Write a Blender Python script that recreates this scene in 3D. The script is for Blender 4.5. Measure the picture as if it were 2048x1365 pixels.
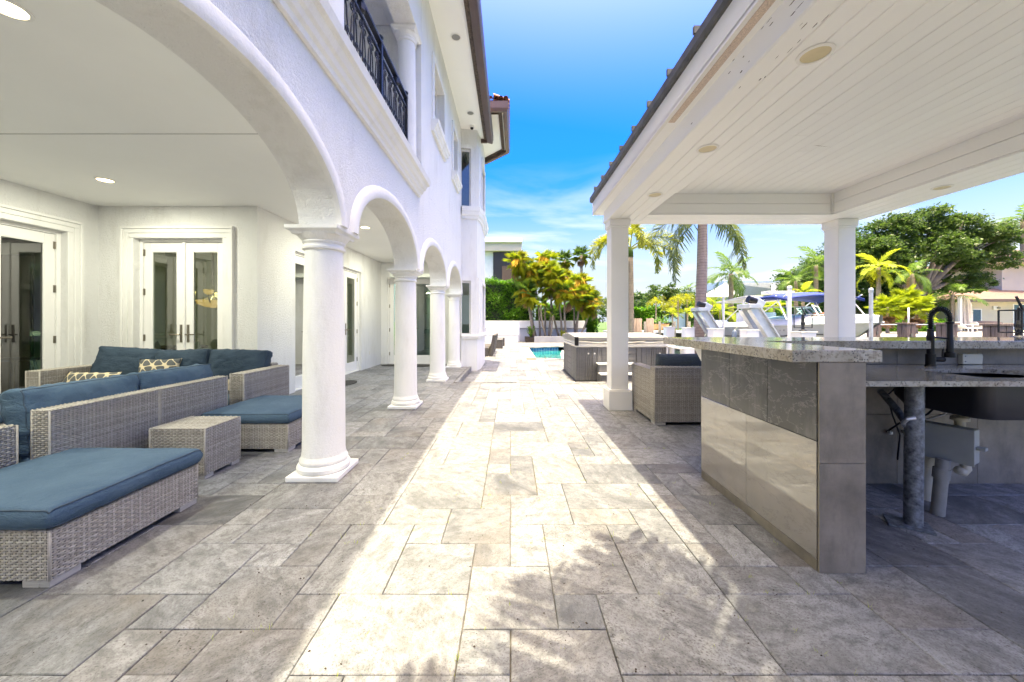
import bpy, bmesh, math, random
import numpy as np
from mathutils import Vector, Matrix, Euler
random.seed(7); RNG = np.random.default_rng(7)
S = bpy.context.scene
PI = math.pi
for o in list(bpy.data.objects): bpy.data.objects.remove(o)
# ------------------------------------------------------------------ camera
FPX, HOR, VPX, CAMZ = 750.0, 643.3, 1021.0, 1.25
cam_d = bpy.data.cameras.new('camera'); cam = bpy.data.objects.new('camera', cam_d)
S.collection.objects.link(cam); S.camera = cam
cam.location = (0, 0, CAMZ); cam.rotation_euler = (PI/2, 0, 0)
cam_d.sensor_width = 36; cam_d.lens = 36*FPX/2048
cam_d.shift_x = (1024-VPX)/2048; cam_d.shift_y = (HOR-682.5)/2048
cam_d.clip_start = 0.05; cam_d.clip_end = 3000
# ------------------------------------------------------------------ sky, sun, exposure
SUN = Vector((0.048, -0.08, 1.0)).normalized()
elev = math.asin(SUN.z); azim = math.atan2(SUN.x, SUN.y)
W = bpy.data.worlds.new('World'); S.world = W; W.use_nodes = True
nt = W.node_tree; nt.nodes.clear()
def wn(t, **k):
    n = nt.nodes.new(t)
    for a, b in k.items(): setattr(n, a, b)
    return n
out = wn('ShaderNodeOutputWorld'); bg = wn('ShaderNodeBackground')
sky = wn('ShaderNodeTexSky', sky_type='NISHITA', sun_disc=False, sun_elevation=elev, sun_rotation=azim,
         altitude=0, air_density=1.0, dust_density=7.0, ozone_density=2.6)
bg.inputs[1].default_value = 0.15
# thin wind-drawn cirrus all round the sky, thicker towards the horizon
tc = wn('ShaderNodeTexCoord'); sep = wn('ShaderNodeSeparateXYZ'); nt.links.new(tc.outputs['Generated'], sep.inputs[0])
zc = wn('ShaderNodeMath', operation='MAXIMUM'); nt.links.new(sep.outputs[2], zc.inputs[0]); zc.inputs[1].default_value = 0.0
za = wn('ShaderNodeMath', operation='ADD'); nt.links.new(zc.outputs[0], za.inputs[0]); za.inputs[1].default_value = 0.12
dv = wn('ShaderNodeVectorMath', operation='DIVIDE')
cz = wn('ShaderNodeCombineXYZ')
for i in range(3): nt.links.new(za.outputs[0], cz.inputs[i])
nt.links.new(tc.outputs['Generated'], dv.inputs[0]); nt.links.new(cz.outputs[0], dv.inputs[1])
mp = wn('ShaderNodeMapping'); mp.inputs['Scale'].default_value = (0.5, 0.75, 0.0); mp.inputs['Rotation'].default_value = (0, 0, 0.5)
mp.inputs['Location'].default_value = (7.1, 5.7, 0)
nt.links.new(dv.outputs[0], mp.inputs[0])
nz = wn('ShaderNodeTexNoise'); nz.inputs['Scale'].default_value = 1.3; nz.inputs['Detail'].default_value = 8; nz.inputs['Roughness'].default_value = 0.55; nz.inputs['Distortion'].default_value = 0.6
nt.links.new(mp.outputs[0], nz.inputs['Vector'])
cr = wn('ShaderNodeValToRGB'); cr.color_ramp.elements[0].position = 0.49; cr.color_ramp.elements[1].position = 0.62
nt.links.new(nz.outputs[0], cr.inputs[0])
lowm = wn('ShaderNodeMapRange'); lowm.inputs[1].default_value = 0.40; lowm.inputs[2].default_value = 0.12; lowm.inputs[3].default_value = 0.0; lowm.inputs[4].default_value = 1.0
nt.links.new(sep.outputs[2], lowm.inputs[0])
cf = wn('ShaderNodeMath', operation='MULTIPLY'); nt.links.new(cr.outputs[0], cf.inputs[0]); nt.links.new(lowm.outputs[0], cf.inputs[1])
cf2 = wn('ShaderNodeMath', operation='MULTIPLY'); nt.links.new(cf.outputs[0], cf2.inputs[0]); cf2.inputs[1].default_value = 0.85
hs = wn('ShaderNodeHueSaturation'); hs.inputs['Saturation'].default_value = 2.12; hs.inputs['Hue'].default_value = 0.524
nt.links.new(sky.outputs[0], hs.inputs['Color'])
mx = wn('ShaderNodeMix', data_type='RGBA'); nt.links.new(cf2.outputs[0], mx.inputs[0])
nt.links.new(hs.outputs[0], mx.inputs[6]); mx.inputs[7].default_value = (1.9, 2.0, 2.3, 1)
hz = wn('ShaderNodeMapRange'); hz.interpolation_type = 'SMOOTHSTEP'; hz.inputs[1].default_value = 0.40; hz.inputs[2].default_value = -0.02; hz.inputs[3].default_value = 0.0; hz.inputs[4].default_value = 0.9
nt.links.new(sep.outputs[2], hz.inputs[0])
mh = wn('ShaderNodeMix', data_type='RGBA'); nt.links.new(hz.outputs[0], mh.inputs[0]); nt.links.new(mx.outputs[2], mh.inputs[6]); mh.inputs[7].default_value = (1.0, 1.2, 1.75, 1)
nt.links.new(mh.outputs[2], bg.inputs[0]); nt.links.new(bg.outputs[0], out.inputs[0])
sd = bpy.data.lights.new('sun', 'SUN'); sd.energy = 2.0; sd.angle = math.radians(0.53); sd.color = (1.0, 0.955, 0.92)
so = bpy.data.objects.new('sun', sd); S.collection.objects.link(so); so.location = (3, -4, 30)
so.rotation_euler = SUN.to_track_quat('Z', 'Y').to_euler()
S.view_settings.view_transform = 'Standard'; S.view_settings.look = 'None'
S.view_settings.exposure = 2.42; S.view_settings.gamma = 1.0; S.view_settings.use_white_balance = True; S.view_settings.white_balance_temperature = 8450; S.view_settings.white_balance_tint = -1; S.view_settings.use_curve_mapping = False
S.cycles.max_bounces = 8; S.cycles.diffuse_bounces = 5; S.cycles.glossy_bounces = 4; S.cycles.adaptive_threshold = 0.03; S.cycles.transparent_max_bounces = 16
S.cycles.use_denoising = True; S.cycles.sample_clamp_indirect = 6.0

def P(x, y, D):            # point seen at photo pixel (x, y) that stands D metres away
    return Vector(((x-VPX)/FPX*D, D, CAMZ-(y-HOR)/FPX*D))
# ------------------------------------------------------------------ mesh builder and scene helpers
COL = S.collection; OFF = {}
class MB:
    def __init__(s): s.v = []; s.f = []; s.r = []; s.cur = 0.5
    def add(s, vs, fs):
        b = len(s.v); s.v += [tuple(p) for p in vs]; s.f += [tuple(i+b for i in f) for f in fs]; s.r += [s.cur]*len(vs); return s
    def box(s, x0, x1, y0, y1, z0, z1):
        return s.add([(x0,y0,z0),(x1,y0,z0),(x1,y1,z0),(x0,y1,z0),(x0,y0,z1),(x1,y0,z1),(x1,y1,z1),(x0,y1,z1)],
                     [(0,3,2,1),(4,5,6,7),(0,1,5,4),(1,2,6,5),(2,3,7,6),(3,0,4,7)])
    def quad(s, a, b, c, d): return s.add([a,b,c,d], [(0,1,2,3)])
    def tube(s, pts, r, n=8, cap=True):
        pts = [Vector(p) for p in pts]; rs = r if isinstance(r, (list, tuple)) else [r]*len(pts)
        up = None; vs = []
        for i, p in enumerate(pts):
            t = (pts[min(i+1, len(pts)-1)]-pts[max(i-1, 0)]).normalized()
            if up is None: up = t.orthogonal().normalized()
            up = (up-t*up.dot(t)); up = up.normalized() if up.length > 1e-6 else t.orthogonal().normalized()
            w = t.cross(up)
            for k in range(n):
                a = 2*PI*k/n; vs.append(p+(up*math.cos(a)+w*math.sin(a))*rs[i])
        fs = []
        for i in range(len(pts)-1):
            for k in range(n):
                fs.append((i*n+k, i*n+(k+1)%n, (i+1)*n+(k+1)%n, (i+1)*n+k))
        if cap: fs.append(tuple(range(n-1, -1, -1))); fs.append(tuple(range((len(pts)-1)*n, len(pts)*n)))
        return s.add(vs, fs)
    def lathe(s, prof, n=32, c=(0,0,0)):
        vs = []; fs = []
        for r, z in prof:
            for k in range(n):
                a = 2*PI*k/n; vs.append((c[0]+r*math.cos(a), c[1]+r*math.sin(a), c[2]+z))
        for i in range(len(prof)-1):
            for k in range(n): fs.append((i*n+k, i*n+(k+1)%n, (i+1)*n+(k+1)%n, (i+1)*n+k))
        fs.append(tuple(range(n-1, -1, -1))); fs.append(tuple(range((len(prof)-1)*n, len(prof)*n)))
        return s.add(vs, fs)
    def prism(s, poly, a0, a1, axis='y'):      # polygon extruded along an axis; poly is (x,z), (y,z) or (x,y)
        f = {'y': lambda p, t: (p[0], t, p[1]), 'x': lambda p, t: (t, p[0], p[1]), 'z': lambda p, t: (p[0], p[1], t)}[axis]
        n = len(poly); vs = [f(p, a0) for p in poly]+[f(p, a1) for p in poly]
        fs = [(i, (i+1)%n, n+(i+1)%n, n+i) for i in range(n)]+[tuple(range(n-1, -1, -1)), tuple(range(n, 2*n))]
        return s.add(vs, fs)
    def grid(s, rows, closed=False):           # list of rows of points
        n = len(rows[0]); vs = [p for r in rows for p in r]; fs = []
        for i in range(len(rows)-1):
            for k in range(n if closed else n-1): fs.append((i*n+k, i*n+(k+1)%n, (i+1)*n+(k+1)%n, (i+1)*n+k))
        return s.add(vs, fs)
    def xf(s, m):
        s.v = [tuple(m @ Vector(p)) for p in s.v]; return s
    def join(s, o):
        b = len(s.v); s.v += o.v; s.f += [tuple(i+b for i in f) for f in o.f]; s.r += o.r; return s
def mesh_of(name, mb, mat, smooth=False, off=None, rnd=False):
    me = bpy.data.meshes.new(name)
    vs = mb.v if off is None else [(a-off[0], b-off[1], c-off[2]) for a, b, c in mb.v]
    me.from_pydata(vs, [], mb.f)
    if mat is not None: me.materials.append(mat)
    if rnd:
        at = me.attributes.new('rnd', 'FLOAT', 'POINT'); at.data.foreach_set('value', np.array(mb.r, dtype=np.float32))
    bm = bmesh.new(); bm.from_mesh(me); bmesh.ops.recalc_face_normals(bm, faces=bm.faces); bm.to_mesh(me); bm.free()
    if smooth: 
        for p in me.polygons: p.use_smooth = True
    return me
def link(name, me, parent=None):
    o = bpy.data.objects.new(name, me); COL.objects.link(o)
    if parent is not None: o.parent = parent
    return o
def obj(name, mb, mat, parent=None, smooth=False, bevel=0, seg=2, rnd=False, auto=None):
    off = OFF.get(parent) if parent is not None else None
    o = link(name, mesh_of(name, mb, mat, smooth, off, rnd), parent)
    if off is not None: OFF[o] = off
    if bevel:
        b = o.modifiers.new('bevel', 'BEVEL'); b.width = bevel; b.segments = seg; b.limit_method = 'ANGLE'; b.angle_limit = math.radians(40)
    if auto:
        for p in o.data.polygons: p.use_smooth = True
        o.data.set_sharp_from_angle(angle=math.radians(auto))
    return o
def tag(o, label, cat, group=None):
    o['label'] = label; o['category'] = cat
    if group: o['group'] = group
    return o
def thing(name, label, cat, loc=(0,0,0), rz=0, group=None, world=True):
    o = bpy.data.objects.new(name, None); COL.objects.link(o); o.empty_display_size = 0.1
    o.location = loc; o.rotation_euler = (0, 0, rz)
    if world and rz == 0: OFF[o] = tuple(loc)
    return tag(o, label, cat, group)
def struct(name, mb, mat, **k):
    o = obj(name, mb, mat, **k); o['kind'] = 'structure'; return o
def copy_tree(o, parent=None):
    c = o.copy(); COL.objects.link(c)
    if parent is not None: c.parent = parent
    for ch in list(o.children): copy_tree(ch, c)
    return c
def npmesh(name, v, f, mat, uvless=True, rnd=None, smooth=False):
    v = np.asarray(v, dtype=np.float32); f = np.asarray(f, dtype=np.int32); me = bpy.data.meshes.new(name)
    k = f.shape[1]
    me.vertices.add(len(v)); me.vertices.foreach_set('co', v.ravel())
    me.loops.add(f.size); me.loops.foreach_set('vertex_index', f.ravel())
    me.polygons.add(len(f)); me.polygons.foreach_set('loop_start', np.arange(0, f.size, k, dtype=np.int32)); me.polygons.foreach_set('loop_total', np.full(len(f), k, dtype=np.int32))
    if mat is not None: me.materials.append(mat)
    if rnd is not None:
        at = me.attributes.new('rnd', 'FLOAT', 'POINT'); at.data.foreach_set('value', np.asarray(rnd, dtype=np.float32))
    me.update(calc_edges=True); me.validate()
    if smooth:
        me.polygons.foreach_set('use_smooth', np.ones(len(f), dtype=bool))
    return me
# ------------------------------------------------------------------ materials
class NT:
    def __init__(s, name):
        s.m = bpy.data.materials.new(name); s.m.use_nodes = True; s.t = s.m.node_tree; s.t.nodes.clear()
        s.out = s.n('ShaderNodeOutputMaterial'); s.b = s.n('ShaderNodeBsdfPrincipled'); s.l(s.b.outputs[0], s.out.inputs[0])
        s.pos = s.n('ShaderNodeNewGeometry').outputs['Position']
    def n(s, t, **k):
        q = s.t.nodes.new(t)
        for a, b in k.items(): setattr(q, a, b)
        return q
    def l(s, a, b): s.t.links.new(a, b)
    def put(s, sock, val):
        if hasattr(val, 'is_linked') or isinstance(val, bpy.types.NodeSocket): s.l(val, sock)
        else: sock.default_value = val
    def vec(s, scale=(1,1,1), rot=(0,0,0), src=None, add=None):
        m = s.n('ShaderNodeMapping'); m.inputs['Scale'].default_value = scale; m.inputs['Rotation'].default_value = rot
        v = src or s.pos
        if add is not None:
            a = s.n('ShaderNodeVectorMath', operation='ADD'); s.l(v, a.inputs[0]); s.l(add, a.inputs[1]); v = a.outputs[0]
        s.l(v, m.inputs[0]); return m.outputs[0]
    def noise(s, scale, detail=4, rough=0.55, vec=None, dist=0.0):
        q = s.n('ShaderNodeTexNoise'); q.inputs['Scale'].default_value = scale; q.inputs['Detail'].default_value = detail
        q.inputs['Roughness'].default_value = rough; q.inputs['Distortion'].default_value = dist; s.l(vec or s.pos, q.inputs['Vector']); return q.outputs[0]
    def vor(s, scale, vec=None, feature='F1'):
        q = s.n('ShaderNodeTexVoronoi', feature=feature); q.inputs['Scale'].default_value = scale; s.l(vec or s.pos, q.inputs['Vector']); return q.outputs['Distance']
    def ramp(s, f, stops, interp='LINEAR'):
        q = s.n('ShaderNodeValToRGB'); e = q.color_ramp; e.interpolation = interp
        while len(e.elements) < len(stops): e.elements.new(0.5)
        for el, (p, c) in zip(e.elements, stops):
            el.position = p; el.color = (c, c, c, 1) if isinstance(c, (int, float)) else (*c[:3], 1)
        s.l(f, q.inputs[0]); return q.outputs[0]
    def math(s, op, a, b=0.0, c=None):
        q = s.n('ShaderNodeMath', operation=op); s.put(q.inputs[0], a); s.put(q.inputs[1], b)
        if c is not None: s.put(q.inputs[2], c)
        return q.outputs[0]
    def mix(s, f, a, b, mode='MIX'):
        q = s.n('ShaderNodeMix', data_type='RGBA', blend_type=mode); s.put(q.inputs[0], f)
        for i, x in ((6, a), (7, b)):
            s.put(q.inputs[i], (*x[:3], 1) if isinstance(x, (tuple, list)) else x)
        return q.outputs[2]
    def bump(s, h, strength=0.3, dist=0.01, prev=None):
        q = s.n('ShaderNodeBump'); q.inputs['Strength'].default_value = strength; q.inputs['Distance'].default_value = dist; s.l(h, q.inputs['Height'])
        if prev is not None: s.l(prev, q.inputs['Normal'])
        s.l(q.outputs[0], s.b.inputs['Normal']); return q.outputs[0]
    def set(s, col=None, rough=None, metal=None, spec=None, coat=None):
        for nm, v in (('Base Color', col), ('Roughness', rough), ('Metallic', metal), ('Specular IOR Level', spec), ('Coat Weight', coat)):
            if v is None: continue
            s.put(s.b.inputs[nm], (*v, 1) if isinstance(v, tuple) and len(v) == 3 else v)
        return s
    def attr(s, nm):
        q = s.n('ShaderNodeAttribute'); q.attribute_name = nm; return q.outputs['Fac']
def simple(name, col, rough=0.5, metal=0, var=0.12, vs=6, bump=0.0, bs=60, bd=0.004, spec=0.5, streak=None):
    k = NT(name); v = k.vec(streak) if streak else None
    f = k.ramp(k.noise(vs, 5, 0.6, vec=v), [(0.3, 0), (0.7, 1)])
    lo = tuple(c*(1-var) for c in col); hi = tuple(min(1, c*(1+var)) for c in col)
    k.set(k.mix(f, lo, hi), rough, metal, spec)
    if bump: k.bump(k.noise(bs, 4, 0.6), bump, bd)
    return k.m
MT = {}
def mk_stucco(name, col, st=0.6, sc=44):
    k = NT(name)
    n1 = k.noise(sc, 5, 0.62, dist=0.8); n2 = k.noise(sc*4, 3, 0.5)
    h = k.math('ADD', k.ramp(n1, [(0.38, 0), (0.62, 1)]), k.math('MULTIPLY', n2, 0.35))
    g = k.noise(0.7, 5, 0.65, vec=k.vec((1, 1, 0.35))); g2 = k.noise(3.5, 6, 0.7, vec=k.vec((1, 1, 0.25)))
    c = k.mix(k.ramp(g, [(0.35, 0), (0.75, 1)]), col, tuple(x*0.93 for x in col))
    c = k.mix(k.math('MULTIPLY', k.ramp(g2, [(0.52, 0), (0.78, 1)]), 0.5), c, (0.52, 0.50, 0.455))
    k.set(c, 0.85, spec=0.25); k.bump(h, st, 0.010); return k.m
MT['stucco'] = mk_stucco('white_stucco', (0.80, 0.795, 0.785))
MT['ceil'] = simple('smooth_plaster', (0.88, 0.875, 0.86), 0.75, var=0.025, vs=0.8, bump=0.05, bs=60)
MT['trim'] = mk_stucco('cast_stone_trim', (0.81, 0.80, 0.78), 0.22, 40)
MT['paint'] = simple('white_paint', (0.80, 0.785, 0.765), 0.45, var=0.03, vs=2, bump=0.05, bs=80)
def mk_plank():
    k = NT('painted_planks')
    at = k.n('ShaderNodeObjectInfo').outputs['Random']
    g = k.noise(9, 5, 0.6, vec=k.vec((6, 0.5, 6)))
    c = k.mix(at, (0.85, 0.84, 0.83), (0.88, 0.875, 0.865))
    pe = k.math('MULTIPLY', k.ramp(k.noise(16, 4, 0.6, vec=k.vec((4, 0.35, 4))), [(0.80, 0), (0.815, 1)]), k.ramp(k.noise(0.8, 2, 0.5), [(0.56, 0), (0.66, 1)]))
    c = k.mix(pe, c, (0.20, 0.17, 0.14))
    k.set(c, 0.42); k.bump(g, 0.05, 0.002); return k.m
MT['plank'] = mk_plank()
def mk_trav(name, polish=False, tone=0):
    k = NT(name); r = k.attr('rnd')
    sh = k.n('ShaderNodeCombineXYZ')
    k.l(k.math('MULTIPLY', r, 37.0), sh.inputs[0]); k.l(k.math('MULTIPLY', r, 91.0), sh.inputs[1]); k.l(k.math('MULTIPLY', r, 53.0), sh.inputs[2])
    rot = k.n('ShaderNodeVectorRotate', rotation_type='Z_AXIS'); a2 = k.n('ShaderNodeVectorMath', operation='ADD'); k.l(k.pos, a2.inputs[0]); k.l(sh.outputs[0], a2.inputs[1])
    k.l(a2.outputs[0], rot.inputs['Vector'])
    k.l(k.math('MULTIPLY', k.math('FRACT', k.math('MULTIPLY', r, 7.31)), 6.28), rot.inputs['Angle'])
    v = rot.outputs[0]
    st = k.vec((1.0, 1.9, 1.0), src=v)
    big = k.noise(2.2, 6, 0.6, vec=st, dist=1.2); fine = k.noise(13.0, 10, 0.76, vec=k.vec((1.0, 1.5, 1.0), src=v), dist=0.3); grain = k.noise(70, 4, 0.65, vec=v)
    tint = k.ramp(k.math('FRACT', k.math('MULTIPLY', r, 13.7)), [(0.0, (0.20, 0.197, 0.195)), (0.16, (0.32, 0.315, 0.31)), (0.35, (0.50, 0.485, 0.465)), (0.6, (0.64, 0.615, 0.585)), (0.8, (0.57, 0.525, 0.475)), (1.0, (0.80, 0.785, 0.765))])
    c = k.mix(k.ramp(big, [(0.36, 0), (0.62, 1)]), k.mix(1.0, tint, (0.80, 0.80, 0.80), 'MULTIPLY'), k.mix(0.42, tint, (0.86, 0.84, 0.81)))
    c = k.mix(k.math('MULTIPLY', k.ramp(fine, [(0.45, 0), (0.63, 1)]), 0.72), c, (0.16, 0.155, 0.15))
    w = k.math('FRACT', k.math('MULTIPLY', r, 29.3))
    c = k.mix(k.math('MULTIPLY', k.ramp(k.noise(1.5, 5, 0.6, vec=v), [(0.5, 0), (0.75, 1)]), k.math('MULTIPLY', w, 0.6)), c, (0.52, 0.40, 0.29))
    stain = k.ramp(k.noise(0.55, 6, 0.66), [(0.52, 0), (0.78, 1)])
    c = k.mix(k.math('MULTIPLY', stain, 0.35), c, (0.17, 0.162, 0.15))
    c = k.mix(k.math('MULTIPLY', k.ramp(grain, [(0.48, 0), (0.66, 1)]), 0.5), c, (0.24, 0.225, 0.205))
    c = k.mix(k.math('MULTIPLY', k.ramp(k.noise(150, 3, 0.6, vec=v), [(0.57, 0), (0.65, 1)]), 0.65), c, (0.13, 0.115, 0.10))
    # holes of the stone, more of them in some pavers than in others
    pm = k.math('MULTIPLY', k.ramp(k.noise(5, 3, 0.6, vec=v), [(0.42, 0), (0.6, 1)]), k.ramp(k.math('FRACT', k.math('MULTIPLY', r, 3.17)), [(0.15, 0.15), (0.9, 1)]))
    pit = k.math('MULTIPLY', k.ramp(k.vor(60, vec=k.vec((1, 1.6, 1), src=v)), [(0.22, 1), (0.34, 0)]), pm)
    c = k.mix(k.math('MULTIPLY', pit, 0.8), c, (0.115, 0.095, 0.08))
    c = k.mix(1.0, c, (0.425, 0.444, 0.474), 'MULTIPLY')
    rr = k.math('ADD', k.math('MULTIPLY', fine, 0.25), 0.42 if not polish else 0.02)
    k.set(c, rr, spec=0.4)
    h = k.math('SUBTRACT', k.math('MULTIPLY', grain, 0.4), k.math('MULTIPLY', pit, 1.0))
    k.bump(h, 0.35 if not polish else 0.04, 0.004); return k.m
MT['trav'] = mk_trav('travertine_paver')
def mk_stone(name, c0, c1, vein, rough, vs=1.6, vamt=0.5, bump=0.05, gr=0.15):
    k = NT(name); r = k.attr('rnd'); sh = k.n('ShaderNodeCombineXYZ')
    for i, q in enumerate((17., 29., 41.)): k.l(k.math('MULTIPLY', r, q), sh.inputs[i])
    v = k.vec((1, 0.8, 1), src=k.pos, add=sh.outputs[0]); v2 = k.vec((1, 1.0, 2.6), (0.75, 0, 0), src=k.pos, add=sh.outputs[0])
    c = k.mix(k.ramp(k.noise(vs, 6, 0.62, vec=v), [(0.3, 0), (0.7, 1)]), c0, c1)
    d = k.math('ABSOLUTE', k.math('SUBTRACT', k.noise(vs*1.4, 7, 0.66, vec=v2, dist=0.5), 0.5))
    c = k.mix(k.math('MULTIPLY', k.ramp(d, [(0.0, 1), (0.012, 0)]), vamt), c, vein)
    sm = k.ramp(k.noise(vs*2.2, 8, 0.72, vec=k.vec((1, 1, 0.3), src=k.pos, add=sh.outputs[0])), [(0.5, 0), (0.8, 1)])
    c = k.mix(k.math('MULTIPLY', sm, gr), c, vein)
    k.set(c, k.math('ADD', rough, k.math('MULTIPLY', k.noise(6, 5, 0.6), 0.12)), spec=0.5); k.bump(k.noise(30, 4, 0.6), bump, 0.002); return k.m
MT['slate'] = mk_stone('dark_slate_tile', (0.05, 0.05, 0.05), (0.10, 0.098, 0.097), (0.33, 0.315, 0.30), 0.16, 2.0, 0.4, 0.06, 0.45)
MT['polished'] = mk_stone('polished_travertine_tile', (0.21, 0.188, 0.165), (0.31, 0.278, 0.245), (0.13, 0.115, 0.10), -0.02, 1.6, 0.35, 0.010, 0.45)
for nd in MT['polished'].node_tree.nodes:
    if nd.type == 'BSDF_PRINCIPLED': nd.inputs['IOR'].default_value = 1.6; nd.inputs['Coat Weight'].default_value = 1.0; nd.inputs['Coat IOR'].default_value = 1.9; nd.inputs['Coat Roughness'].default_value = 0.02
MT['concrete'] = mk_stone('grey_porcelain_tile', (0.13, 0.112, 0.088), (0.30, 0.258, 0.205), (0.08, 0.068, 0.053), 0.38, 3.4, 0.10, 0.10, 0.65)
def mk_granite():
    k = NT('speckled_granite')
    c = k.mix(k.ramp(k.noise(7, 6, 0.6), [(0.35, 0), (0.65, 1)]), (0.30, 0.268, 0.215), (0.42, 0.385, 0.325))
    c = k.mix(k.math('MULTIPLY', k.ramp(k.noise(38, 5, 0.65), [(0.48, 0), (0.62, 1)]), 0.8), c, (0.20, 0.16, 0.115))
    sp = k.math('MULTIPLY', k.ramp(k.vor(70), [(0.22, 1), (0.36, 0)]), k.ramp(k.noise(12, 3, 0.6), [(0.42, 0), (0.55, 1)]))
    c = k.mix(k.math('MULTIPLY', sp, 0.9), c, (0.06, 0.055, 0.05))
    c = k.mix(k.math('MULTIPLY', k.ramp(k.noise(2.0, 6, 0.7, vec=k.vec((1, 2.5, 1))), [(0.5, 0), (0.75, 1)]), 0.35), c, (0.36, 0.36, 0.37))
    k.set(c, 0.10, spec=0.55); k.bump(k.noise(45, 3, 0.6), 0.03, 0.002); return k.m
MT['granite'] = mk_granite()
def mk_wicker():
    k = NT('woven_resin_wicker'); r = k.attr('rnd')
    f = k.noise(26, 4, 0.6); f2 = k.math('FRACT', k.math('MULTIPLY', r, 17.3))
    c = k.mix(k.math('ADD', k.math('MULTIPLY', f, 0.6), k.math('MULTIPLY', f2, 0.4)), (0.20, 0.172, 0.14), (0.56, 0.515, 0.455))
    k.set(c, 0.5, spec=0.4); k.bump(k.noise(180, 2, 0.5, vec=k.vec((1, 1, 4))), 0.25, 0.001); return k.m
MT['wicker'] = mk_wicker()
MT['wickerdark'] = simple('dark_aged_wicker', (0.085, 0.076, 0.068), 0.7, var=0.35, vs=30, streak=(1, 1, 3), bump=0.5, bs=60, bd=0.01)
MT['wickerback'] = simple('wicker_core', (0.07, 0.06, 0.052), 0.8)
def mk_fabric(name, col, col2):
    k = NT(name)
    g = k.noise(420, 2, 0.6); c = k.mix(k.ramp(k.noise(3.0, 5, 0.6), [(0.3, 0), (0.75, 1)]), col, col2)
    c = k.mix(k.math('MULTIPLY', k.ramp(g, [(0.4, 0), (0.7, 1)]), 0.25), c, tuple(min(1, x*1.7) for x in col2))
    k.set(c, 0.88, spec=0.2); pass
    b1 = k.bump(k.noise(11, 6, 0.62, vec=k.vec((1, 1, 2)), dist=1.2), 0.6, 0.02); k.bump(g, 0.25, 0.001, prev=b1); return k.m
MT['blue'] = mk_fabric('slate_blue_canvas', (0.046, 0.082, 0.126), (0.078, 0.125, 0.176))
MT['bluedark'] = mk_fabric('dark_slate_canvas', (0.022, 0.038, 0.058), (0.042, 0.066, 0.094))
MT['navyseam'] = simple('dark_piping', (0.035, 0.06, 0.09), 0.8)
MT['chair_cushion'] = mk_fabric('charcoal_canvas', (0.05, 0.062, 0.072), (0.07, 0.085, 0.10))
def mk_pillow():
    k = NT('trellis_print_canvas'); co = k.n('ShaderNodeTexCoord').outputs['Object']
    sx = k.n('ShaderNodeSeparateXYZ'); k.l(co, sx.inputs[0]); P_ = 0.062
    x = k.math('DIVIDE', sx.outputs[0], P_); y = k.math('DIVIDE', sx.outputs[2], P_)
    a = k.math('ADD', k.math('COSINE', k.math('MULTIPLY', x, PI)), k.math('COSINE', k.math('MULTIPLY', y, PI)))
    b = k.math('MULTIPLY', k.math('SINE', k.math('MULTIPLY', k.math('ADD', x, y), PI)), 0.75)
    d = k.math('ABSOLUTE', k.math('ADD', a, b))
    m = k.ramp(d, [(0.34, 1), (0.42, 0)])
    k.set(k.mix(m, (0.10, 0.105, 0.105), (0.62, 0.52, 0.35)), 0.85, spec=0.2); k.bump(k.noise(300, 2, 0.5), 0.2, 0.001); return k.m
MT['pillow'] = mk_pillow()
def mk_glass(name, tint, extra=0.05):
    k = NT(name); t = k.t; t.nodes.remove(k.b)
    tr = k.n('ShaderNodeBsdfTransparent'); tr.inputs[0].default_value = (*tint, 1); gl = k.n('ShaderNodeBsdfGlossy'); gl.inputs['Roughness'].default_value = 0.0
    fr = k.n('ShaderNodeFresnel'); fr.inputs[0].default_value = 1.52; ms = k.n('ShaderNodeMixShader')
    f2 = k.math('MULTIPLY', k.math('ADD', fr.outputs[0], extra), 1.35)
    k.l(f2, ms.inputs[0]); k.l(tr.outputs[0], ms.inputs[1]); k.l(gl.outputs[0], ms.inputs[2]); k.l(ms.outputs[0], k.out.inputs[0]); return k.m
MT['glass'] = mk_glass('green_tinted_glass', (0.52, 0.72, 0.60), 0.11)
MT['darkglass'] = mk_glass('dark_tinted_glass', (0.30, 0.38, 0.42), 0.08)
MT['boatglass'] = mk_glass('boat_windshield_glass', (0.55, 0.80, 0.82), -0.01)
def mk_clear(name, tint, refl):
    k = NT(name); k.t.nodes.remove(k.b); tr = k.n('ShaderNodeBsdfTransparent'); tr.inputs[0].default_value = (*tint, 1); gl = k.n('ShaderNodeBsdfGlossy'); gl.inputs['Roughness'].default_value = 0.02
    ms = k.n('ShaderNodeMixShader'); ms.inputs[0].default_value = refl; k.l(tr.outputs[0], ms.inputs[1]); k.l(gl.outputs[0], ms.inputs[2]); k.l(ms.outputs[0], k.out.inputs[0]); return k.m
MT['boatglass'] = mk_clear('boat_windshield_glass', (0.62, 0.86, 0.86), 0.06)
MT['bronze'] = simple('brushed_nickel', (0.30, 0.27, 0.22), 0.35, 1.0)
MT['iron'] = simple('black_wrought_iron', (0.02, 0.021, 0.025), 0.42, 0.3, bump=0.1)
MT['black'] = simple('black_metal', (0.015, 0.015, 0.016), 0.38, 0.5)
MT['blackstone'] = simple('black_sink_composite', (0.012, 0.012, 0.014), 0.45, bump=0.15, bs=150)
MT['brown'] = simple('brown_painted_metal', (0.115, 0.078, 0.066), 0.4, var=0.08, vs=3)
MT['brownvent'] = simple('rough_brown_flashing', (0.10, 0.075, 0.06), 0.85, var=0.6, vs=28, bump=0.6, bs=40)
MT['rooftile'] = simple('terracotta_tile', (0.30, 0.15, 0.11), 0.8, var=0.3, vs=5, bump=0.2)
MT['roofmetal'] = simple('grey_roof_metal', (0.10, 0.10, 0.10), 0.55, 0.3, var=0.3, vs=9)
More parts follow.
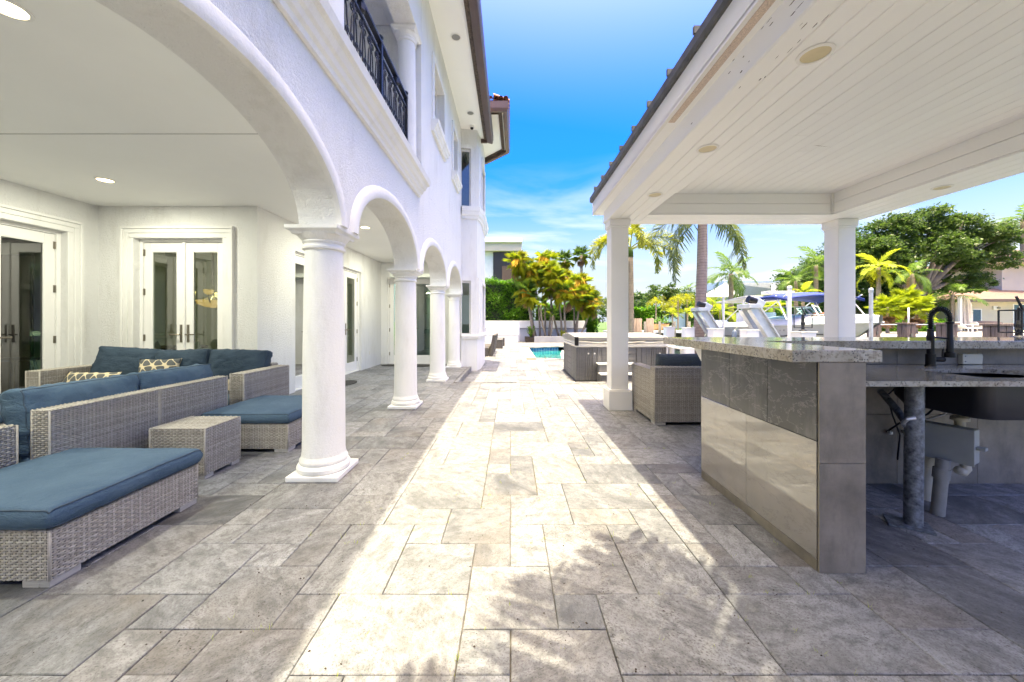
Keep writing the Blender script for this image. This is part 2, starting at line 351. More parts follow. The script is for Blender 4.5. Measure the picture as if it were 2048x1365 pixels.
MT['galv'] = simple('weathered_galvanised_pipe', (0.15, 0.165, 0.18), 0.5, 0.3, var=0.65, vs=38, bump=0.2)
MT['pvc'] = simple('yellowed_pvc', (0.50, 0.46, 0.36), 0.45, var=0.15, vs=8)
MT['pvcgrey'] = simple('grey_pvc', (0.20, 0.20, 0.185), 0.5, var=0.15, vs=9)
MT['boxgrey'] = simple('grey_plastic_box', (0.27, 0.285, 0.27), 0.45, var=0.06)
MT['cream'] = simple('cream_plastic', (0.62, 0.58, 0.45), 0.45, var=0.05)
MT['tub'] = simple('charcoal_composite', (0.105, 0.105, 0.112), 0.5, var=0.15, vs=7, streak=(1, 1, 8), bump=0.08)
MT['tubshell'] = simple('tub_acrylic', (0.62, 0.61, 0.60), 0.25, var=0.06)
MT['vinyl'] = simple('grey_vinyl_cover', (0.24, 0.235, 0.23), 0.5, var=0.10, vs=4, bump=0.1, bs=120)
MT['joint'] = simple('sanded_joint', (0.12, 0.105, 0.085), 0.95, var=0.5, vs=18, bump=0.5, bs=80)
MT['white'] = simple('white_masonry_paint', (0.80, 0.79, 0.775), 0.8, var=0.05, vs=2, bump=0.1, bs=30)
MT['greystone'] = mk_stone('grey_stone_cladding', (0.30, 0.295, 0.29), (0.42, 0.41, 0.40), (0.2, 0.2, 0.2), 0.6)
MT['wood'] = simple('weathered_piling_wood', (0.20, 0.145, 0.115), 0.85, var=0.4, vs=7, streak=(6, 6, 0.6), bump=0.3, bs=25)
MT['greywood'] = simple('silvered_wood_foot', (0.38, 0.36, 0.34), 0.7, var=0.15, vs=14, streak=(1, 1, 9))
MT['gel'] = simple('white_gelcoat', (0.80, 0.80, 0.785), 0.18, var=0.03)
MT['gelcream'] = simple('cream_gelcoat', (0.64, 0.61, 0.56), 0.22, var=0.04)
MT['navy'] = simple('navy_canvas', (0.02, 0.045, 0.22), 0.75, var=0.25, vs=9, bump=0.3, bs=14, bd=0.02)
MT['alu'] = simple('aluminium', (0.62, 0.63, 0.65), 0.38, 0.55, var=0.12, vs=5)
MT['outboard'] = simple('outboard_grey_blue', (0.10, 0.13, 0.19), 0.35, var=0.1)
MT['rubber'] = simple('black_rubber_mat', (0.03, 0.028, 0.026), 0.9, var=0.3, vs=30, bump=0.4, bs=90)
MT['darkroom'] = simple('interior_wall', (0.62, 0.65, 0.60), 0.8, var=0.05)
MT['floorin'] = simple('interior_floor', (0.32, 0.30, 0.27), 0.3, var=0.1)
MT['stool'] = simple('navy_stool_paint', (0.03, 0.07, 0.17), 0.5)
MT['darkwood'] = simple('dark_table_wood', (0.03, 0.025, 0.022), 0.35)
MT['chairshell'] = simple('pale_grey_shell', (0.30, 0.34, 0.33), 0.5)
MT['bag'] = simple('white_plastic_bag', (0.78, 0.77, 0.74), 0.35, var=0.05, bump=0.4, bs=18, bd=0.02)
MT['red'] = simple('red_print', (0.45, 0.05, 0.03), 0.5)
MT['stuccocream'] = mk_stucco('cream_stucco', (0.60, 0.53, 0.43), 0.2)
MT['shingle'] = simple('brown_roof_shingle', (0.19, 0.115, 0.092), 0.9, var=0.35, vs=3, streak=(1, 4, 4), bump=0.4, bs=8, bd=0.05)
MT['sand'] = simple('pale_pavers', (0.40, 0.37, 0.335), 0.8, var=0.12, vs=2)
MT['lawn'] = simple('lawn', (0.06, 0.12, 0.025), 0.9, var=0.4, vs=5, bump=0.5, bs=30, bd=0.03)
MT['soil'] = simple('planting_soil', (0.06, 0.045, 0.03), 0.95, var=0.4, vs=9, bump=0.6, bs=20, bd=0.03)
MT['seawall'] = simple('stained_concrete_seawall', (0.13, 0.12, 0.105), 0.9, var=0.4, vs=2, streak=(1, 1, 0.4))
def mk_emit(name, col, st):
    k = NT(name); k.b.inputs['Base Color'].default_value = (0.8, 0.75, 0.6, 1); k.b.inputs['Emission Color'].default_value = (*col, 1); k.b.inputs['Emission Strength'].default_value = st; return k.m
MT['lamp'] = mk_emit('lit_led_lens', (1.0, 0.86, 0.62), 2.2)
MT['lampdim'] = mk_emit('dim_yellow_lens', (1.0, 0.86, 0.50), 0.12)
MT['lampoff'] = simple('yellowed_lens', (0.62, 0.53, 0.33), 0.4, var=0.08)
MT['amber'] = mk_emit('lit_amber_shade', (1.0, 0.50, 0.15), 0.16)
def mk_water(name, col, rough, sc, st, deep=0):
    k = NT(name); k.set(col, rough, spec=0.5)
    b1 = k.bump(k.noise(sc, 4, 0.55, dist=0.5), st, 0.05); return k.m
MT['canal'] = mk_water('canal_water', (0.035, 0.06, 0.055), 0.06, 1.2, 0.35)
def mk_pool():
    k = NT('turquoise_pool_water')
    c = k.mix(k.ramp(k.noise(1.3, 4, 0.6, dist=1.0), [(0.3, 0), (0.7, 1)]), (0.008, 0.15, 0.145), (0.018, 0.24, 0.225))
    k.set(c, 0.05, spec=0.5); k.bump(k.noise(2.2, 3, 0.5, dist=0.5), 0.3, 0.03); return k.m
MT['pool'] = mk_pool()
def mk_pooltile():
    k = NT('blue_pool_tile')
    b = k.n('ShaderNodeTexBrick'); k.l(k.vec((1, 1, 1), (PI/2, 0, 0)), b.inputs['Vector']); b.offset = 0
    b.inputs['Scale'].default_value = 1; b.inputs['Brick Width'].default_value = 0.15; b.inputs['Row Height'].default_value = 0.15; b.inputs['Mortar Size'].default_value = 0.008
    b.inputs['Color1'].default_value = (0.015, 0.07, 0.20, 1); b.inputs['Color2'].default_value = (0.02, 0.12, 0.27, 1); b.inputs['Mortar'].default_value = (0.25, 0.4, 0.45, 1)
    k.set(b.outputs[0], 0.15); return k.m
MT['pooltile'] = mk_pooltile()
def mk_leaf(name, dark, light, trans=0.42, ns=0.8, rough=0.45):
    k = NT(name); r = k.attr('rnd'); oi = k.n('ShaderNodeObjectInfo').outputs['Random']
    f = k.math('ADD', k.math('MULTIPLY', k.ramp(k.noise(ns, 3, 0.6), [(0.3, 0), (0.7, 1)]), 0.4), k.math('ADD', k.math('MULTIPLY', r, 0.45), k.math('MULTIPLY', oi, 0.15)))
    c = k.mix(f, dark, light); k.set(c, rough, spec=0.4)
    tb = k.n('ShaderNodeBsdfTranslucent'); k.l(k.mix(0.5, c, tuple(min(1, x*1.5) for x in light)), tb.inputs[0])
    ms = k.n('ShaderNodeMixShader'); ms.inputs[0].default_value = trans
    k.l(k.b.outputs[0], ms.inputs[1]); k.l(tb.outputs[0], ms.inputs[2]); k.l(ms.outputs[0], k.out.inputs[0]); return k.m
MT['hedge'] = mk_leaf('hedge_leaf', (0.030, 0.085, 0.008), (0.13, 0.31, 0.02))
MT['oak'] = mk_leaf('broad_leaf', (0.016, 0.042, 0.008), (0.095, 0.165, 0.03), ns=0.35)
MT['oakdark'] = mk_leaf('dark_broad_leaf', (0.012, 0.036, 0.008), (0.06, 0.13, 0.022), ns=0.35)
MT['frond'] = mk_leaf('palm_green', (0.035, 0.09, 0.012), (0.15, 0.25, 0.035))
MT['froyal'] = mk_leaf('royal_palm_green', (0.035, 0.07, 0.02), (0.17, 0.21, 0.06))
MT['fyellow'] = mk_leaf('palm_yellow_green', (0.13, 0.18, 0.012), (0.40, 0.40, 0.03))
MT['forange'] = mk_leaf('palm_orange_seed', (0.55, 0.27, 0.02), (0.90, 0.55, 0.06), rough=0.7)
MT['fdead'] = mk_leaf('palm_dead_frond', (0.22, 0.12, 0.065), (0.45, 0.29, 0.17), rough=0.8)
MT['flime'] = mk_leaf('fan_palm_lime', (0.15, 0.25, 0.016), (0.50, 0.55, 0.05))
def mk_trunk(name, c0, c1, ring=14):
    k = NT(name); sx = k.n('ShaderNodeSeparateXYZ'); k.l(k.pos, sx.inputs[0])
    z = k.math('ADD', k.math('MULTIPLY', sx.outputs[2], ring), k.math('MULTIPLY', k.noise(3, 3, 0.5), 1.2))
    rg = k.math('FRACT', z); dk = k.ramp(rg, [(0.0, 1), (0.10, 0.9), (0.2, 0), (1.0, 0.1)])
    c = k.mix(k.ramp(k.noise(5, 6, 0.7), [(0.3, 0), (0.7, 1)]), c0, c1); c = k.mix(k.math('MULTIPLY', dk, 0.5), c, tuple(x*0.4 for x in c0))
    k.set(c, 0.85, spec=0.2); k.bump(k.math('SUBTRACT', k.noise(20, 4, 0.6), dk), 0.5, 0.015); return k.m
MT['ptrunk'] = mk_trunk('ringed_palm_trunk', (0.20, 0.155, 0.145), (0.31, 0.25, 0.235), 11)
MT['pthin'] = mk_trunk('slender_palm_trunk', (0.22, 0.175, 0.13), (0.36, 0.30, 0.23), 16)
MT['bark'] = simple('grey_bark', (0.20, 0.165, 0.135), 0.9, var=0.35, vs=4, streak=(1, 1, 0.3), bump=0.6, bs=9, bd=0.04)
# ================================================================== GROUND, WATER
LOW = -0.12; EDGE = 5.62; STEP = 7.74; PM = 0.196; P0 = 1.328
g = MB(); g.quad((-200, -60, -0.9), (EDGE, -60, -0.9), (EDGE, 27.5, -0.9), (-200, 27.5, -0.9)); g.quad((-200, 27.5, -0.16), (6.2, 27.5, -0.16), (6.2, 900, -0.16), (-200, 900, -0.16))
g.quad((6.2, 27.5, -0.16), (-200, 27.5, -0.16), (-200, 27.5, -0.9), (6.2, 27.5, -0.9))
struct('ground', g, MT['lawn'])
w = MB(); w.quad((EDGE-0.1, -80, -0.85), (900, -80, -0.85), (900, 60, -0.85), (EDGE-0.1, 60, -0.85)); struct('water', w, MT['canal'])
fb = MB()
poly = [(6.6, 29), (15, 29), (17.5, 22.5), (60, 22.5), (400, 22.5), (900, 22.5), (900, 900), (6.6, 900)]
n = len(poly); fb.add([(x, y, 0.33) for x, y in poly]+[(x, y, -1.2) for x, y in poly], [tuple(range(n))]+[(i, (i+1)%n, n+(i+1)%n, n+i) for i in range(n)])
far_bank = struct('far_bank', fb, MT['lawn'])
fd = MB(); fd.prism([(17.45, 22.45), (60, 22.45), (60, 37), (17.45, 37)], -1.0, 0.345, 'z'); struct('far_deck', fd, MT['sand'])
sw = MB(); sw.box(EDGE-0.35, EDGE, -10, 27.4, -1.4, LOW-0.03); sw.box(6.55, 15.1, 28.7, 29.02, -1.4, 0.32); struct('seawall', sw, MT['seawall'])
# ================================================================== PAVING
slab = MB(); slab.box(-9, 4.98, -12, STEP-0.02, -0.3, -0.012); slab.box(-3.82, -1.10, STEP-0.02, 11.2, -0.3, -0.012); slab.box(4.98, EDGE-0.36, -12, STEP-0.02, -0.3, -0.012)
patio = struct('patio', slab, MT['joint'])
lslab = MB(); lslab.box(-1.08, EDGE-0.36, STEP, 13.3, -0.6, LOW-0.012); lslab.box(-1.08, 0.92, 13.3, 26.5, -0.6, LOW-0.012); lslab.box(0.92, EDGE-0.36, 20.3, 26.5, -0.6, LOW-0.012); lslab.box(5.2, EDGE-0.36, 13.3, 20.3, -0.6, LOW-0.012); lslab.box(-6, -1.08, 11.3, 26.5, -0.6, LOW-0.012)
lower = struct('lower_terrace', lslab, MT['joint'])
FIXED = [(0,2,-1,1),(-1,0,0,1),(-4,-1,0,2),(-1,1,1,3),(1,2,1,2),(2,5,0,2),(1,3,2,5),(3,5,2,4),(0,1,3,5),(-1,0,3,4),(-3,-1,2,4),(-2,0,4,6),(-3,-2,4,5),(-4,-2,5,6),
 (-5,-3,2,5),(-5,-4,1,2),(-7,-5,1,3),(-6,-4,-1,1),(-7,-6,0,1),(-6,-5,3,5),(-7,-6,3,4),(-9,-7,2,4),(-8,-6,4,6),(-6,-4,5,7),(5,6,3,4),(5,7,2,3),(5,8,0,2),(6,7,3,5),(5,6,4,6),(6,8,5,7),(5,6,6,7),
 (2,4,5,6),(4,5,4,6),(3,4,4,5),(0,2,5,7),(2,5,6,8),(1,2,7,8),(-1,1,7,9),(-1,0,6,7),(-4,-1,6,8),(-1,0,9,10),(0,1,9,11),(1,3,8,11)]
def fill(i0, i1, k0, k1, ok, fixed=()):
    occ = {}; T = []
    for t in fixed:
        T.append(t)
        for i in range(t[0], t[1]):
            for k in range(t[2], t[3]): occ[(i, k)] = 1
    rr = random.Random(21)
    for k in range(k0, k1):
        for i in range(i0, i1):
            if (i, k) in occ or not ok(i, k): continue
            ch = [(3,2),(3,2),(2,3),(2,3),(2,2),(2,2),(2,1),(1,2),(1,1),(3,2)]; rr.shuffle(ch); ch += [(2,1),(1,1)]
            for a, b in ch:
                if all((i+p, k+q) not in occ and ok(i+p, k+q) for p in range(a) for q in range(b)): break
            for p in range(a):
                for q in range(b): occ[(i+p, k+q)] = 1
            T.append((i, i+a, k, k+b))
    return T
def paver(mb, x0, x1, y0, y1, z, r, gap=0.0019, ch=0.003):
    j = lambda: r.uniform(-0.0016, 0.0016)
    a = [(x0+gap+j(), y0+gap+j()), (x1-gap+j(), y0+gap+j()), (x1-gap+j(), y1-gap+j()), (x0+gap+j(), y1-gap+j())]
    s_ = [(1, 1), (-1, 1), (-1, -1), (1, -1)]; tz = [z+r.uniform(-0.0012, 0.0012) for _ in range(4)]
    vs = [(p[0], p[1], z-0.03) for p in a]+[(p[0], p[1], t-ch) for p, t in zip(a, tz)]+[(p[0]+q[0]*ch, p[1]+q[1]*ch, t) for p, q, t in zip(a, s_, tz)]
    fs = [(8, 9, 10, 11)]+[(i, (i+1)%4, 4+(i+1)%4, 4+i) for i in range(4)]+[(4+i, 4+(i+1)%4, 8+(i+1)%4, 8+i) for i in range(4)]
    mb.cur = r.random(); mb.add(vs, fs)
def area_px(x0, x1, y0, y1, z):
    if y0 < 0.9: return 0
    cx = (x0+x1)/2/y0*FPX
    if cx < -1080 or cx > 1080: return 0
    return (x1-x0)*(1/y0-1/y1)/y0
def lay(T, z, parent, ndet, seed):
    r = random.Random(seed); R = []
    for i0, i1, k0, k1 in T: R.append((i0*PM, i1*PM, P0+k0*PM, P0+k1*PM))
    R.sort(key=lambda q: -area_px(*q, z))
    rest = MB()
    for q, t in enumerate(R):
        if q < ndet:
            m = MB(); paver(m, *t, z, r); obj('paver', m, MT['trav'], parent, rnd=True)
        else: paver(rest, *t, z, r)
    if rest.v:
        o = obj('paver_field', rest, MT['trav'], parent, rnd=True); o['kind'] = 'stuff'
def ok_up(i, k):
    x = (i+0.5)*PM; y = P0+(k+0.5)*PM
    return (-6.2 < x < 5.2 and -1.5 < y < STEP-0.06) or (-3.85 < x < -1.1 and y < 11.1)
KTOP = int((STEP-P0)/PM)
lay(fill(-32, 27, -14, 51, ok_up, FIXED), 0.0, patio, 300, 5)
def ok_low(i, k):
    x = (i+0.5)*PM; y = P0+(k+0.5)*PM
    if x < -1.1 and y < 12.5: return False
    if not (-4 < x < 5.2 and STEP+0.1 < y < 26): return False
    return not (0.5 < x < 5.3 and 13.3 < y < 20.6)
lay(fill(-20, 27, 32, 126, ok_low), LOW, lower, 170, 9)
# nosing stones along the step and the edge of the loggia floor
for (x0, x1, y0, y1) in [(x*0.61-1.09, x*0.61-0.486, STEP-0.085, STEP+0.012) for x in range(10)]:
    m = MB(); m.cur = random.random(); m.box(x0, min(x1, 5.2), y0, y1, -0.118, 0.004); obj('step_stone', m, MT['trav'], patio, bevel=0.006, rnd=True)
for q in range(5):
    m = MB(); m.cur = random.random(); m.box(-1.16, -1.085, STEP+0.02+q*0.62, STEP+0.615+q*0.62, -0.118, 0.004); obj('step_stone', m, MT['trav'], patio, bevel=0.006, rnd=True)
# fallen berries, leaf crumbs and weeds in the joints
rr = random.Random(3); deb = MB(); weed = MB()
for _ in range(260):
    if _ % 5 == 0: cy_, cx_ = 1.15+abs(rr.gauss(0, 1.6)), rr.uniform(-2.2, 2.6)
    y = max(1.1, cy_+rr.gauss(0, 0.22)); x = (cx_+rr.gauss(0, 0.25))*max(1, y/2)*0.8
    if 1.5 < x < 1.8 and 1.8 < y < 3.1: continue
    s_ = rr.uniform(0.002, 0.0065); a = rr.uniform(0, PI); cx, sn = math.cos(a)*s_, math.sin(a)*s_; k = rr.uniform(0.4, 0.9); h = s_*0.7
    deb.add([(x+cx, y+sn, 0.003), (x-sn*k, y+cx*k, 0.003), (x-cx, y-sn, 0.003), (x+sn*k, y-cx*k, 0.003), (x, y, 0.003+h)], [(0, 1, 4), (1, 2, 4), (2, 3, 4), (3, 0, 4)])
for _ in range(110):
    i = rr.randint(-6, 8); k = rr.randint(0, 12)
    if rr.random() < 0.5: x, y = i*PM, P0+k*PM+rr.uniform(0, PM)
    else: x, y = i*PM+rr.uniform(0, PM), P0+k*PM
    for _b in range(rr.randint(2, 6)):
        a = rr.uniform(0, 2*PI); h = rr.uniform(0.006, 0.022); x2, y2 = x+rr.gauss(0, 0.008), y+rr.gauss(0, 0.006)
        weed.add([(x2-0.0012, y2, -0.008), (x2+0.0012, y2, -0.008), (x2+math.cos(a)*h*0.7, y2+math.sin(a)*h*0.7, h)], [(0, 1, 2)])
o = obj('fallen_berries', deb, simple('dry_debris', (0.05, 0.03, 0.02), 0.9)); o['kind'] = 'stuff'; tag(o, 'tiny dark fallen berries and leaf crumbs scattered on the pavers', 'debris')
o = obj('joint_weeds', weed, MT['flime'], rnd=True); o['kind'] = 'stuff'; tag(o, 'tiny green weeds sprouting from the paver joints', 'weeds')

# ================================================================== HOUSE
house = thing('house', 'white stucco two storey house with arched loggia, columns and iron balcony', 'house', (-1.5, 3, 0))
XF, XB = -1.357, -1.665            # outer and inner face of the arcade wall
SPR, RISE, HALF = 2.004, 0.575, 1.05
COLS = [0.69, 3.11, 5.53, 7.95, 10.30]
BAYY = 10.32
def zb(y):
    for c in [q+1.21 for q in [-4.15, -1.73]+COLS[:4]]:
        if abs(y-c) < HALF: return SPR+RISE*math.sqrt(1-((y-c)/HALF)**2)
    return SPR
ys = []
for c in [q+1.21 for q in [-4.15, -1.73]+COLS[:4]]:
    ys += [c-HALF*math.cos(PI*t/28) for t in range(29)]
ys = sorted(set([-5.0]+ys+[BAYY+0.2]))
aw = MB()
def arcade_wall(mb, x0, x1, ztop):
    for a, b in zip(ys[:-1], ys[1:]):
        za, zc_ = zb(a), zb(b)
        if abs(a-b) < 1e-5: continue
        mb.quad((x0, a, za), (x0, b, zc_), (x0, b, ztop), (x0, a, ztop)); mb.quad((x1, a, za), (x1, b, zc_), (x1, b, ztop), (x1, a, ztop))
        mb.quad((x0, a, za), (x1, a, za), (x1, b, zc_), (x0, b, zc_)); mb.quad((x0, a, ztop), (x1, a, ztop), (x1, b, ztop), (x0, b, ztop))
arcade_wall(aw, XF, XB, 3.34)
wallA = obj('arcade_wall', aw, MT['stucco'], house)
for c in [q+1.21 for q in COLS[:4]]:
    prof = [(0.0, -0.012), (0.0, 0.030), (0.022, 0.042), (0.085, 0.042), (0.105, 0.030), (0.122, 0.0), (0.122, -0.012)]
    rows = []
    for t in range(0, 41):
        a = PI*t/40; ca, sa = math.cos(a), math.sin(a); nx, nz_ = ca/HALF, sa/RISE; L = math.hypot(nx, nz_); nx /= L; nz_ /= L
        rows.append([(XF+p[1], c-ca*HALF-nx*(p[0]-0.004), SPR+sa*RISE+nz_*(p[0]-0.004)) for p in prof])
    m = MB(); m.grid(rows, closed=True); m.add(rows[0], [tuple(range(len(prof)))]); m.add(rows[-1], [tuple(range(len(prof)))]); obj('arch_trim', m, MT['trim'], house, auto=35)
# columns of the arcade
def column(x, y, z0, H, s=1.0, plinth=0.41):
    r = lambda q: q*s
    c = MB(); a = plinth/2
    sh = MB(); sh.lathe([(r(.170), z0+.15), (r(.163), z0+.20), (r(.161), z0+.5), (r(.158), z0+H*0.5), (r(.149), z0+H*0.8), (r(.142), z0+H-.165)], 40, (x, y, 0))
    o = obj('column', sh, MT['trim'], house, auto=30)
    b = MB(); b.box(x-a, x+a, y-a, y+a, z0, z0+.042); obj('plinth', b, MT['trim'], o, bevel=0.008)
    b = MB(); b.lathe([(r(.190), z0+.038), (r(.202), z0+.055), (r(.203), z0+.080), (r(.192), z0+.10), (r(.180), z0+.104), (r(.184), z0+.116), (r(.182), z0+.136), (r(.172), z0+.150), (r(.162), z0+.19), (r(.12), z0+.2)], 40, (x, y, 0)); obj('base', b, MT['trim'], o, auto=30)
    t = z0+H; b = MB(); b.lathe([(r(.12), t-.178), (r(.150), t-.178), (r(.162), t-.170), (r(.164), t-.155), (r(.152), t-.146), (r(.150), t-.130), (r(.158), t-.124), (r(.163), t-.114), (r(.158), t-.104), (r(.166), t-.098), (r(.185), t-.075), (r(.200), t-.055), (r(.1), t-.05)], 40, (x, y, 0)); obj('capital', b, MT['trim'], o, auto=30)
    e = plinth/2
    b = MB(); rows = []
    for q, zz in [(e-.03, t-.062), (e-.022, t-.045), (e+.004, t-.030), (e+.004, t-.001)]:
        rows.append([(x-q, y-q, zz), (x+q, y-q, zz), (x+q, y+q, zz), (x-q, y+q, zz)])
    b.grid(rows, closed=True); b.add(rows[0], [(0, 1, 2, 3)]); b.add(rows[-1], [(0, 1, 2, 3)]); obj('abacus', b, MT['trim'], o, bevel=0.006)
for y in COLS: column(-1.545, y, 0.0, SPR)
# loggia: walls with door openings
def wall(name, axis, face, th, a0, a1, z0, z1, ops, mat='stucco'):
    m = MB(); ops = sorted(ops)
    def put(p0, p1, q0, q1):
        if p1-p0 < 1e-4 or q1-q0 < 1e-4: return
        (m.box(face-th, face, p0, p1, q0, q1) if axis == 'x' else m.box(p0, p1, face, face+th, q0, q1))
    cur = a0
    for (o0, o1, zb_, zt) in ops:
        put(cur, o0, z0, z1); put(o0, o1, z0, zb_); put(o0, o1, zt, z1); cur = o1
    put(cur, a1, z0, z1); return obj(name, m, MT[mat], house)
X1, Y2, X3, Y4, ZC = -6.19, 5.63, -3.80, 11.0, 2.98
wall('wall', 'x', X1, 0.3, -6, Y2+0.25, 0, ZC, [(3.78, 5.23, 0, 2.5)])
wall('wall', 'y', Y2, 0.25, X1, X3-0.25, 0, ZC, [(-5.65, -4.31, 0, 2.5)])
wall('wall', 'x', X3, 0.25, Y2, Y4+0.25, 0, ZC, [(6.62, 9.56, 0, 2.5)])
wall('wall', 'y', Y4, 0.25, X3, -1.45, 0, ZC, [(-3.62, -2.20, 0, 2.55)])
m = MB(); m.box(X1-0.3, XB, -6.2, Y2, ZC, 3.3); m.box(X3-0.25, XB, Y2, Y4+0.2, ZC, 3.3); obj('loggia_ceiling', m, MT['ceil'], house)
m = MB(); m.box(X1, XB, 3.455, 3.462, ZC-0.0025, ZC+0.001); obj('ceiling_joint', m, simple('grey_ceiling_joint', (0.3, 0.29, 0.27), 0.9), house)  # thin grey strip along the ceiling joint
m = MB(); m.box(X1, XB+0.3, -5.3, -5.0, 0, 3.3); obj('end_wall', m, MT['stucco'], house)
# moulded casings and French doors (local frame: x along the wall, -y towards the viewer side)
def placed(mb, ox, oy, rot): return mb.xf(Matrix.Translation((ox, oy, 0)) @ Matrix.Rotation(rot, 4, 'Z'))
def casing(ox, oy, rot, w, h, tw=0.17, parent=house, z0=0.0):
    m = MB()
    for (i, o_, d) in [(0.0, tw*0.42, 0.022), (tw*0.42, tw*0.78, 0.034), (tw*0.78, tw, 0.052)]:
        m.box(-w/2-o_, -w/2-i, -d, 0.004, z0, h+i); m.box(w/2+i, w/2+o_, -d, 0.004, z0, h+i); m.box(-w/2-o_, w/2+o_, -d-0.001, 0.004, h+i+0.001, h+o_)
    return obj('door_casing', placed(m, ox, oy, rot), MT['trim'], parent, bevel=0.006)
def door_set(ox, oy, rot, w, h, leaves, inset=0.10, glass='glass', handle_pairs=True, hinge=True):
    fr = MB(); j = 0.045
    fr.box(-w/2, -w/2+j, inset-0.02, inset+0.08, 0, h); fr.box(w/2-j, w/2, inset-0.02, inset+0.08, 0, h); fr.box(-w/2+j, w/2-j, inset-0.02, inset+0.08, h-j, h); fr.box(-w/2+j, w/2-j, inset-0.05, inset+0.08, 0, 0.025)
    lw = (w-2*j)/leaves; D = None
    fo = obj('door_frame', placed(fr, ox, oy, rot), MT['paint'], house, bevel=0.004)
    for q in range(leaves):
        a = -w/2+j+q*lw+0.003; b = a+lw-0.006; st = 0.115; t0, t1 = inset+0.005, inset+0.05
        d = MB(); d.box(a, a+st, t0, t1, 0.03, h-j-0.004); d.box(b-st, b, t0, t1, 0.03, h-j-0.004); d.box(a+st, b-st, t0, t1, 0.03, 0.24); d.box(a+st, b-st, t0, t1, h-j-0.135, h-j-0.004)
        do = obj('door', placed(d, ox, oy, rot), MT['paint'], house, bevel=0.004)
        gl = MB(); yy = (t0+t1)/2; gl.quad((a+st, yy, 0.24), (b-st, yy, 0.24), (b-st, yy, h-j-0.135), (a+st, yy, h-j-0.135)); obj('pane', placed(gl, ox, oy, rot), MT[glass], do)
        bd = MB()
        for (p, q2) in [(a+st, a+st+0.012), (b-st-0.012, b-st)]: bd.box(p, q2, t0+0.004, yy-0.004, 0.24, h-j-0.135)
        bd.box(a+st+0.012, b-st-0.012, t0+0.004, yy-0.004, 0.24, 0.252); bd.box(a+st+0.012, b-st-0.012, t0+0.004, yy-0.004, h-j-0.147, h-j-0.135); obj('glazing_bead', placed(bd, ox, oy, rot), MT['paint'], do)
        if handle_pairs:
            hx = b-0.05 if q % 2 == 0 else a+0.05; s_ = -1 if q % 2 == 0 else 1
            hm = MB(); hm.box(hx-0.018, hx+0.018, t0-0.008, t0+0.002, 0.93, 1.20); hm.tube([(hx, t0, 1.05), (hx, t0-0.05, 1.05), (hx+s_*0.02, t0-0.06, 1.05), (hx+s_*0.13, t0-0.058, 1.05)], 0.011, 8)
            obj('handle', placed(hm, ox, oy, rot), MT['bronze'], do, auto=40)
        if hinge:
            e = a if q % 2 == 0 else b
            for zz in (0.25, 0.95, 1.65, 2.25):
                hg = MB(); hg.tube([(e-0.002, t0-0.006, zz), (e-0.002, t0-0.006, zz+0.10)], 0.010, 8); hg.box(e-0.022, e+0.02, t0-0.004, t0+0.001, zz, zz+0.10)
                obj('hinge', placed(hg, ox, oy, rot), MT['bronze'], do)
    if leaves == 2:
        a = MB(); a.tube([(0, inset-0.004, 0.03), (0, inset-0.004, h-j)], 0.022, 10); obj('astragal', placed(a, ox, oy, rot), MT['paint'], fo)
casing(-4.98, Y2, 0, 1.34, 2.5); door_set(-4.98, Y2, 0, 1.34, 2.5, 2)
casing(X1, 4.505, PI/2, 1.45, 2.5); door_set(X1, 4.505, PI/2, 1.45, 2.5, 2)
door_set(X3, 8.09, PI/2, 2.94, 2.5, 4, inset=0.09)
door_set(-2.91, Y4, 0, 1.42, 2.55, 2, inset=0.06, glass='glass')
# rooms behind the doors
m = MB(); m.box(-8.3, X3-0.25, Y2+0.25, 9.6, -0.02, 0.0); m.box(-11, X1-0.3, 1.5, Y2, -0.02, 0.0); m.box(X3, -1.5, Y4+0.25, 15, -0.02, 0.0); obj('room_floor', m, MT['floorin'], house)
m = MB(); m.box(-8.3, X3-0.25, Y2+0.25, 9.6, 2.9, ZC); m.box(-11, X1-0.3, 1.5, Y2, 2.9, ZC); m.box(X3, -1.5, Y4+0.25, 15, 2.9, ZC)
m.box(-8.3, X3-0.25, 9.6, 9.75, 0.0, 2.9); m.box(-8.45, -8.3, Y2+0.25, 9.6, 0.0, 2.9); m.box(-11, -10.85, 1.5, Y2, 0, 2.9); m.box(-11, X1-0.31, Y2+0.001, Y2+0.249, 0, 2.9); m.box(-10.85, X1-0.3, 1.4, 1.5, 0, 2.9); m.box(X3, -1.5, 14.9, 15, 0, 2.9)
obj('room_wall', m, MT['darkroom'], house)
m = MB()
for (x0, x1, z0, z1) in [(-8.2, -7.4, 0.1, 0.75), (-7.3, -6.5, 0.1, 0.75), (-6.4, -5.6, 0.1, 0.75), (-8.28, -4.1, 0.85, 0.90), (-8.28, -4.1, 2.55, 2.75)]: m.box(x0, x1, 9.55, 9.599, z0, z1)
m.box(-8.29, -8.26, Y2+0.3, 9.5, 0.85, 0.90); m.box(-8.29, -8.26, Y2+0.3, 9.5, 2.55, 2.75); obj('room_panelling', m, MT['paint'], house, bevel=0.01)
m = MB(); m.box(-8.6, -7.15, Y2-0.03, Y2, 0.0, 2.25); obj('dark_opening_sheet', m, MT['darkwood'], house)  # flat dark sheet, its colour standing in for an unlit opening
m = MB(); m.box(-7.14, X1-0.32, Y2-0.02, Y2, 0.0, 0.14); m.box(-7.14, X1-0.32, Y2-0.03, Y2, 1.05, 1.10); obj('room_panelling', m, MT['paint'], house, bevel=0.006)
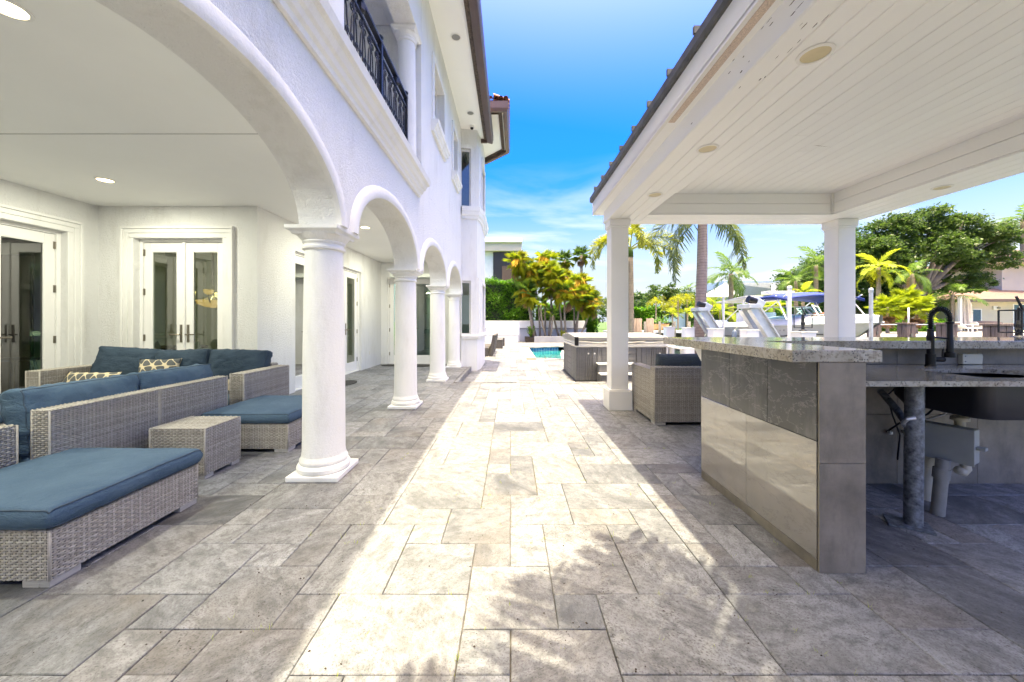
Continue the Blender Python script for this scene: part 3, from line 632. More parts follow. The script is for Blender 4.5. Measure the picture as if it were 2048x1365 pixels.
# recessed lights under the loggia ceiling
def downlight(parent, x, y, z, r, lens, lit=True, recess=0.015):
    m = MB(); m.lathe([(r, z-0.006), (r*1.0, z-0.001), (r*1.22, z-0.001), (r*1.27, z-0.004), (r*1.25, z-0.008), (r*1.02, z-0.010), (r, z-0.006)], 28, (x, y, 0)); m.f = [f for f in m.f if len(f) == 4]
    o = obj('recessed_light', m, MT['paint'], parent, auto=40)
    l = MB(); l.lathe([(r*1.01, z-0.004), (r*0.98, z-0.0035)], 24, (x, y, 0)); obj('lens', l, MT[lens], o)
for x, y in [(-4.95, 4.58), (-2.77, 2.065), (-2.67, 6.89), (-4.95, 2.065), (-2.67, 9.3), (-4.95, -0.4), (-2.77, -0.4)]:  # the trailing entries are unseen lamps added to fill the loggia with light
    downlight(house, x, y, ZC, 0.075, 'lamp')
    ld_ = bpy.data.lights.new('downlight', 'AREA'); ld_.shape = 'DISK'; ld_.size = 0.13; ld_.energy = 10.0; ld_.color = (0.90, 0.95, 1.0)
    lo_ = bpy.data.objects.new('downlight', ld_); COL.objects.link(lo_); lo_.parent = house; lo_.location = Vector((x, y, ZC-0.012))-Vector(OFF[house])
# sockets on the white wall
for y in (6.25, 10.1):
    m = MB(); m.box(X3, X3+0.006, y-0.036, y+0.036, 0.34, 0.46); o = obj('socket_plate', m, MT['paint'], house, bevel=0.003)
    m = MB(); m.box(X3+0.006, X3+0.009, y-0.016, y+0.016, 0.36, 0.39); m.box(X3+0.006, X3+0.009, y-0.016, y+0.016, 0.41, 0.44); obj('socket', m, MT['cream'], o)
# upper storey
EZ = 6.42
def band(name, mat, xo, prof, y0, y1, bev=0):     # mould swept along y; prof is (out, z)
    m = MB(); m.prism([(xo+a, z) for a, z in prof], y0, y1, 'y'); return obj(name, m, MT[mat], house, bevel=bev)
band('balcony_cornice', 'trim', XF, [(-0.02, 3.08), (0.035, 3.08), (0.045, 3.115), (0.07, 3.13), (0.085, 3.165), (0.11, 3.18), (0.135, 3.225), (0.17, 3.24), (0.19, 3.30), (-0.02, 3.31)], -5, 5.53)
m = MB(); m.box(-3.3, XF+0.002, -5, 5.7, 3.345, 3.42); obj('balcony_floor', m, MT['ceil'], house)
m = MB(); m.box(-3.45, -3.3, -5, 5.85, 3.3, EZ+0.1); m.box(-3.3, XB, 5.72, 5.85, 3.3, EZ+0.1); obj('balcony_back_wall', m, MT['stucco'], house)
m = MB(); m.box(XB, XF, -5, 5.70, 5.50, EZ+0.15); m.box(-3.3, XB, -5, 5.7, 5.75, 5.9); obj('balcony_beam', m, MT['stucco'], house, bevel=0.01)
def column_up(y):
    column(-1.53, y, 3.42, 2.08, 0.85, 0.36)
for y in (3.11, 5.53): column_up(y)
wins = [(6.55, 7.55, 4.72, 5.80), (8.75, 9.45, 4.72, 5.80)]
m = MB()
def upper(y0, y1, ops):
    cur = y0
    for a, b, zb_, zt in ops:
        m.box(XB, XF, cur, a, 3.342, EZ+0.14); m.box(XB, XF, a, b, 3.342, zb_); m.box(XB, XF, a, b, zt, EZ+0.14); cur = b
    m.box(XB, XF, cur, y1, 3.342, EZ+0.14)
upper(5.71, BAYY, wins); obj('upper_wall', m, MT['stucco'], house)
for a, b, z0, z1 in wins:
    t = MB(); q = 0.10
    t.box(XF-0.002, XF+0.035, a-q, a, z0, z1+q); t.box(XF-0.002, XF+0.035, b, b+q, z0, z1+q); t.box(XF-0.002, XF+0.035, a, b, z1, z1+q)
    o = obj('window_surround', t, MT['trim'], house, bevel=0.006)
    s_ = MB(); s_.prism([(XF, z0-0.20), (XF+0.05, z0-0.20), (XF+0.06, z0-0.15), (XF+0.085, z0-0.135), (XF+0.095, z0-0.085), (XF+0.12, z0-0.07), (XF+0.13, z0-0.005), (XF, z0)], a-0.14, b+0.14, 'y'); obj('sill', s_, MT['trim'], o)
    f = MB(); xx = XF-0.12
    for (p0, p1, r0, r1) in [(a, a+0.06, z0, z1), (b-0.06, b, z0, z1), (a+0.06, b-0.06, z0, z0+0.06), (a+0.06, b-0.06, z1-0.06, z1), (a+0.06, b-0.06, (z0+z1)/2-0.025, (z0+z1)/2+0.025)]: f.box(xx-0.05, xx, p0, p1, r0, r1)
    w_ = obj('window', f, MT['paint'], house); gl = MB(); gl.quad((xx-0.03, a, z0), (xx-0.03, b, z0), (xx-0.03, b, z1), (xx-0.03, a, z1)); obj('pane', gl, MT['darkglass'], w_)
# eave of the main roof: soffit, rough flashing strip, gutter, fascia, roof slab, tiles
EO = -0.50
m = MB(); m.box(-3.4, EO-0.20, -6, 10.93, EZ+0.14, EZ+0.20); obj('soffit', m, MT['ceil'], house)
m = MB(); m.box(EO-0.27, EO-0.18, -6, 10.86, EZ+0.095, EZ+0.139); obj('soffit_flashing', m, MT['brownvent'], house)
def gutter_prof(x): return [(x-0.18, EZ+0.03), (x-0.035, EZ-0.01), (x-0.01, EZ+0.03), (x-0.01, EZ+0.07), (x+0.0, EZ+0.10), (x+0.0, EZ+0.235), (x-0.02, EZ+0.25), (x-0.18, EZ+0.25)]
m = MB(); m.prism(gutter_prof(EO), -6, 10.93, 'y'); obj('gutter', m, MT['brown'], house, bevel=0.006)
m = MB(); m.box(-1.4, EO-0.18, 10.90, 10.96, EZ+0.03, EZ+0.25); obj('fascia_return', m, MT['brown'], house, bevel=0.004)
m = MB(); m.prism([(EO-0.02, EZ+0.252), (-13, EZ+4.6), (-13, EZ+4.3), (EO-0.3, EZ+0.22)], -6, 10.95, 'y'); obj('roof', m, MT['rooftile'], house)
m = MB(); m.box(-13, -3.46, -6.2, 15.2, 3.3, EZ+0.3); m.box(-12.8, -11.1, -6.2, 15.2, -0.3, 3.3); m.box(-13, X1-0.35, 9.01, 15.2, 0, 3.3); obj('main_block', m, MT['stucco'], house)
# projecting bay with its taller roof
BX = -0.87
pts = [(-1.36, BAYY), (-0.93, BAYY+0.10), (-0.86, BAYY+0.55), (-0.86, 12.6), (-1.36, 13.2)]
def bay_ring(d, z):   # offset outline
    return [(x+d*ox, y+d*oy, z) for (x, y), (ox, oy) in zip(pts, [(0.3, -1), (0.8, -0.9), (1, -0.3), (1, 0.5), (0.6, 1)])]
def bay_part(name, mat, prof, bev=0):
    m = MB(); m.grid([bay_ring(d, z) for d, z in prof]); return obj(name, m, MT[mat], house, bevel=bev)
bay_part('bay_base', 'stucco', [(0, -0.3), (0, 0.79)])
bay_part('bay_sill', 'trim', [(-0.05, 0.76), (0.03, 0.76), (0.045, 0.80), (0.06, 0.83), (0.06, 0.87), (-0.05, 0.88)])
bay_part('bay_wall', 'stucco', [(0, 2.46), (0, 4.13)])
bay_part('bay_cornice', 'trim', [(-0.05, 4.08), (0.03, 4.08), (0.045, 4.15), (0.075, 4.18), (0.09, 4.26), (0.11, 4.29), (0.12, 4.40), (-0.05, 4.42)])
bay_part('bay_frieze', 'stucco', [(0, 6.1), (0, 6.95)])
def seg(i, t): a, b = pts[i], pts[i+1]; return (a[0]+(b[0]-a[0])*t, a[1]+(b[1]-a[1])*t)
for (z0, z1) in [(0.86, 2.47), (4.40, 6.12)]:
    for i, sp in [(0, (0.0, 0.62, 0.66, 1.0)), (1, (0.0, 0.12, 0.2, 1.0)), (2, (0.0, 0.14, 0.86, 1.0)), (3, (0.0, 0.2, 0.8, 1.0))]:
        nrm = [(0.22, -1), (1, -0.15), (1, 0), (0.77, 0.64)][i]
        def wbox(mb, t0, t1, q0, q1, d0, d1):
            a, b = seg(i, t0), seg(i, t1); v = []
            for zz in (q0, q1):
                for (p, d) in [(a, d0), (b, d0), (b, d1), (a, d1)]: v.append((p[0]+nrm[0]*d, p[1]+nrm[1]*d, zz))
            mb.add(v, [(0, 3, 2, 1), (4, 5, 6, 7), (0, 1, 5, 4), (1, 2, 6, 5), (2, 3, 7, 6), (3, 0, 4, 7)])
        lo, hi = (0.0, sp[1]) if i == 0 else (sp[1], sp[2])
        m = MB(); wbox(m, hi, 1.0, z0, z1, -0.12, 0.0); 
        if i: wbox(m, 0.0, lo, z0, z1, -0.12, 0.0)
        o = obj('bay_pier', m, MT['stucco'], house)
        m = MB(); wbox(m, hi-0.015, hi+0.10*(1 if i == 0 else 0.3), z0, z1-0.07, -0.02, 0.03); wbox(m, lo, hi, z1-0.10, z1-0.002, -0.02, 0.035)
        if i: wbox(m, lo-0.03, lo+0.02, z0, z1-0.07, -0.02, 0.03)
        o = obj('window_surround', m, MT['trim'], house)
        m = MB(); wbox(m, lo, lo+0.05, z0, z1-0.1, -0.09, -0.05); wbox(m, hi-0.09, hi-0.015, z0, z1-0.1, -0.09, -0.05); wbox(m, lo+0.05, hi-0.09, z0, z0+0.06, -0.09, -0.05); wbox(m, lo+0.05, hi-0.09, z1-0.16, z1-0.1, -0.09, -0.05)
        wd = obj('window', m, MT['paint'], house)
        m = MB(); a, b = seg(i, lo), seg(i, hi); d = -0.07
        m.quad((a[0]+nrm[0]*d, a[1]+nrm[1]*d, z0), (b[0]+nrm[0]*d, b[1]+nrm[1]*d, z0), (b[0]+nrm[0]*d, b[1]+nrm[1]*d, z1-0.1), (a[0]+nrm[0]*d, a[1]+nrm[1]*d, z1-0.1))
        obj('pane', m, MT['glass' if z0 < 2 else 'darkglass'], wd)
m = MB(); m.box(-3.4, -1.4, 13.2, 13.4, -0.3, 6.9); m.box(-3.4, -1.37, BAYY+0.25, 13.2, 2.5, 2.6); m.box(-3.4, -1.37, BAYY+0.21, 13.2, 6.1, 6.4); m.box(-2.45, -1.37, 13.0, 13.2, 0, 6); m.box(-2.5, -2.4, BAYY+0.95, 13.2, 0, 6.1); m.box(-2.4, -1.1, 12.2, 12.3, 0, 2.5); obj('bay_core', m, MT['darkroom'], house)
B2 = 6.75
rp = [(-1.6, 9.75), (-0.06, 9.75), (-0.02, 12.25), (-0.80, 13.1), (-2.4, 13.9)]
def ring2(d, z): return [(x-d*ox, y-d*oy, z) for (x, y), (ox, oy) in zip(rp, [(0, -1), (1, -1), (1, 0.5), (0.7, 0.8), (0, 1)])]
m = MB(); m.add([(x, y, B2+0.08) for x, y in [(-2.6, 9.78)]+[(p[0], p[1]) for p in ring2(0.10, 0)[1:4]]+[(-2.6, 13.9)]], [(0, 1, 2, 3, 4)]); obj('bay_soffit', m, MT['ceil'], house)
m = MB(); m.grid([ring2(0.26, B2+0.02), ring2(0.26, B2+0.075), ring2(0.17, B2+0.075), ring2(0.17, B2+0.02)]); obj('soffit_flashing', m, MT['brownvent'], house)
m = MB(); m.grid([ring2(0.14, B2+0.06), ring2(0.12, B2-0.01), ring2(0.03, B2-0.02), ring2(0.0, B2+0.06), ring2(0.0, B2+0.24), ring2(0.14, B2+0.26)]); obj('gutter', m, MT['brown'], house)
m = MB(); m.add(ring2(0.02, B2+0.26)+[(-2.6, 11.4, B2+1.25)], [(0, 1, 5), (1, 2, 5), (2, 3, 5), (3, 4, 5)]); obj('roof', m, MT['rooftile'], house)
for q in range(9):      # barrel tiles along the front hip edge
    x = -1.2+q*0.135
    m = MB(); rows = []
    for yy, zz in ((9.72, B2+0.29), (10.1, B2+0.43)):
        rows.append([(x+0.065*math.cos(a), yy, zz+0.065*math.sin(a)) for a in [PI*t/8 for t in range(9)]])
    m.grid(rows); obj('roof_tile', m, MT['rooftile'], house, smooth=True)
for q in range(14):
    y = 9.9+q*0.17; m = MB(); rows = []
    for xx, zz in ((-0.02, B2+0.29), (-0.45, B2+0.45)):
        rows.append([(xx, y+0.07*math.cos(a), zz+0.07*math.sin(a)) for a in [PI*t/8 for t in range(9)]])
    m.grid(rows); obj('roof_tile', m, MT['rooftile'], house, smooth=True)
for y in (7.0, 9.55, 4.6):
    downlight(house, -1.02, y, EZ+0.139, 0.08, 'vinyl')
m = MB(); m.lathe([(0.06, EZ+0.139), (0.065, EZ+0.10), (0.05, EZ+0.095)], 20, (-1.05, 10.2, 0)); o = obj('security_camera', m, MT['paint'], house, auto=40)
m = MB(); m.lathe([(0.045, EZ+0.10), (0.045, EZ+0.085), (0.035, EZ+0.06), (0.012, EZ+0.045)], 18, (-1.05, 10.2, 0)); obj('dome', m, MT['black'], o, smooth=True)
# wrought iron balcony rail between the balcony columns
RX, R0, R1, RZ0, RZ1 = -1.50, 3.27, 5.39, 3.50, 4.46
m = MB(); m.box(RX-0.028, RX+0.028, R0, R1, RZ1-0.02, RZ1+0.012); m.box(RX-0.014, RX+0.014, R0, R1, RZ1-0.15, RZ1-0.125); m.box(RX-0.014, RX+0.014, R0, R1, RZ0, RZ0+0.03)
rail = obj('balcony_rail', m, MT['iron'], house)
for y in (R0+0.02, 4.32, R1-0.02):
    m = MB(); m.box(RX-0.025, RX+0.025, y-0.025, y+0.025, 3.42, RZ1+0.03); m.lathe([(0.02, 0), (0.034, 0.02), (0.036, 0.035), (0.02, 0.055), (0.0, 0.06)], 12, (RX, y, RZ1+0.03)); obj('rail_post', m, MT['iron'], rail)
def scroll(cy, cz, r, a0, turns, sgn):
    return [(RX, cy+sgn*r*(1-0.72*t)*math.cos(a0+t*turns*2*PI), cz+r*(1-0.72*t)*math.sin(a0+t*turns*2*PI)) for t in [i/22 for i in range(23)]]
nb = 10
for q in range(nb):
    y = R0+0.11+q*(R1-R0-0.2)/(nb-1); s_ = 1 if q % 2 else -1
    if abs(y-4.32) < 0.04: continue
    b = MB(); b.tube([(RX, y, RZ0), (RX, y, RZ1-0.13)], 0.0085, 6); zt, zl = RZ1-0.26, RZ0+0.16; zm = (zt+zl)/2
    for sg in (1, -1):
        b.tube([(RX, y+sg*0.012, zm-0.28), (RX, y+sg*0.05, zm-0.2), (RX, y+sg*0.075, zm), (RX, y+sg*0.05, zm+0.2), (RX, y+sg*0.012, zm+0.28)], 0.0075, 6)
        b.tube(scroll(y+sg*0.05, zt+0.03, 0.048, PI/2, 1.3, sg), 0.0075, 5); b.tube(scroll(y+sg*0.05, zl-0.02, 0.048, -PI/2, -1.3, sg), 0.0075, 5)
        b.tube(scroll(y+sg*0.06, zm, 0.035, 0, 1.2, sg), 0.0075, 5)
    obj('scroll_baluster', b, MT['iron'], rail)
for y in (3.75, 4.9):
    m = MB(); m.lathe([(0.012, 0), (0.05, 0.02), (0.05, 0.08), (0.012, 0.1)], 6, (RX, y, RZ1-0.125)); obj('rail_rosette', m, MT['iron'], rail)

# ================================================================== PAVILION
pav = thing('pavilion', 'open white wooden pavilion with plank ceiling over the outdoor bar', 'pavilion', (3.2, 2.5, 0))
PX0, PX1, PXI0, PXI1 = 1.40, 4.97, 1.87, 4.38; PY1, PYI1, PY0, PYI0 = 5.57, 5.10, 0.35, 0.82; BZ, CZ = 2.70, 2.985  # unseen near end kept short so more daylight gets under the roof
def post(x, y, b=0.165, s_=0.122):
    m = MB(); m.box(x-s_, x+s_, y-s_, y+s_, 0.28, BZ-0.10); o = obj('post', m, MT['paint'], pav, bevel=0.006)
    m = MB(); m.box(x-b, x+b, y-b, y+b, 0.0, 0.272); m.box(x-b+0.012, x+b-0.012, y-b+0.012, y+b-0.012, 0.272, 0.287); obj('post_base', m, MT['paint'], o, bevel=0.005)
    m = MB(); m.box(x-s_-0.022, x+s_+0.022, y-s_-0.022, y+s_+0.022, BZ-0.10, BZ-0.002); m.box(x-s_-0.008, x+s_+0.008, y-s_-0.008, y+s_+0.008, BZ-0.125, BZ-0.10); obj('post_cap', m, MT['paint'], o, bevel=0.004)
post(1.545, 5.42); post(4.755, 5.42); post(1.545, 0.58); post(4.755, 0.58)
# beams boxed in boards: bottom boards and inner side boards each a piece
def board(x0, x1, y0, y1, z0, z1, name='board', parent=None):
    m = MB(); m.box(x0, x1, y0, y1, z0, z1); return obj(name, m, MT['plank'], parent or pav, bevel=0.004, seg=1)
m = MB(); m.box(PX0+0.02, PXI0-0.02, PY0, PY1-0.02, BZ+0.02, CZ+0.1); m.box(PXI1+0.02, PX1-0.02, PY0, PY1-0.02, BZ+0.02, CZ+0.1); m.box(PXI0-0.02, PXI1+0.02, PYI1+0.02, PY1-0.02, BZ+0.02, CZ+0.1); m.box(PXI0-0.02, PXI1+0.02, PY0, PYI0-0.02, BZ+0.02, CZ+0.1)
core = obj('beam', m, MT['plank'], pav)
for (a, b) in [(PX0, PXI0), (PXI1, PX1)]:
    n = 4 if a < 2 else 4; wv = (b-a)/n
    for q in range(n): board(a+q*wv+0.0015, a+(q+1)*wv-0.0015, PY0, PY1 if (a+q*wv) else PY1, BZ, BZ+0.02, 'beam_board', core)
for q in range(4):
    wv = (PY1-PYI1)/4; board(PXI0+0.001, PXI1-0.001, PYI1+q*wv+0.0015, PYI1+(q+1)*wv-0.0015, BZ-0.001, BZ+0.02, 'beam_board', core)
for q in range(2):
    z0, z1 = BZ+0.022+q*0.135, BZ+0.153+q*0.135
    board(PXI0+0.02, PXI1-0.02, PYI1-0.003, PYI1+0.0185, z0, z1, 'side_board', core); board(PXI1-0.003, PXI1+0.0185, PYI0, PYI1+0.018, z0, z1, 'side_board', core); board(PXI0-0.0185, PXI0+0.003, PYI0, PYI1+0.018, z0, z1, 'side_board', core)
m = MB(); m.box(PXI1-0.03, PXI1-0.0035, PYI1-0.03, PYI1-0.0035, BZ+0.025, CZ); obj('corner_bead', m, MT['paint'], core)
board(PX0-0.018, PX0+0.018, PY0, PY1, BZ-0.004, BZ+0.175, 'beam_face', core); board(PX0-0.026, PX0-0.0185, PY0, PY1, BZ-0.002, BZ+0.03, 'beam_trim', core)
board(PX1-0.018, PX1+0.018, PY0, PY1, BZ-0.004, BZ+0.175, 'beam_face', core); board(PX0+0.02, PX1-0.02, PY1-0.02, PY1+0.016, BZ-0.004, BZ+0.175, 'beam_face', core)
pw = 0.1315; n = int((PXI1-PXI0)/pw)+1
for q in range(n):
    x0 = PXI0+q*pw; x1 = min(x0+pw, PXI1)
    cut = [PYI0]+([random.uniform(1.6, 4.4)] if random.random() < 0.45 else [])+[PYI1]
    for ya, yb in zip(cut[:-1], cut[1:]): board(x0+0.0015, x1-0.0015, ya+0.0008, yb-0.0008, CZ+random.uniform(-0.001, 0.001), CZ+0.02, 'ceiling_plank')
# a warped plank end with a dark split in the ceiling
m = MB(); m.add([(2.98, 3.69, CZ-0.0022), (3.02, 3.685, CZ-0.006), (3.17, 3.72, CZ-0.006), (3.19, 3.73, CZ-0.002)], [(0, 1, 2, 3)]); obj('lifted_splinter', m, MT['wood'], pav)
def plamp(x, y): downlight(pav, x, y, BZ, 0.068, 'lampoff')
for y in (2.03, 3.14, 4.28): plamp(1.65, y)
for x, y in ((4.66, 4.05), (4.66, 2.6)): plamp(x, y)
# eave: soffit with vent strip, fascia, metal edge with seams, hip roof
EX0, EX1, EY1, EY0 = 1.25, 5.15, 5.72, 0.17; SZ = 2.867
def ringr(d, z): return [(EX0+d, EY0+d, z), (EX1-d, EY0+d, z), (EX1-d, EY1-d, z), (EX0+d, EY1-d, z)]
def rsweep(name, mat, prof, par=pav, bev=0):
    m = MB(); m.grid([ringr(d, z) for d, z in prof], closed=True); return obj(name, m, MT[mat], par, bevel=bev)
rsweep('eave_soffit', 'plank', [(0.03, SZ+0.004), (0.16, SZ+0.004)])
rsweep('eave_trim', 'paint', [(0.0, SZ+0.03), (0.0, SZ), (0.03, SZ), (0.03, SZ+0.03)])
rsweep('fascia', 'paint', [(0.012, SZ+0.02), (0.0, SZ+0.022), (0.0, SZ+0.19), (0.03, SZ+0.19)])
m = MB()
m.box(EX0+0.034, EX0+0.085, PY0, 3.05, SZ-0.001, SZ+0.003); obj('soffit_vent', m, simple('pinkish_vent_mesh', (0.62, 0.50, 0.42), 0.8, var=0.3, vs=160), pav)
rsweep('roof_edge', 'roofmetal', [(0.02, SZ+0.192), (-0.02, SZ+0.192), (-0.035, SZ+0.215), (-0.035, SZ+0.275), (-0.01, SZ+0.285), (0.1, SZ+0.32)])
m = MB(); r0 = ringr(0.0, SZ+0.284); m.add(r0+[(3.2, 2.0, SZ+1.2), (3.2, 3.9, SZ+1.2)], [(0, 1, 4), (1, 2, 5, 4), (2, 3, 5), (3, 0, 4, 5)]); roof = obj('roof', m, MT['roofmetal'], pav)
q = 0
y = EY0+0.2
while y < EY1:
    m = MB(); m.box(EX0-0.045, EX0+0.06, y-0.011, y+0.011, SZ+0.275, SZ+0.325); obj('roof_seam', m, MT['roofmetal'], roof); y += 0.42
m = MB(); m.box(PX0+0.02, PX1-0.02, PY0+0.02, PY1-0.02, CZ+0.03, CZ+0.08); obj('ceiling_deck', m, MT['wood'], pav)

# cracked paint along the near end of the left beam: short dark slivers
m = MB(); rk = random.Random(8)
for q in range(24):
    y = 1.45+abs(rk.gauss(0, 0.55)); x = rk.choice([PX0+0.004, PX0+0.02, PX0+0.05, PX0+0.10])+rk.uniform(-0.012, 0.012); L = rk.uniform(0.012, 0.06); w_ = rk.uniform(0.0012, 0.004)
    m.add([(x-w_, y, BZ-0.0008), (x+w_, y+L*0.3, BZ-0.0008), (x+w_*0.5, y+L, BZ-0.0008), (x-w_, y+L*0.7, BZ-0.0008)], [(0, 1, 2, 3)])
    x2 = PX0-0.0185; z = BZ+rk.choice([0.05, 0.12, 0.165])+rk.uniform(-.01, .01); m.add([(x2, y, z), (x2, y+L*0.3, z+w_*2), (x2, y+L, z+w_), (x2, y+L*0.6, z-w_)], [(0, 1, 2, 3)])
o = obj('paint_cracks', m, simple('bare_grey_wood', (0.10, 0.085, 0.07), 0.9), core); o['kind'] = 'stuff'
# ================================================================== OUTDOOR BAR
bar = thing('outdoor_bar', 'L shaped outdoor bar with granite tops and polished stone tile sides', 'bar', (1.65, 2.4, 0))
BL, BR, BN, BF, BT = 1.54, 1.76, 1.87, 3.01, 1.046
m = MB(); m.box(BL, BR, BN, BF, 0, BT); m.box(BR, 4.4, 2.90, BF, 0, BT); obj('bar_core', m, simple('dark_grout', (0.03, 0.03, 0.03), 0.9), bar)
def tile(name, mat, x0, x1, y0, y1, z0, z1, rot=False):
    m = MB(); m.cur = random.random(); m.box(x0, x1, y0, y1, z0, z1); return obj(name, m, MT[mat], bar, bevel=0.0015, seg=1, rnd=True)
ty = [1.875, 2.233, 2.62, BF]
for a, b in zip(ty[:-1], ty[1:]): tile('slate_tile', 'slate', BL-0.010, BL, a+0.001, b-0.001, 0.652, BT)
ty = [1.875, 2.436, BF]
for a, b in zip(ty[:-1], ty[1:]): tile('travertine_tile', 'polished', BL-0.010, BL, a+0.001, b-0.001, 0.062, 0.649)
tile('skirting_tile', 'concrete', BL-0.009, BL, 1.875, BF, 0.0, 0.059)
tile('end_tile', 'concrete', BL-0.008, BR+0.004, BN-0.010, BN, 0.0, 0.543); tile('end_tile', 'concrete', BL-0.008, BR+0.004, BN-0.010, BN, 0.545, BT)
for a, b in [(1.875, 2.45), (2.453, 2.895)]:
    tile('inner_tile', 'concrete', BR, BR+0.010, a, b, 0.0, 0.533); tile('inner_tile', 'concrete', BR, BR+0.010, a, b, 0.536, 0.885)
xs = [BR+0.012, 2.42, 2.98, 3.60, 4.2]
for a, b in zip(xs[:-1], xs[1:]):
    tile('inner_tile', 'concrete', a+0.001, b-0.001, 2.89, 2.90, 0.0, 0.533); tile('inner_tile', 'concrete', a+0.001, b-0.001, 2.89, 2.90, 0.536, 0.888)
    tile('backsplash_tile', 'concrete', a+0.001, b-0.001, 2.89, 2.90, 0.921, BT)
m = MB(); m.box(1.392, 1.84, 1.853, 3.42, BT+0.001, 1.107); obj('raised_top', m, MT['granite'], bar, bevel=0.005)
m = MB(); m.box(1.841, 4.6, 2.76, 3.42, BT+0.001, 1.1065); obj('raised_top', m, MT['granite'], bar, bevel=0.005)
m = MB(); m.prism([(3.011, 1.045), (3.30, 1.045), (3.011, 0.80)], 1.60, 1.64, 'x'); obj('corbel', m, MT['paint'], bar)
# working top with a rounded sink opening
SX0, SX1, SY0, SY1 = 2.78, 3.50, 2.20, 2.62
m = MB(); zt0, zt1 = 0.890, 0.920
m.box(BR+0.011, SX0, 2.07, 2.889, zt0, zt1); m.box(SX1, 4.5, 2.07, 2.889, zt0, zt1); m.box(SX0, SX1, 2.07, SY0, zt0, zt1); m.box(SX0, SX1, SY1, 2.889, zt0, zt1)
def fillet(cx, cy, sx, sy, r):
    pts = [(cx, cy)]+[(cx+sx*(r-r*math.sin(a)), cy+sy*(r-r*math.cos(a))) for a in [PI/2*t/10 for t in range(11)]]
    m.prism(pts, zt0, zt1, 'z')
fillet(SX1, SY1, -1, -1, 0.30); fillet(SX1, SY0, -1, 1, 0.06); fillet(SX0, SY1, 1, -1, 0.06); fillet(SX0, SY0, 1, 1, 0.06)
obj('working_top', m, MT['granite'], bar)
m = MB(); x0, x1, y0, y1, z0, z1 = 2.72, 3.75, 2.15, 2.70, 0.675, 0.889; t = 0.02
rows = []
def rr_(x0, x1, y0, y1, r, z):
    o = []
    for cx, cy, a0 in [(x1-r, y0+r, -PI/2), (x1-r, y1-r, 0), (x0+r, y1-r, PI/2), (x0+r, y0+r, PI)]:
        o += [(cx+r*math.cos(a0+PI/2*q/6), cy+r*math.sin(a0+PI/2*q/6), z) for q in range(7)]
    return o
m.grid([rr_(x0, x1, y0, y1, 0.07, z1), rr_(x0, x1, y0, y1, 0.07, z0+0.06), rr_(x0+0.03, x1-0.03, y0+0.03, y1-0.03, 0.08, z0)], closed=True); m.add(rr_(x0+0.03, x1-0.03, y0+0.03, y1-0.03, 0.08, z0), [tuple(range(28))])
m.grid([rr_(x0+t, x1-t, y0+t, y1-t, 0.06, z1), rr_(x0+t, x1-t, y0+t, y1-t, 0.06, z0+0.08), rr_(x0+0.05, x1-0.05, y0+0.05, y1-0.05, 0.06, z0+0.02)], closed=True); m.add(rr_(x0+0.05, x1-0.05, y0+0.05, y1-0.05, 0.06, z0+0.02), [tuple(range(28))])
obj('sink', m, MT['blackstone'], bar, auto=40)
# spring faucet
FXx, FY, FZ = 3.108, 2.775, 0.92
m = MB(); m.lathe([(0.032, 0), (0.032, 0.008), (0.028, 0.012), (0.028, 0.088), (0.021, 0.092), (0.0205, 0.20), (0.022, 0.205), (0.022, 0.225), (0.019, 0.23), (0.0185, 0.27), (0.01, 0.272)], 24, (FXx, FY, FZ)); fau = obj('faucet', m, MT['black'], bar, auto=40)
ARC = [(FXx, FY, FZ+0.26)]+[(FXx+0.06-0.06*math.cos(a), FY-0.02*(a/PI), FZ+0.355+0.068*math.sin(a)) for a in [PI*q/14 for q in range(15)]]+[(FXx+0.12, FY-0.02, FZ+0.33)]
m = MB(); m.tube(ARC, 0.011, 8); obj('hose', m, MT['black'], fau, smooth=True)
sp = []; NC = 24
import bisect
cum = [0]
for p, q in zip(ARC[:-1], ARC[1:]): cum.append(cum[-1]+(Vector(q)-Vector(p)).length)
for i in range(NC*10+1):
    d = cum[-1]*i/(NC*10); j = min(max(bisect.bisect(cum, d)-1, 0), len(ARC)-2); a, b = Vector(ARC[j]), Vector(ARC[j+1]); f = (d-cum[j])/(cum[j+1]-cum[j]); p = a.lerp(b, f); tn = (b-a).normalized(); n1 = tn.cross(Vector((0, 1, 0))).normalized(); n2 = tn.cross(n1); th = 2*PI*i/10
    sp.append(p+(n1*math.cos(th)+n2*math.sin(th))*0.0165)
m = MB(); m.tube(sp, 0.0032, 5); obj('spring', m, MT['black'], fau, smooth=True)
m = MB(); m.lathe([(0.012, 0.33), (0.024, 0.328), (0.024, 0.315), (0.016, 0.31), (0.0175, 0.20), (0.020, 0.195), (0.020, 0.105), (0.030, 0.10), (0.030, 0.066), (0.012, 0.065)], 20, (FXx+0.12, FY-0.02, FZ)); obj('spray_head', m, MT['black'], fau, auto=40)
m = MB(); m.tube([(FXx, FY, FZ+0.214), (FXx+0.12, FY-0.02, FZ+0.204)], 0.006, 8); m.tube([(FXx+0.02, FY, FZ+0.05), (FXx+0.085, FY-0.012, FZ+0.05)], 0.018, 12); m.tube([(FXx+0.075, FY-0.01, FZ+0.05), (FXx+0.082, FY-0.01, FZ+0.14)], 0.006, 8); obj('lever', m, MT['black'], fau, auto=40)
m = MB(); m.prism([(3.445, 0.923), (3.595, 0.923), (3.600, 0.985), (3.592, 1.003), (3.452, 1.003), (3.445, 0.995)], 2.855, 2.889, 'y'); o = obj('outlet_cover', m, MT['cream'], bar, bevel=0.004)
m = MB()
for zz in (0.945, 0.985): m.tube([(3.463, 2.856, zz), (3.463, 2.8525, zz)], 0.005, 8)
obj('screw', m, MT['pvcgrey'], o)
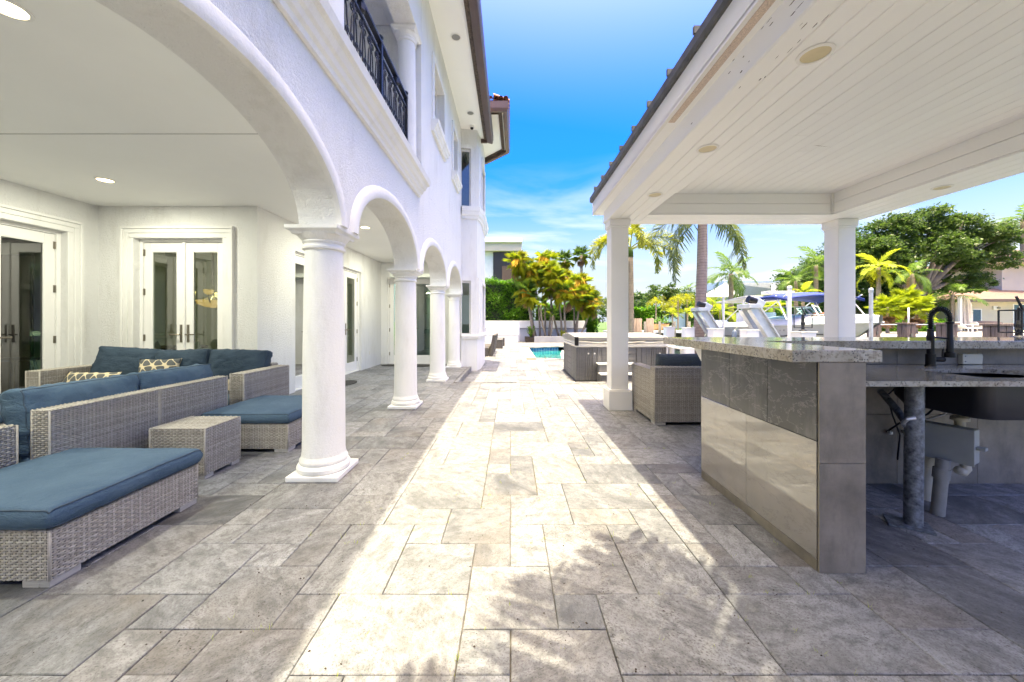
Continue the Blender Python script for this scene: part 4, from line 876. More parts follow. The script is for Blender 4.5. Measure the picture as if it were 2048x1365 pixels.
# what stands under the working top
m = MB(); m.tube([(2.458, 2.29, 0.0), (2.468, 2.29, 0.889)], 0.044, 20); o = obj('support_pipe', m, MT['galv'], bar, auto=50)
m = MB(); m.xf(Matrix.Identity(4)); m.box(-0.10, 0.10, -0.075, 0.075, 0.002, 0.014); m.xf(Matrix.Translation((2.44, 2.30, 0)) @ Matrix.Rotation(-0.6, 4, 'Z')); obj('base_plate', m, MT['galv'], o)
m = MB(); m.tube([P(1762, 783, 2.72), P(1790, 815, 2.58), P(1820, 858, 2.38)], 0.022, 10); obj('brace', m, MT['galv'], bar, auto=50)
m = MB(); m.tube([P(1808, 852, 2.32), P(1806, 846, 2.28), P(1816, 838, 2.23), P(1830, 836, 2.22)], 0.012, 8); obj('brace_clip', m, MT['alu'], bar, auto=50)
m = MB(); m.box(-0.13, 0.13, -0.055, 0.055, -0.115, 0.105); m.xf(Matrix.Translation(P(1893, 882, 2.50)) @ Matrix.Rotation(-1.12, 4, 'Z')); jb = obj('junction_box', m, MT['boxgrey'], bar, bevel=0.008)
m = MB(); m.box(-0.135, 0.135, -0.062, -0.0555, -0.12, 0.11); m.xf(Matrix.Translation(P(1893, 882, 2.50)) @ Matrix.Rotation(-1.12, 4, 'Z')); obj('box_lid', m, MT['boxgrey'], jb, bevel=0.004)
m = MB(); m.box(0.13, 0.17, -0.02, 0.03, -0.02, 0.0); m.xf(Matrix.Translation(P(1893, 882, 2.50)) @ Matrix.Rotation(-1.12, 4, 'Z')); obj('box_tab', m, MT['boxgrey'], jb, bevel=0.004)
m = MB(); m.tube([(2.935, 2.64, 0.0), (2.955, 2.64, 0.36)], 0.05, 18); o = obj('waste_pipe', m, MT['pvc'], bar, auto=50)
m = MB(); m.tube([(2.944, 2.64, 0.17), (2.948, 2.64, 0.23)], 0.056, 18); m.tube([(2.95, 2.64, 0.27), (2.953, 2.64, 0.33)], 0.055, 18); obj('pipe_collar', m, MT['pvc'], o, auto=50)
m = MB(); m.tube([(2.763, 2.427, 0.0), (2.80, 2.427, 0.36)], 0.034, 16); o = obj('conduit', m, MT['pvcgrey'], bar, auto=50)
m = MB(); m.tube([(2.785, 2.427, 0.235), (2.792, 2.427, 0.30)], 0.041, 16); obj('pipe_collar', m, MT['pvcgrey'], o, auto=50)
m = MB(); m.tube([P(1920, 833, 2.5), P(1919, 870, 2.5)], 0.027, 14); m.lathe([(0.045, 0), (0.045, 0.02), (0.03, 0.03)], 16, tuple(P(1920, 841, 2.5))); o = obj('tailpiece', m, MT['pvc'], bar, auto=50)
m = MB(); m.tube([P(1905, 915, 2.55), P(1918, 917, 2.55), P(1930, 925, 2.55), P(1932, 938, 2.55), P(1926, 945, 2.55), P(1916, 940, 2.55)], 0.028, 12); obj('trap', m, MT['pvc'], o, smooth=True)
for q, (x, y) in enumerate([(2.90, 2.74), (3.02, 2.76)]):
    m = MB(); m.tube([(x+0.12, 2.62, 0.70), (x+0.10, 2.70, 0.58), (x+0.02, 2.80, 0.50), (x, 2.87, 0.42), (x, 2.889, 0.40)], 0.007, 8); h_ = obj('supply_hose', m, MT['alu' if q else 'black'], bar, smooth=True)
    m = MB(); m.lathe([(0.016, 0.0), (0.016, 0.02), (0.01, 0.024)], 10, (x, 2.865, 0.39)); obj('stop_valve', m, MT['alu'], h_, auto=40)
m = MB(); m.tube([P(1790, 778, 2.80), P(1775, 790, 2.85), P(1785, 830, 2.86), P(1800, 870, 2.86), P(1795, 920, 2.86)], 0.006, 6); obj('cable', m, MT['black'], bar, smooth=True)
# shopping bag behind the bar end
rows = []
bc = Vector((1.905, 2.12, 0.0))
rb = random.Random(4)
for zz, a, b in [(0.0, 0.06, 0.05), (0.04, 0.085, 0.06), (0.12, 0.085, 0.06), (0.2, 0.07, 0.05), (0.28, 0.05, 0.035), (0.34, 0.045, 0.012)]:
    rows.append([(bc.x+(a+rb.uniform(-.008, .008))*math.cos(2*PI*q/16), bc.y+(b+rb.uniform(-.008, .008))*math.sin(2*PI*q/16), zz+0.002) for q in range(16)])
m = MB(); m.grid(rows, closed=True); m.add(rows[0], [tuple(range(16))]); bag = obj('plastic_bag', m, MT['bag'], None, smooth=True); tag(bag, 'white plastic bag slumped behind the end of the bar', 'bag')
m = MB(); m.box(1.80, 1.875, 2.28, 2.36, 0.002, 0.34); ct = obj('carton', m, MT['cream'], None, bevel=0.006); tag(ct, 'cream carton with a red stripe behind the bar end', 'carton')
m = MB(); m.box(1.7985, 1.8765, 2.2785, 2.3615, 0.26, 0.30); obj('stripe', m, MT['red'], ct)

# ================================================================== WICKER FURNITURE
def weave(mb, O, U, V, N, w, h, per=0.048, rowh=0.0128, A=0.0050, seed=0):
    """woven strands over ribs on the rectangle O + u*U + v*V; N points outwards"""
    O, U, V, N = map(Vector, (O, U, V, N)); nr = max(1, round(h/rowh)); rh = h/nr; ns = max(2, round(w/per*6)); per_ = per
    rg = random.Random(seed)
    for r in range(nr):
        mb.cur = rg.random(); rows = []; ph = PI*(r % 2)
        zc_ = (r+0.5)*rh
        for t in range(ns+1):
            u = w*t/ns; d = A*math.cos(2*PI*u/per_+ph)+rg.uniform(-0.0006, 0.0006); jz = rg.uniform(-0.0008, 0.0008); b = O+U*u+N*d
            rows.append([b+V*(zc_-rh*0.43+jz)-N*0.0022, b+V*(zc_+jz)+N*0.0022, b+V*(zc_+rh*0.43+jz)-N*0.0022])
        mb.grid(rows)
    nb_ = int(w/(per_/2))
    for k in range(nb_+1):
        u = (k+0.0)*per_/2
        if u > w: break
        mb.cur = rg.random()*0.4; c = O+U*u
        mb.grid([[c-U*0.006-N*0.001, c+N*0.0015, c+U*0.006-N*0.001], [c-U*0.006+V*h-N*0.001, c+V*h+N*0.0015, c+U*0.006+V*h-N*0.001]])
def woven_box(parent, x0, x1, y0, y1, z0, z1, faces='xXyYT', name='woven_body', seed=0, slopes=None, back=True):
    """box clad in wicker; slopes=(zy0,zy1) gives a top that slopes along y"""
    i = 0.006; m = MB()
    if back:
        c = MB(); c.box(x0+i, x1-i, y0+i, y1-i, z0, z1-i)
        if slopes:
            c.v = [(a, b, (slopes[0] if b < (y0+y1)/2 else slopes[1])-i if zz > (z0+z1)/2 else zz) for a, b, zz in c.v]
        o = obj(name, c, MT['wickerback'], parent)
    H = (z1-z0) if not slopes else min(slopes)-z0
    a, b = x1-x0, y1-y0
    if 'X' in faces: weave(m, (x1-i+0.004, y0, z0), (0, 1, 0), (0, 0, 1), (1, 0, 0), b, H, seed=seed+1)
    if 'x' in faces: weave(m, (x0+i-0.004, y0, z0), (0, 1, 0), (0, 0, 1), (-1, 0, 0), b, H, seed=seed+2)
    if 'y' in faces: weave(m, (x0, y0+i-0.004, z0), (1, 0, 0), (0, 0, 1), (0, -1, 0), a, H, seed=seed+3)
    if 'Y' in faces: weave(m, (x0, y1-i+0.004, z0), (1, 0, 0), (0, 0, 1), (0, 1, 0), a, H, seed=seed+4)
    if 'T' in faces:
        if slopes:
            V = Vector((0, b, slopes[1]-slopes[0])); L = V.length; weave(m, (x0, y0, slopes[0]-i+0.004), (1, 0, 0), V/L, (0, 0, 1), a, L, seed=seed+5)
        else: weave(m, (x0, y0, z1-i+0.004), (1, 0, 0), (0, 1, 0), (0, 0, 1), a, b, seed=seed+5)
    # rolled edges along the corners
    for p, q in [((x0, y0), (x0, y0)), ((x1, y0), (x1, y0)), ((x1, y1), (x1, y1)), ((x0, y1), (x0, y1))]:
        m.cur = 0.5; m.tube([(p[0]+(0.003 if p[0] == x0 else -0.003), p[1]+(0.003 if p[1] == y0 else -0.003), z0), (p[0]+(0.003 if p[0] == x0 else -0.003), p[1]+(0.003 if p[1] == y0 else -0.003), z0+H-0.004)], 0.007, 6)
    w_ = obj('weave', m, MT['wicker'], o if back else parent, rnd=True, smooth=True)
    return o if back else w_
def feet(parent, x0, x1, y0, y1, h=0.035, L=0.13, t=0.05):
    for cx, sx in ((x0+0.004, 1), (x1-0.004, -1)):
        for cy, sy in ((y0+0.004, 1), (y1-0.004, -1)):
            m = MB(); a, b = sorted((cx, cx+sx*t)); c, d = sorted((cy, cy+sy*L)); m.box(a, b, c, d, 0.001, h)
            a, b = sorted((cx+sx*t, cx+sx*L)); c, d = sorted((cy, cy+sy*t)); m.box(a, b, c, d, 0.001, h); obj('foot', m, MT['greywood'], parent, bevel=0.003)
from mathutils import noise as MN
def cushion(parent, dims, mtx, mat='blue', puff=0.02, name='cushion', seed=0, r=0.035, wr=0.004, pipe=True, sag=0.0):
    """boxed cushion: rounded edges, crown, creases and piping; local box centred on the origin, z is thickness"""
    lx, ly, lz = dims; rg = random.Random(seed); nx, ny = max(8, int(lx/0.024)), max(8, int(ly/0.024)); ph = [rg.uniform(0, 6) for _ in range(8)]
    def top(u, v, s_):
        x, y = (u-0.5)*lx, (v-0.5)*ly
        e = (1-(2*u-1)**4)*(1-(2*v-1)**4); cr = puff*e
        q1 = Vector((x*7+ph[0]*9, y*16+ph[1]*9, s_*3+ph[2])); q2 = Vector((x*22+ph[3]*9, y*26+ph[4]*9, s_*5)); fold = 1-abs(MN.noise(q1))*2.4
        cs = wr*(1.3*MN.noise(Vector((x*3.5+ph[5]*5, y*3.5, s_)))+0.9*max(0, fold)**2*(1.15-0.5*e)+0.5*MN.noise(q2))
        edge = min(u, 1-u)*lx; edge2 = min(v, 1-v)*ly; q = 0.0
        for ed in (edge, edge2):
            if ed < r: q += (r-math.sqrt(max(0, r*r-(r-ed)**2)))*0.35
        return (x, y, s_*(lz/2+cr+cs-q))
    m = MB(); U = [0, 0.012]+[i/nx for i in range(1, nx)]+[0.988, 1]; Vv = [0, 0.012]+[i/ny for i in range(1, ny)]+[0.988, 1]
    m.grid([[top(u, v, 1) for v in Vv] for u in U]); m.grid([[top(u, v, -1) for v in Vv] for u in U])
    per = [(u, 0) for u in U]+[(1, v) for v in Vv[1:]]+[(u, 1) for u in reversed(U[:-1])]+[(0, v) for v in reversed(Vv[1:-1])]
    def side(t):
        out = []
        for u, v in per:
            a, b = Vector(top(u, v, -1)), Vector(top(u, v, 1)); p = a.lerp(b, t); bul = (0.016+0.9*wr*MN.noise(Vector((p.x*24+ph[4], p.y*24, t*2.0))))*(1-(2*t-1)**2)
            n_ = Vector((-1 if u == 0 else 1 if u == 1 else 0, -1 if v == 0 else 1 if v == 1 else 0, 0)); out.append(tuple(p+n_*bul*(0.7 if n_.length > 1 else 1)))
        return out
    m.grid([side(t) for t in (0, .2, .4, .6, .8, 1)], closed=True)
    bmm = m; pr = []
    for s_ in (1, -1):
        pr.append([tuple(Vector(top(u, v, s_))) for u, v in per])
    m.xf(mtx); o = obj(name, m, MT[mat], parent, smooth=True)
    wd = o.modifiers.new('weld', 'WELD'); wd.merge_threshold = 0.0005
    if pipe:
        pm = MB()
        for loop in pr: pm.tube(loop+[loop[0]], 0.0042, 6, cap=False)
        pm.xf(mtx); obj('piping', pm, MT['navyseam'] if mat != 'chair_cushion' else MT[mat], o, smooth=True)
    return o
T = Matrix.Translation; RX_ = lambda a: Matrix.Rotation(a, 4, 'X'); RY_ = lambda a: Matrix.Rotation(a, 4, 'Y'); RZ_ = lambda a: Matrix.Rotation(a, 4, 'Z')
def ottoman(x0, x1, y0, y1, label, seed, grp='blue cushioned wicker ottomans'):
    t = thing('ottoman', label, 'ottoman', ((x0+x1)/2, (y0+y1)/2, 0), group=grp)
    woven_box(t, x0, x1, y0, y1, 0.035, 0.272, seed=seed, faces='xXyYT'); feet(t, x0, x1, y0, y1)
    cushion(t, (x1-x0+0.02, y1-y0+0.02, 0.105), T(((x0+x1)/2, (y0+y1)/2, 0.272+0.055)), puff=0.010, seed=seed, wr=0.0028); return t
ottoman(-3.02, -2.155, 1.753, 2.585, 'large wicker ottoman with slate blue cushion nearest the camera at left', 10)
ottoman(-2.93, -2.118, 3.57, 4.42, 'wicker ottoman with blue cushion between the side table and the first column', 20)
t = thing('side_table', 'small square wicker side table beside the near ottoman', 'table', (-2.63, 3.15, 0))
woven_box(t, -2.85, -2.41, 2.957, 3.345, 0.03, 0.405, seed=31); feet(t, -2.85, -2.41, 2.957, 3.345, 0.03, 0.09)
# sofa with its back to the path: two armless units
for q, (y0, y1, lab) in enumerate([(2.44, 3.205, 'armless wicker sofa unit with blue back cushion, behind the near ottoman'), (3.215, 3.98, 'armless wicker sofa unit with blue back cushion, behind the side table')]):
    t = thing('sofa_unit', lab, 'sofa', (-3.45, (y0+y1)/2, 0), group='armless wicker sofa units')
    woven_box(t, -3.12, -3.0, y0, y1, 0.04, 0.672, 'xXyYT', 'backrest', 40+q*9); woven_box(t, -3.92, -3.125, y0, y1, 0.04, 0.26, 'xyYT', 'seat_base', 44+q*9); feet(t, -3.92, -3.0, y0, y1)
    cushion(t, (0.78, y1-y0-0.01, 0.12), T((-3.53, (y0+y1)/2, 0.325)), seed=50+q, puff=0.012, name='seat_cushion')
    cushion(t, (0.42, y1-y0-0.005, 0.15), T((-3.225, (y0+y1)/2, 0.58)) @ RY_(PI/2-0.16), seed=52+q, puff=0.045, wr=0.017, name='back_cushion')
# corner of another unit at the left edge of the picture
t = thing('sofa_corner', 'wicker armchair corner at the left edge, beside the near ottoman', 'sofa', (-3.5, 1.95, 0))
woven_box(t, -3.25, -3.10, 1.62, 2.36, 0.04, 0.60, 'xXyYT', 'arm', 60); woven_box(t, -3.95, -3.255, 1.62, 2.36, 0.04, 0.26, 'xyYT', 'seat_base', 64); feet(t, -3.95, -3.10, 1.62, 2.36)
cushion(t, (0.72, 0.73, 0.12), T((-3.59, 1.99, 0.325)), seed=61, name='seat_cushion'); woven_box(t, -4.08, -3.955, 1.62, 2.36, 0.04, 0.66, 'xXyYT', 'backrest', 66)
# long sofa in front of the French doors
t = thing('sofa', 'long wicker sofa with three blue back cushions in front of the French doors', 'sofa', (-4.2, 4.6, 0))
woven_box(t, -3.16, -3.0, 4.22, 5.08, 0.04, 0.66, 'xXyYT', 'arm', 70); woven_box(t, -5.46, -5.30, 4.22, 5.08, 0.04, 0.69, 'xXyYT', 'arm', 75)
woven_box(t, -5.295, -3.165, 4.98, 5.10, 0.04, 0.69, 'xXyYT', 'backrest', 80); woven_box(t, -5.295, -3.165, 4.25, 4.975, 0.04, 0.26, 'yT', 'seat_base', 85); feet(t, -5.46, -3.0, 4.22, 5.10)
for q in range(3):
    cx = -4.93+q*0.705
    cushion(t, (0.69, 0.70, 0.12), T((cx, 4.60, 0.325)), seed=90+q, name='seat_cushion')
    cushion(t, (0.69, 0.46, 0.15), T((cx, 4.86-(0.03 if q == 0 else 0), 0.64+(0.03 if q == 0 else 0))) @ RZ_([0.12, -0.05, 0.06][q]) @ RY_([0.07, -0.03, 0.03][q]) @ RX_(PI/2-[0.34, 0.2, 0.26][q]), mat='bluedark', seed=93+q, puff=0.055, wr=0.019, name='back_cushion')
def pillow(mtx, w, h, d, label, seed):
    rg = random.Random(seed); m = MB(); N_ = 16
    def pt(u, v, s_):
        x, z = (u-0.5)*w, (v-0.5)*h; e = max(0, (1-(2*u-1)**2)*(1-(2*v-1)**2))**0.55; k = 1-0.10*((2*u-1)**2*(1-(2*v-1)**2)+(2*v-1)**2*(1-(2*u-1)**2))*0-0.07*(1-(2*u-1)**2)*(abs(2*v-1)**3)-0.07*(1-(2*v-1)**2)*(abs(2*u-1)**3)
        return (x*k, s_*d/2*e, z*k)
    for s_ in (1, -1): m.grid([[pt(i/N_, j/N_, s_) for j in range(N_+1)] for i in range(N_+1)])
    me = mesh_of('pillow', m, MT['pillow'], True); o = link('pillow', me); o.matrix_world = mtx; w_ = o.modifiers.new('weld', 'WELD'); w_.merge_threshold = 0.0008
    tag(o, label, 'pillow', 'trellis print pillows'); return o
pillow(T((-4.33, 4.60, 0.60)) @ RZ_(0.25) @ RX_(-0.35), 0.44, 0.40, 0.15, 'square beige trellis print pillow leaning on the middle sofa cushion', 1)
pillow(T((-4.97, 4.42, 0.53)) @ RZ_(-0.05) @ RX_(-0.5), 0.68, 0.27, 0.17, 'long beige trellis print lumbar pillow at the left end of the sofa', 2)
pillow(T((-3.33, 4.45, 0.46)) @ RZ_(1.1) @ RX_(-0.4), 0.34, 0.24, 0.12, 'beige trellis print pillow half hidden by the right sofa arm', 3)
ottoman(-5.62, -4.88, 3.35, 3.95, 'wicker ottoman with dark blue cushion by the left doors', 100)
# armchair under the pavilion
t = thing('armchair', 'wicker armchair with charcoal cushion, seen from behind beside the bar', 'armchair', (2.1, 4.9, 0))
woven_box(t, 1.73, 2.55, 4.50, 4.63, 0.04, 0.70, 'xXyYT', 'backrest', 110); woven_box(t, 1.73, 1.85, 4.635, 5.33, 0.04, 0.66, 'xXYT', 'arm', 115); woven_box(t, 2.43, 2.55, 4.635, 5.33, 0.04, 0.66, 'xXYT', 'arm', 120); woven_box(t, 1.855, 2.425, 4.635, 5.30, 0.04, 0.27, 'YT', 'seat_base', 124); feet(t, 1.73, 2.55, 4.50, 5.33)
cushion(t, (0.57, 0.74, 0.13), T((2.14, 5.02, 0.34)), mat='chair_cushion', seed=111, name='seat_cushion'); cushion(t, (0.57, 0.46, 0.14), T((2.13, 4.73, 0.60)) @ RX_(PI/2+0.2), mat='chair_cushion', seed=112, puff=0.03, name='back_cushion')
# doormats
for (cx, cy, a, b, rz, lab) in [(-3.35, 7.55, 0.36, 0.22, 1.57, 'half round black doormat at the side doors'), (-2.62, 10.55, 0.40, 0.25, 0, 'black doormat in front of the far loggia door'), (-3.45, 10.6, 0.2, 0.15, 0, 'small black mat at the left of the far loggia door')]:
    m = MB(); n = 28; m.lathe([(1.0, 0.002), (1.0, 0.012), (0.95, 0.016)], n); m.v = [(x*a, y*b, z) for x, y, z in m.v]; m.xf(T((cx, cy, 0)) @ RZ_(rz)); o = obj('doormat', m, MT['rubber']); tag(o, lab, 'doormat', 'black doormats')
# ------------------------------------------------------------------ things seen through the panes
t = thing('dining_table', 'dark dining table inside the house behind the French doors', 'table', (-6.6, 7.3, 0))
m = MB(); m.lathe([(0.55, 0.72), (0.56, 0.73), (0.56, 0.75), (0.55, 0.76)], 32, (-6.6, 7.3, 0)); obj('tabletop', m, MT['darkwood'], t); m = MB(); m.lathe([(0.28, 0.0), (0.28, 0.02), (0.05, 0.06), (0.04, 0.72)], 20, (-6.6, 7.3, 0)); obj('pedestal', m, MT['darkwood'], t, auto=40)
def shell_chair(x, y, rz, lab):
    t = thing('dining_chair', lab, 'chair', (x, y, 0), rz, 'shell chairs at the dining table', world=False)
    rows = []
    for s_, (yy, zz, hw) in enumerate([(-0.24, 0.46, 0.20), (-0.1, 0.43, 0.23), (0.08, 0.43, 0.24), (0.18, 0.50, 0.25), (0.23, 0.65, 0.24), (0.26, 0.82, 0.19)]):
        rows.append([(hw*u, yy-0.06*u*u*(1 if s_ > 2 else 0), zz+0.10*abs(u)**3) for u in [-1, -.7, -.35, 0, .35, .7, 1]])
    m = MB(); m.grid(rows); me = mesh_of('shell', m, MT['chairshell'], True); o = link('shell', me, t); sm = o.modifiers.new('solid', 'SOLIDIFY'); sm.thickness = 0.012
    for sx in (-1, 1):
        for sy in (-1, 1):
            m = MB(); m.tube([(sx*0.10, sy*0.10, 0.43), (sx*0.22, sy*0.22, 0.0)], 0.012, 8); link('leg', mesh_of('leg', m, MT['darkwood']), t)
shell_chair(-5.45, 6.75, 2.6, 'pale grey shell chair at the dining table, nearest the right door pane'); shell_chair(-6.3, 6.6, -2.9, 'pale grey shell chair at the dining table, seen through the left door pane'); shell_chair(-5.5, 7.6, 1.6, 'pale grey shell chair at the right side of the dining table')
t = thing('chandelier', 'lit amber glass chandelier hanging on a chain inside the house', 'chandelier', (-5.95, 7.5, 1.5))
m = MB(); m.tube([(-5.95, 7.5, 1.75), (-5.95, 7.5, 2.9)], 0.022, 8); obj('chain', m, MT['bronze'], t)
m = MB(); m.lathe([(0.02, 0.0), (0.16, 0.03), (0.25, 0.08), (0.30, 0.15), (0.29, 0.15), (0.1, 0.06)], 24, (-5.95, 7.5, 1.52)); obj('bowl', m, MT['amber'], t, smooth=True)
pl_ = bpy.data.lights.new('chandelier_bulb', 'POINT'); pl_.energy = 4; pl_.color = (1.0, 0.82, 0.58); pl_.shadow_soft_size = 0.12; plo = bpy.data.objects.new('chandelier_bulb', pl_); COL.objects.link(plo); plo.parent = t; plo.location = (0, 0, 0.42)
for q in range(6):
    a = q*PI/3; m = MB(); m.tube([(-5.95+0.05*math.cos(a), 7.5+0.05*math.sin(a), 1.75), (-5.95+0.3*math.cos(a), 7.5+0.3*math.sin(a), 1.62), (-5.95+0.45*math.cos(a), 7.5+0.45*math.sin(a), 1.70), (-5.95+0.45*math.cos(a), 7.5+0.45*math.sin(a), 1.76)], 0.012, 6); o = obj('arm', m, MT['bronze'], t)
    m = MB(); m.lathe([(0.03, 0.0), (0.07, 0.03), (0.09, 0.09), (0.085, 0.09), (0.02, 0.02)], 14, (-5.95+0.45*math.cos(a), 7.5+0.45*math.sin(a), 1.76)); obj('shade', m, MT['amber'], o, smooth=True)
for q, (x, y) in enumerate([(-6.95, 5.25), (-7.5, 5.2)]):
    t = thing('bar_stool', ['navy bar stool inside the house, nearer the left door', 'navy bar stool inside the house, farther from the left door'][q], 'stool', (x, y, 0), group='navy bar stools')
    m = MB(); m.box(x-0.19, x+0.19, y-0.17, y+0.17, 0.70, 0.74); obj('seat', m, MT['stool'], t, bevel=0.012)
    for sx in (-1, 1):
        for sy in (-1, 1): m = MB(); m.tube([(x+sx*0.13, y+sy*0.12, 0.70), (x+sx*0.20, y+sy*0.19, 0.0)], 0.018, 8); obj('leg', m, MT['stool'], t)
m = MB(); m.box(-9.6, -8.9, 2.2, 4.8, 0, 0.92); t = obj('kitchen_island', m, MT['chairshell']); tag(t, 'pale kitchen island inside the house behind the left door', 'island'); m = MB(); m.box(-9.7, -8.6, 2.1, 4.9, 0.922, 0.965); obj('island_top', m, MT['darkwood'], t)
# indoor plant behind the far loggia door
t = thing('indoor_plant', 'leafy indoor plant on a white stand behind the far loggia door', 'plant', (-2.45, 12.1, 0))
m = MB(); m.lathe([(0.13, 0.0), (0.16, 0.3), (0.17, 0.62), (0.15, 0.62), (0.14, 0.56)], 20, (-2.45, 12.1, 0)); obj('pot', m, MT['white'], t, auto=40)
m = MB(); rp_ = random.Random(5)
for q in range(70):
    a = rp_.uniform(0, 2*PI); h = rp_.uniform(0.75, 1.75); r = rp_.uniform(0.05, 0.32); c = Vector((-2.45+r*math.cos(a), 12.1+r*math.sin(a), h)); d = Vector((math.cos(a), math.sin(a), rp_.uniform(-0.5, 0.5))).normalized()*0.09; s_ = d.cross(Vector((0, 0, 1))).normalized()*0.04
    m.cur = rp_.random(); m.add([c-d, c+s_, c+d, c-s_], [(0, 1, 2, 3)])
m.tube([(-2.45, 12.1, 0.5), (-2.43, 12.1, 1.5)], 0.012, 6); obj('foliage', m, MT['hedge'], t, rnd=True)
# ================================================================== HOT TUB AND POOL
HX0, HX1, HY0, HY1 = 1.49, 3.56, 8.52, 10.52
t = thing('hot_tub', 'square hot tub with charcoal panels and grey folded vinyl cover', 'hot tub', ((HX0+HX1)/2, (HY0+HY1)/2, LOW))
m = MB(); m.box(HX0+0.03, HX1-0.03, HY0+0.03, HY1-0.03, LOW, 0.66); obj('cabinet_core', m, MT['tub'], t)
m = MB(); m.box(HX0-0.03, HX1+0.03, HY0-0.03, HY1+0.03, LOW, LOW+0.03); obj('base_pan', m, MT['black'], t, bevel=0.01)
def tubface(nm, f):     # f(u,z0,z1,u1,d0,d1) adds a box on one face
    L = 2.0
    for k in range(8): f(0.02+k*0.045, 0.056+k*0.045); f(L-0.376+k*0.045, L-0.34+k*0.045)
for face in ('y', 'x'):
    a0, a1 = (HX0, HX1) if face == 'y' else (HY0, HY1); W_ = a1-a0
    def pb(u0, u1, z0, z1, d=0.0, nm='panel_board'):
        q = MB(); (q.box(a0+u0, a0+u1, HY0+d, HY0+0.035, z0, z1) if face == 'y' else q.box(HX0+d, HX0+0.035, a0+u0, a0+u1, z0, z1)); obj(nm, q, MT['tub'], t, bevel=0.005, seg=1)
    for k in range(7): pb(0.012+k*0.05, 0.012+k*0.05+0.044, LOW+0.03, 0.66, nm='corner_slat'); pb(W_-0.056-k*0.05, W_-0.012-k*0.05, LOW+0.03, 0.66, nm='corner_slat')
    for k in range(3): pb(0.37+k*0.11, 0.37+k*0.11+0.104, LOW+0.03, 0.66); pb(W_-0.37-k*0.11-0.104, W_-0.37-k*0.11, LOW+0.03, 0.66)
    for k in range(5): pb(0.71, W_-0.71, LOW+0.03+k*0.15, LOW+0.03+k*0.15+0.145)
m = MB(); m.box(HX0-0.02, HX1+0.02, HY0-0.02, HY1+0.02, 0.662, 0.735); obj('shell_rim', m, MT['tubshell'], t, bevel=0.03, seg=3)
m = MB(); m.prism([(HY0+0.02, 0.80), (HY0-0.03, 0.81), (HY0-0.035, 0.90), ((HY0+HY1)/2, 0.965), (HY1+0.035, 0.90), (HY1+0.03, 0.81)], HX0-0.03, HX1+0.03, 'x'); cv = obj('cover', m, MT['vinyl'], t, bevel=0.02, seg=3)
m = MB(); m.box(HX0-0.01, HX1+0.01, HY0, HY1, 0.737, 0.80); obj('cover_skirt', m, MT['tubshell'], t, bevel=0.02)
for k in range(3):
    x = HX0+0.5+k*0.55; m = MB(); m.tube([(x-0.45, HY0-0.04, 0.80-0.02*k), (x, HY0-0.055, 0.755), (x+0.5, HY0-0.05, 0.79+0.005*k)], 0.012, 6); obj('cover_strap', m, MT['vinyl'], cv)
m = MB(); m.box(HX0-0.035, HX0+0.05, HY0-0.05, HY0+0.02, 0.70, 0.90); obj('cover_latch', m, MT['black'], cv, bevel=0.01)
for x in (HX0+0.28, HX1-0.17, HX0+0.42):
    m = MB(); m.tube([(x, HY0-0.004, 0.52), (x, HY0-0.01, 0.52)], 0.02, 10); obj('tub_light', m, MT['tubshell'], t)
for q, (a, b) in enumerate([(0.02, 0.0), (0.22, 0.17)]):
    pass
t = thing('tub_steps', 'dark plastic steps with white treads in front of the hot tub', 'steps', (2.0, 8.3, LOW))
for q in range(2):
    m = MB(); m.box(1.95, 2.75, 8.06+q*0.22, 8.26+q*0.22, LOW, 0.09+q*0.20); obj('step', m, MT['tub'], t, bevel=0.01); m = MB(); m.box(1.93, 2.77, 8.04+q*0.22, 8.275+q*0.22, 0.091+q*0.20, 0.125+q*0.2); obj('tread', m, MT['tubshell'], t, bevel=0.008)
# white table behind the armchair with a folded blue towel
t = thing('patio_table', 'white topped table behind the armchair near the hot tub', 'table', (4.1, 8.0, LOW))
m = MB(); m.box(3.55, 4.75, 7.9, 8.7, 0.66, 0.70); obj('tabletop', m, MT['white'], t, bevel=0.01)
for x in (3.66, 4.64):
    for y in (8.0, 8.6): m = MB(); m.box(x-0.03, x+0.03, y-0.03, y+0.03, LOW, 0.66); obj('leg', m, MT['white'], t)
m = MB(); m.box(3.62, 4.1, 7.95, 8.3, 0.701, 0.76); o = obj('towel', m, simple('pale_blue_towel', (0.25, 0.38, 0.50), 0.9, bump=0.4), None, bevel=0.025, seg=3); tag(o, 'folded pale blue towel on the white patio table', 'towel')
# pool basin, water line tiles, coping stones
outline = [(0.92, 14.05), (1.35, 14.0), (1.75, 13.8), (2.3, 13.45), (3.2, 13.3), (5.2, 13.3), (5.2, 20.3), (2.6, 20.3), (1.9, 20.1), (1.25, 19.6), (0.98, 19.6)]
pool = MB(); n = len(outline); pool.grid([[(x, y, LOW-0.02) for x, y in outline], [(x, y, LOW-0.36) for x, y in outline]], closed=True)
pool = struct('pool', pool, MT['pooltile'])
m = MB(); m.add([(x, y, LOW-0.22) for x, y in outline], [tuple(range(n))]); obj('pool_water', m, MT['pool'], pool)
m = MB(); m.cur = 0.4
fillr = MB(); fillr.add([(0.92, 13.3, LOW-0.004), (3.2, 13.3, LOW-0.004), (2.3, 13.45, LOW-0.004), (1.75, 13.8, LOW-0.004), (1.35, 14.0, LOW-0.004), (0.92, 14.05, LOW-0.004)], [(0, 1, 2, 3, 4, 5)]); fillr.add([(0.92, 20.3, LOW-0.004), (0.98, 19.6, LOW-0.004), (1.25, 19.6, LOW-0.004), (1.9, 20.1, LOW-0.004), (2.6, 20.3, LOW-0.004)], [(0, 1, 2, 3, 4)])
obj('pool_surround', fillr, MT['trav'], pool, rnd=True)
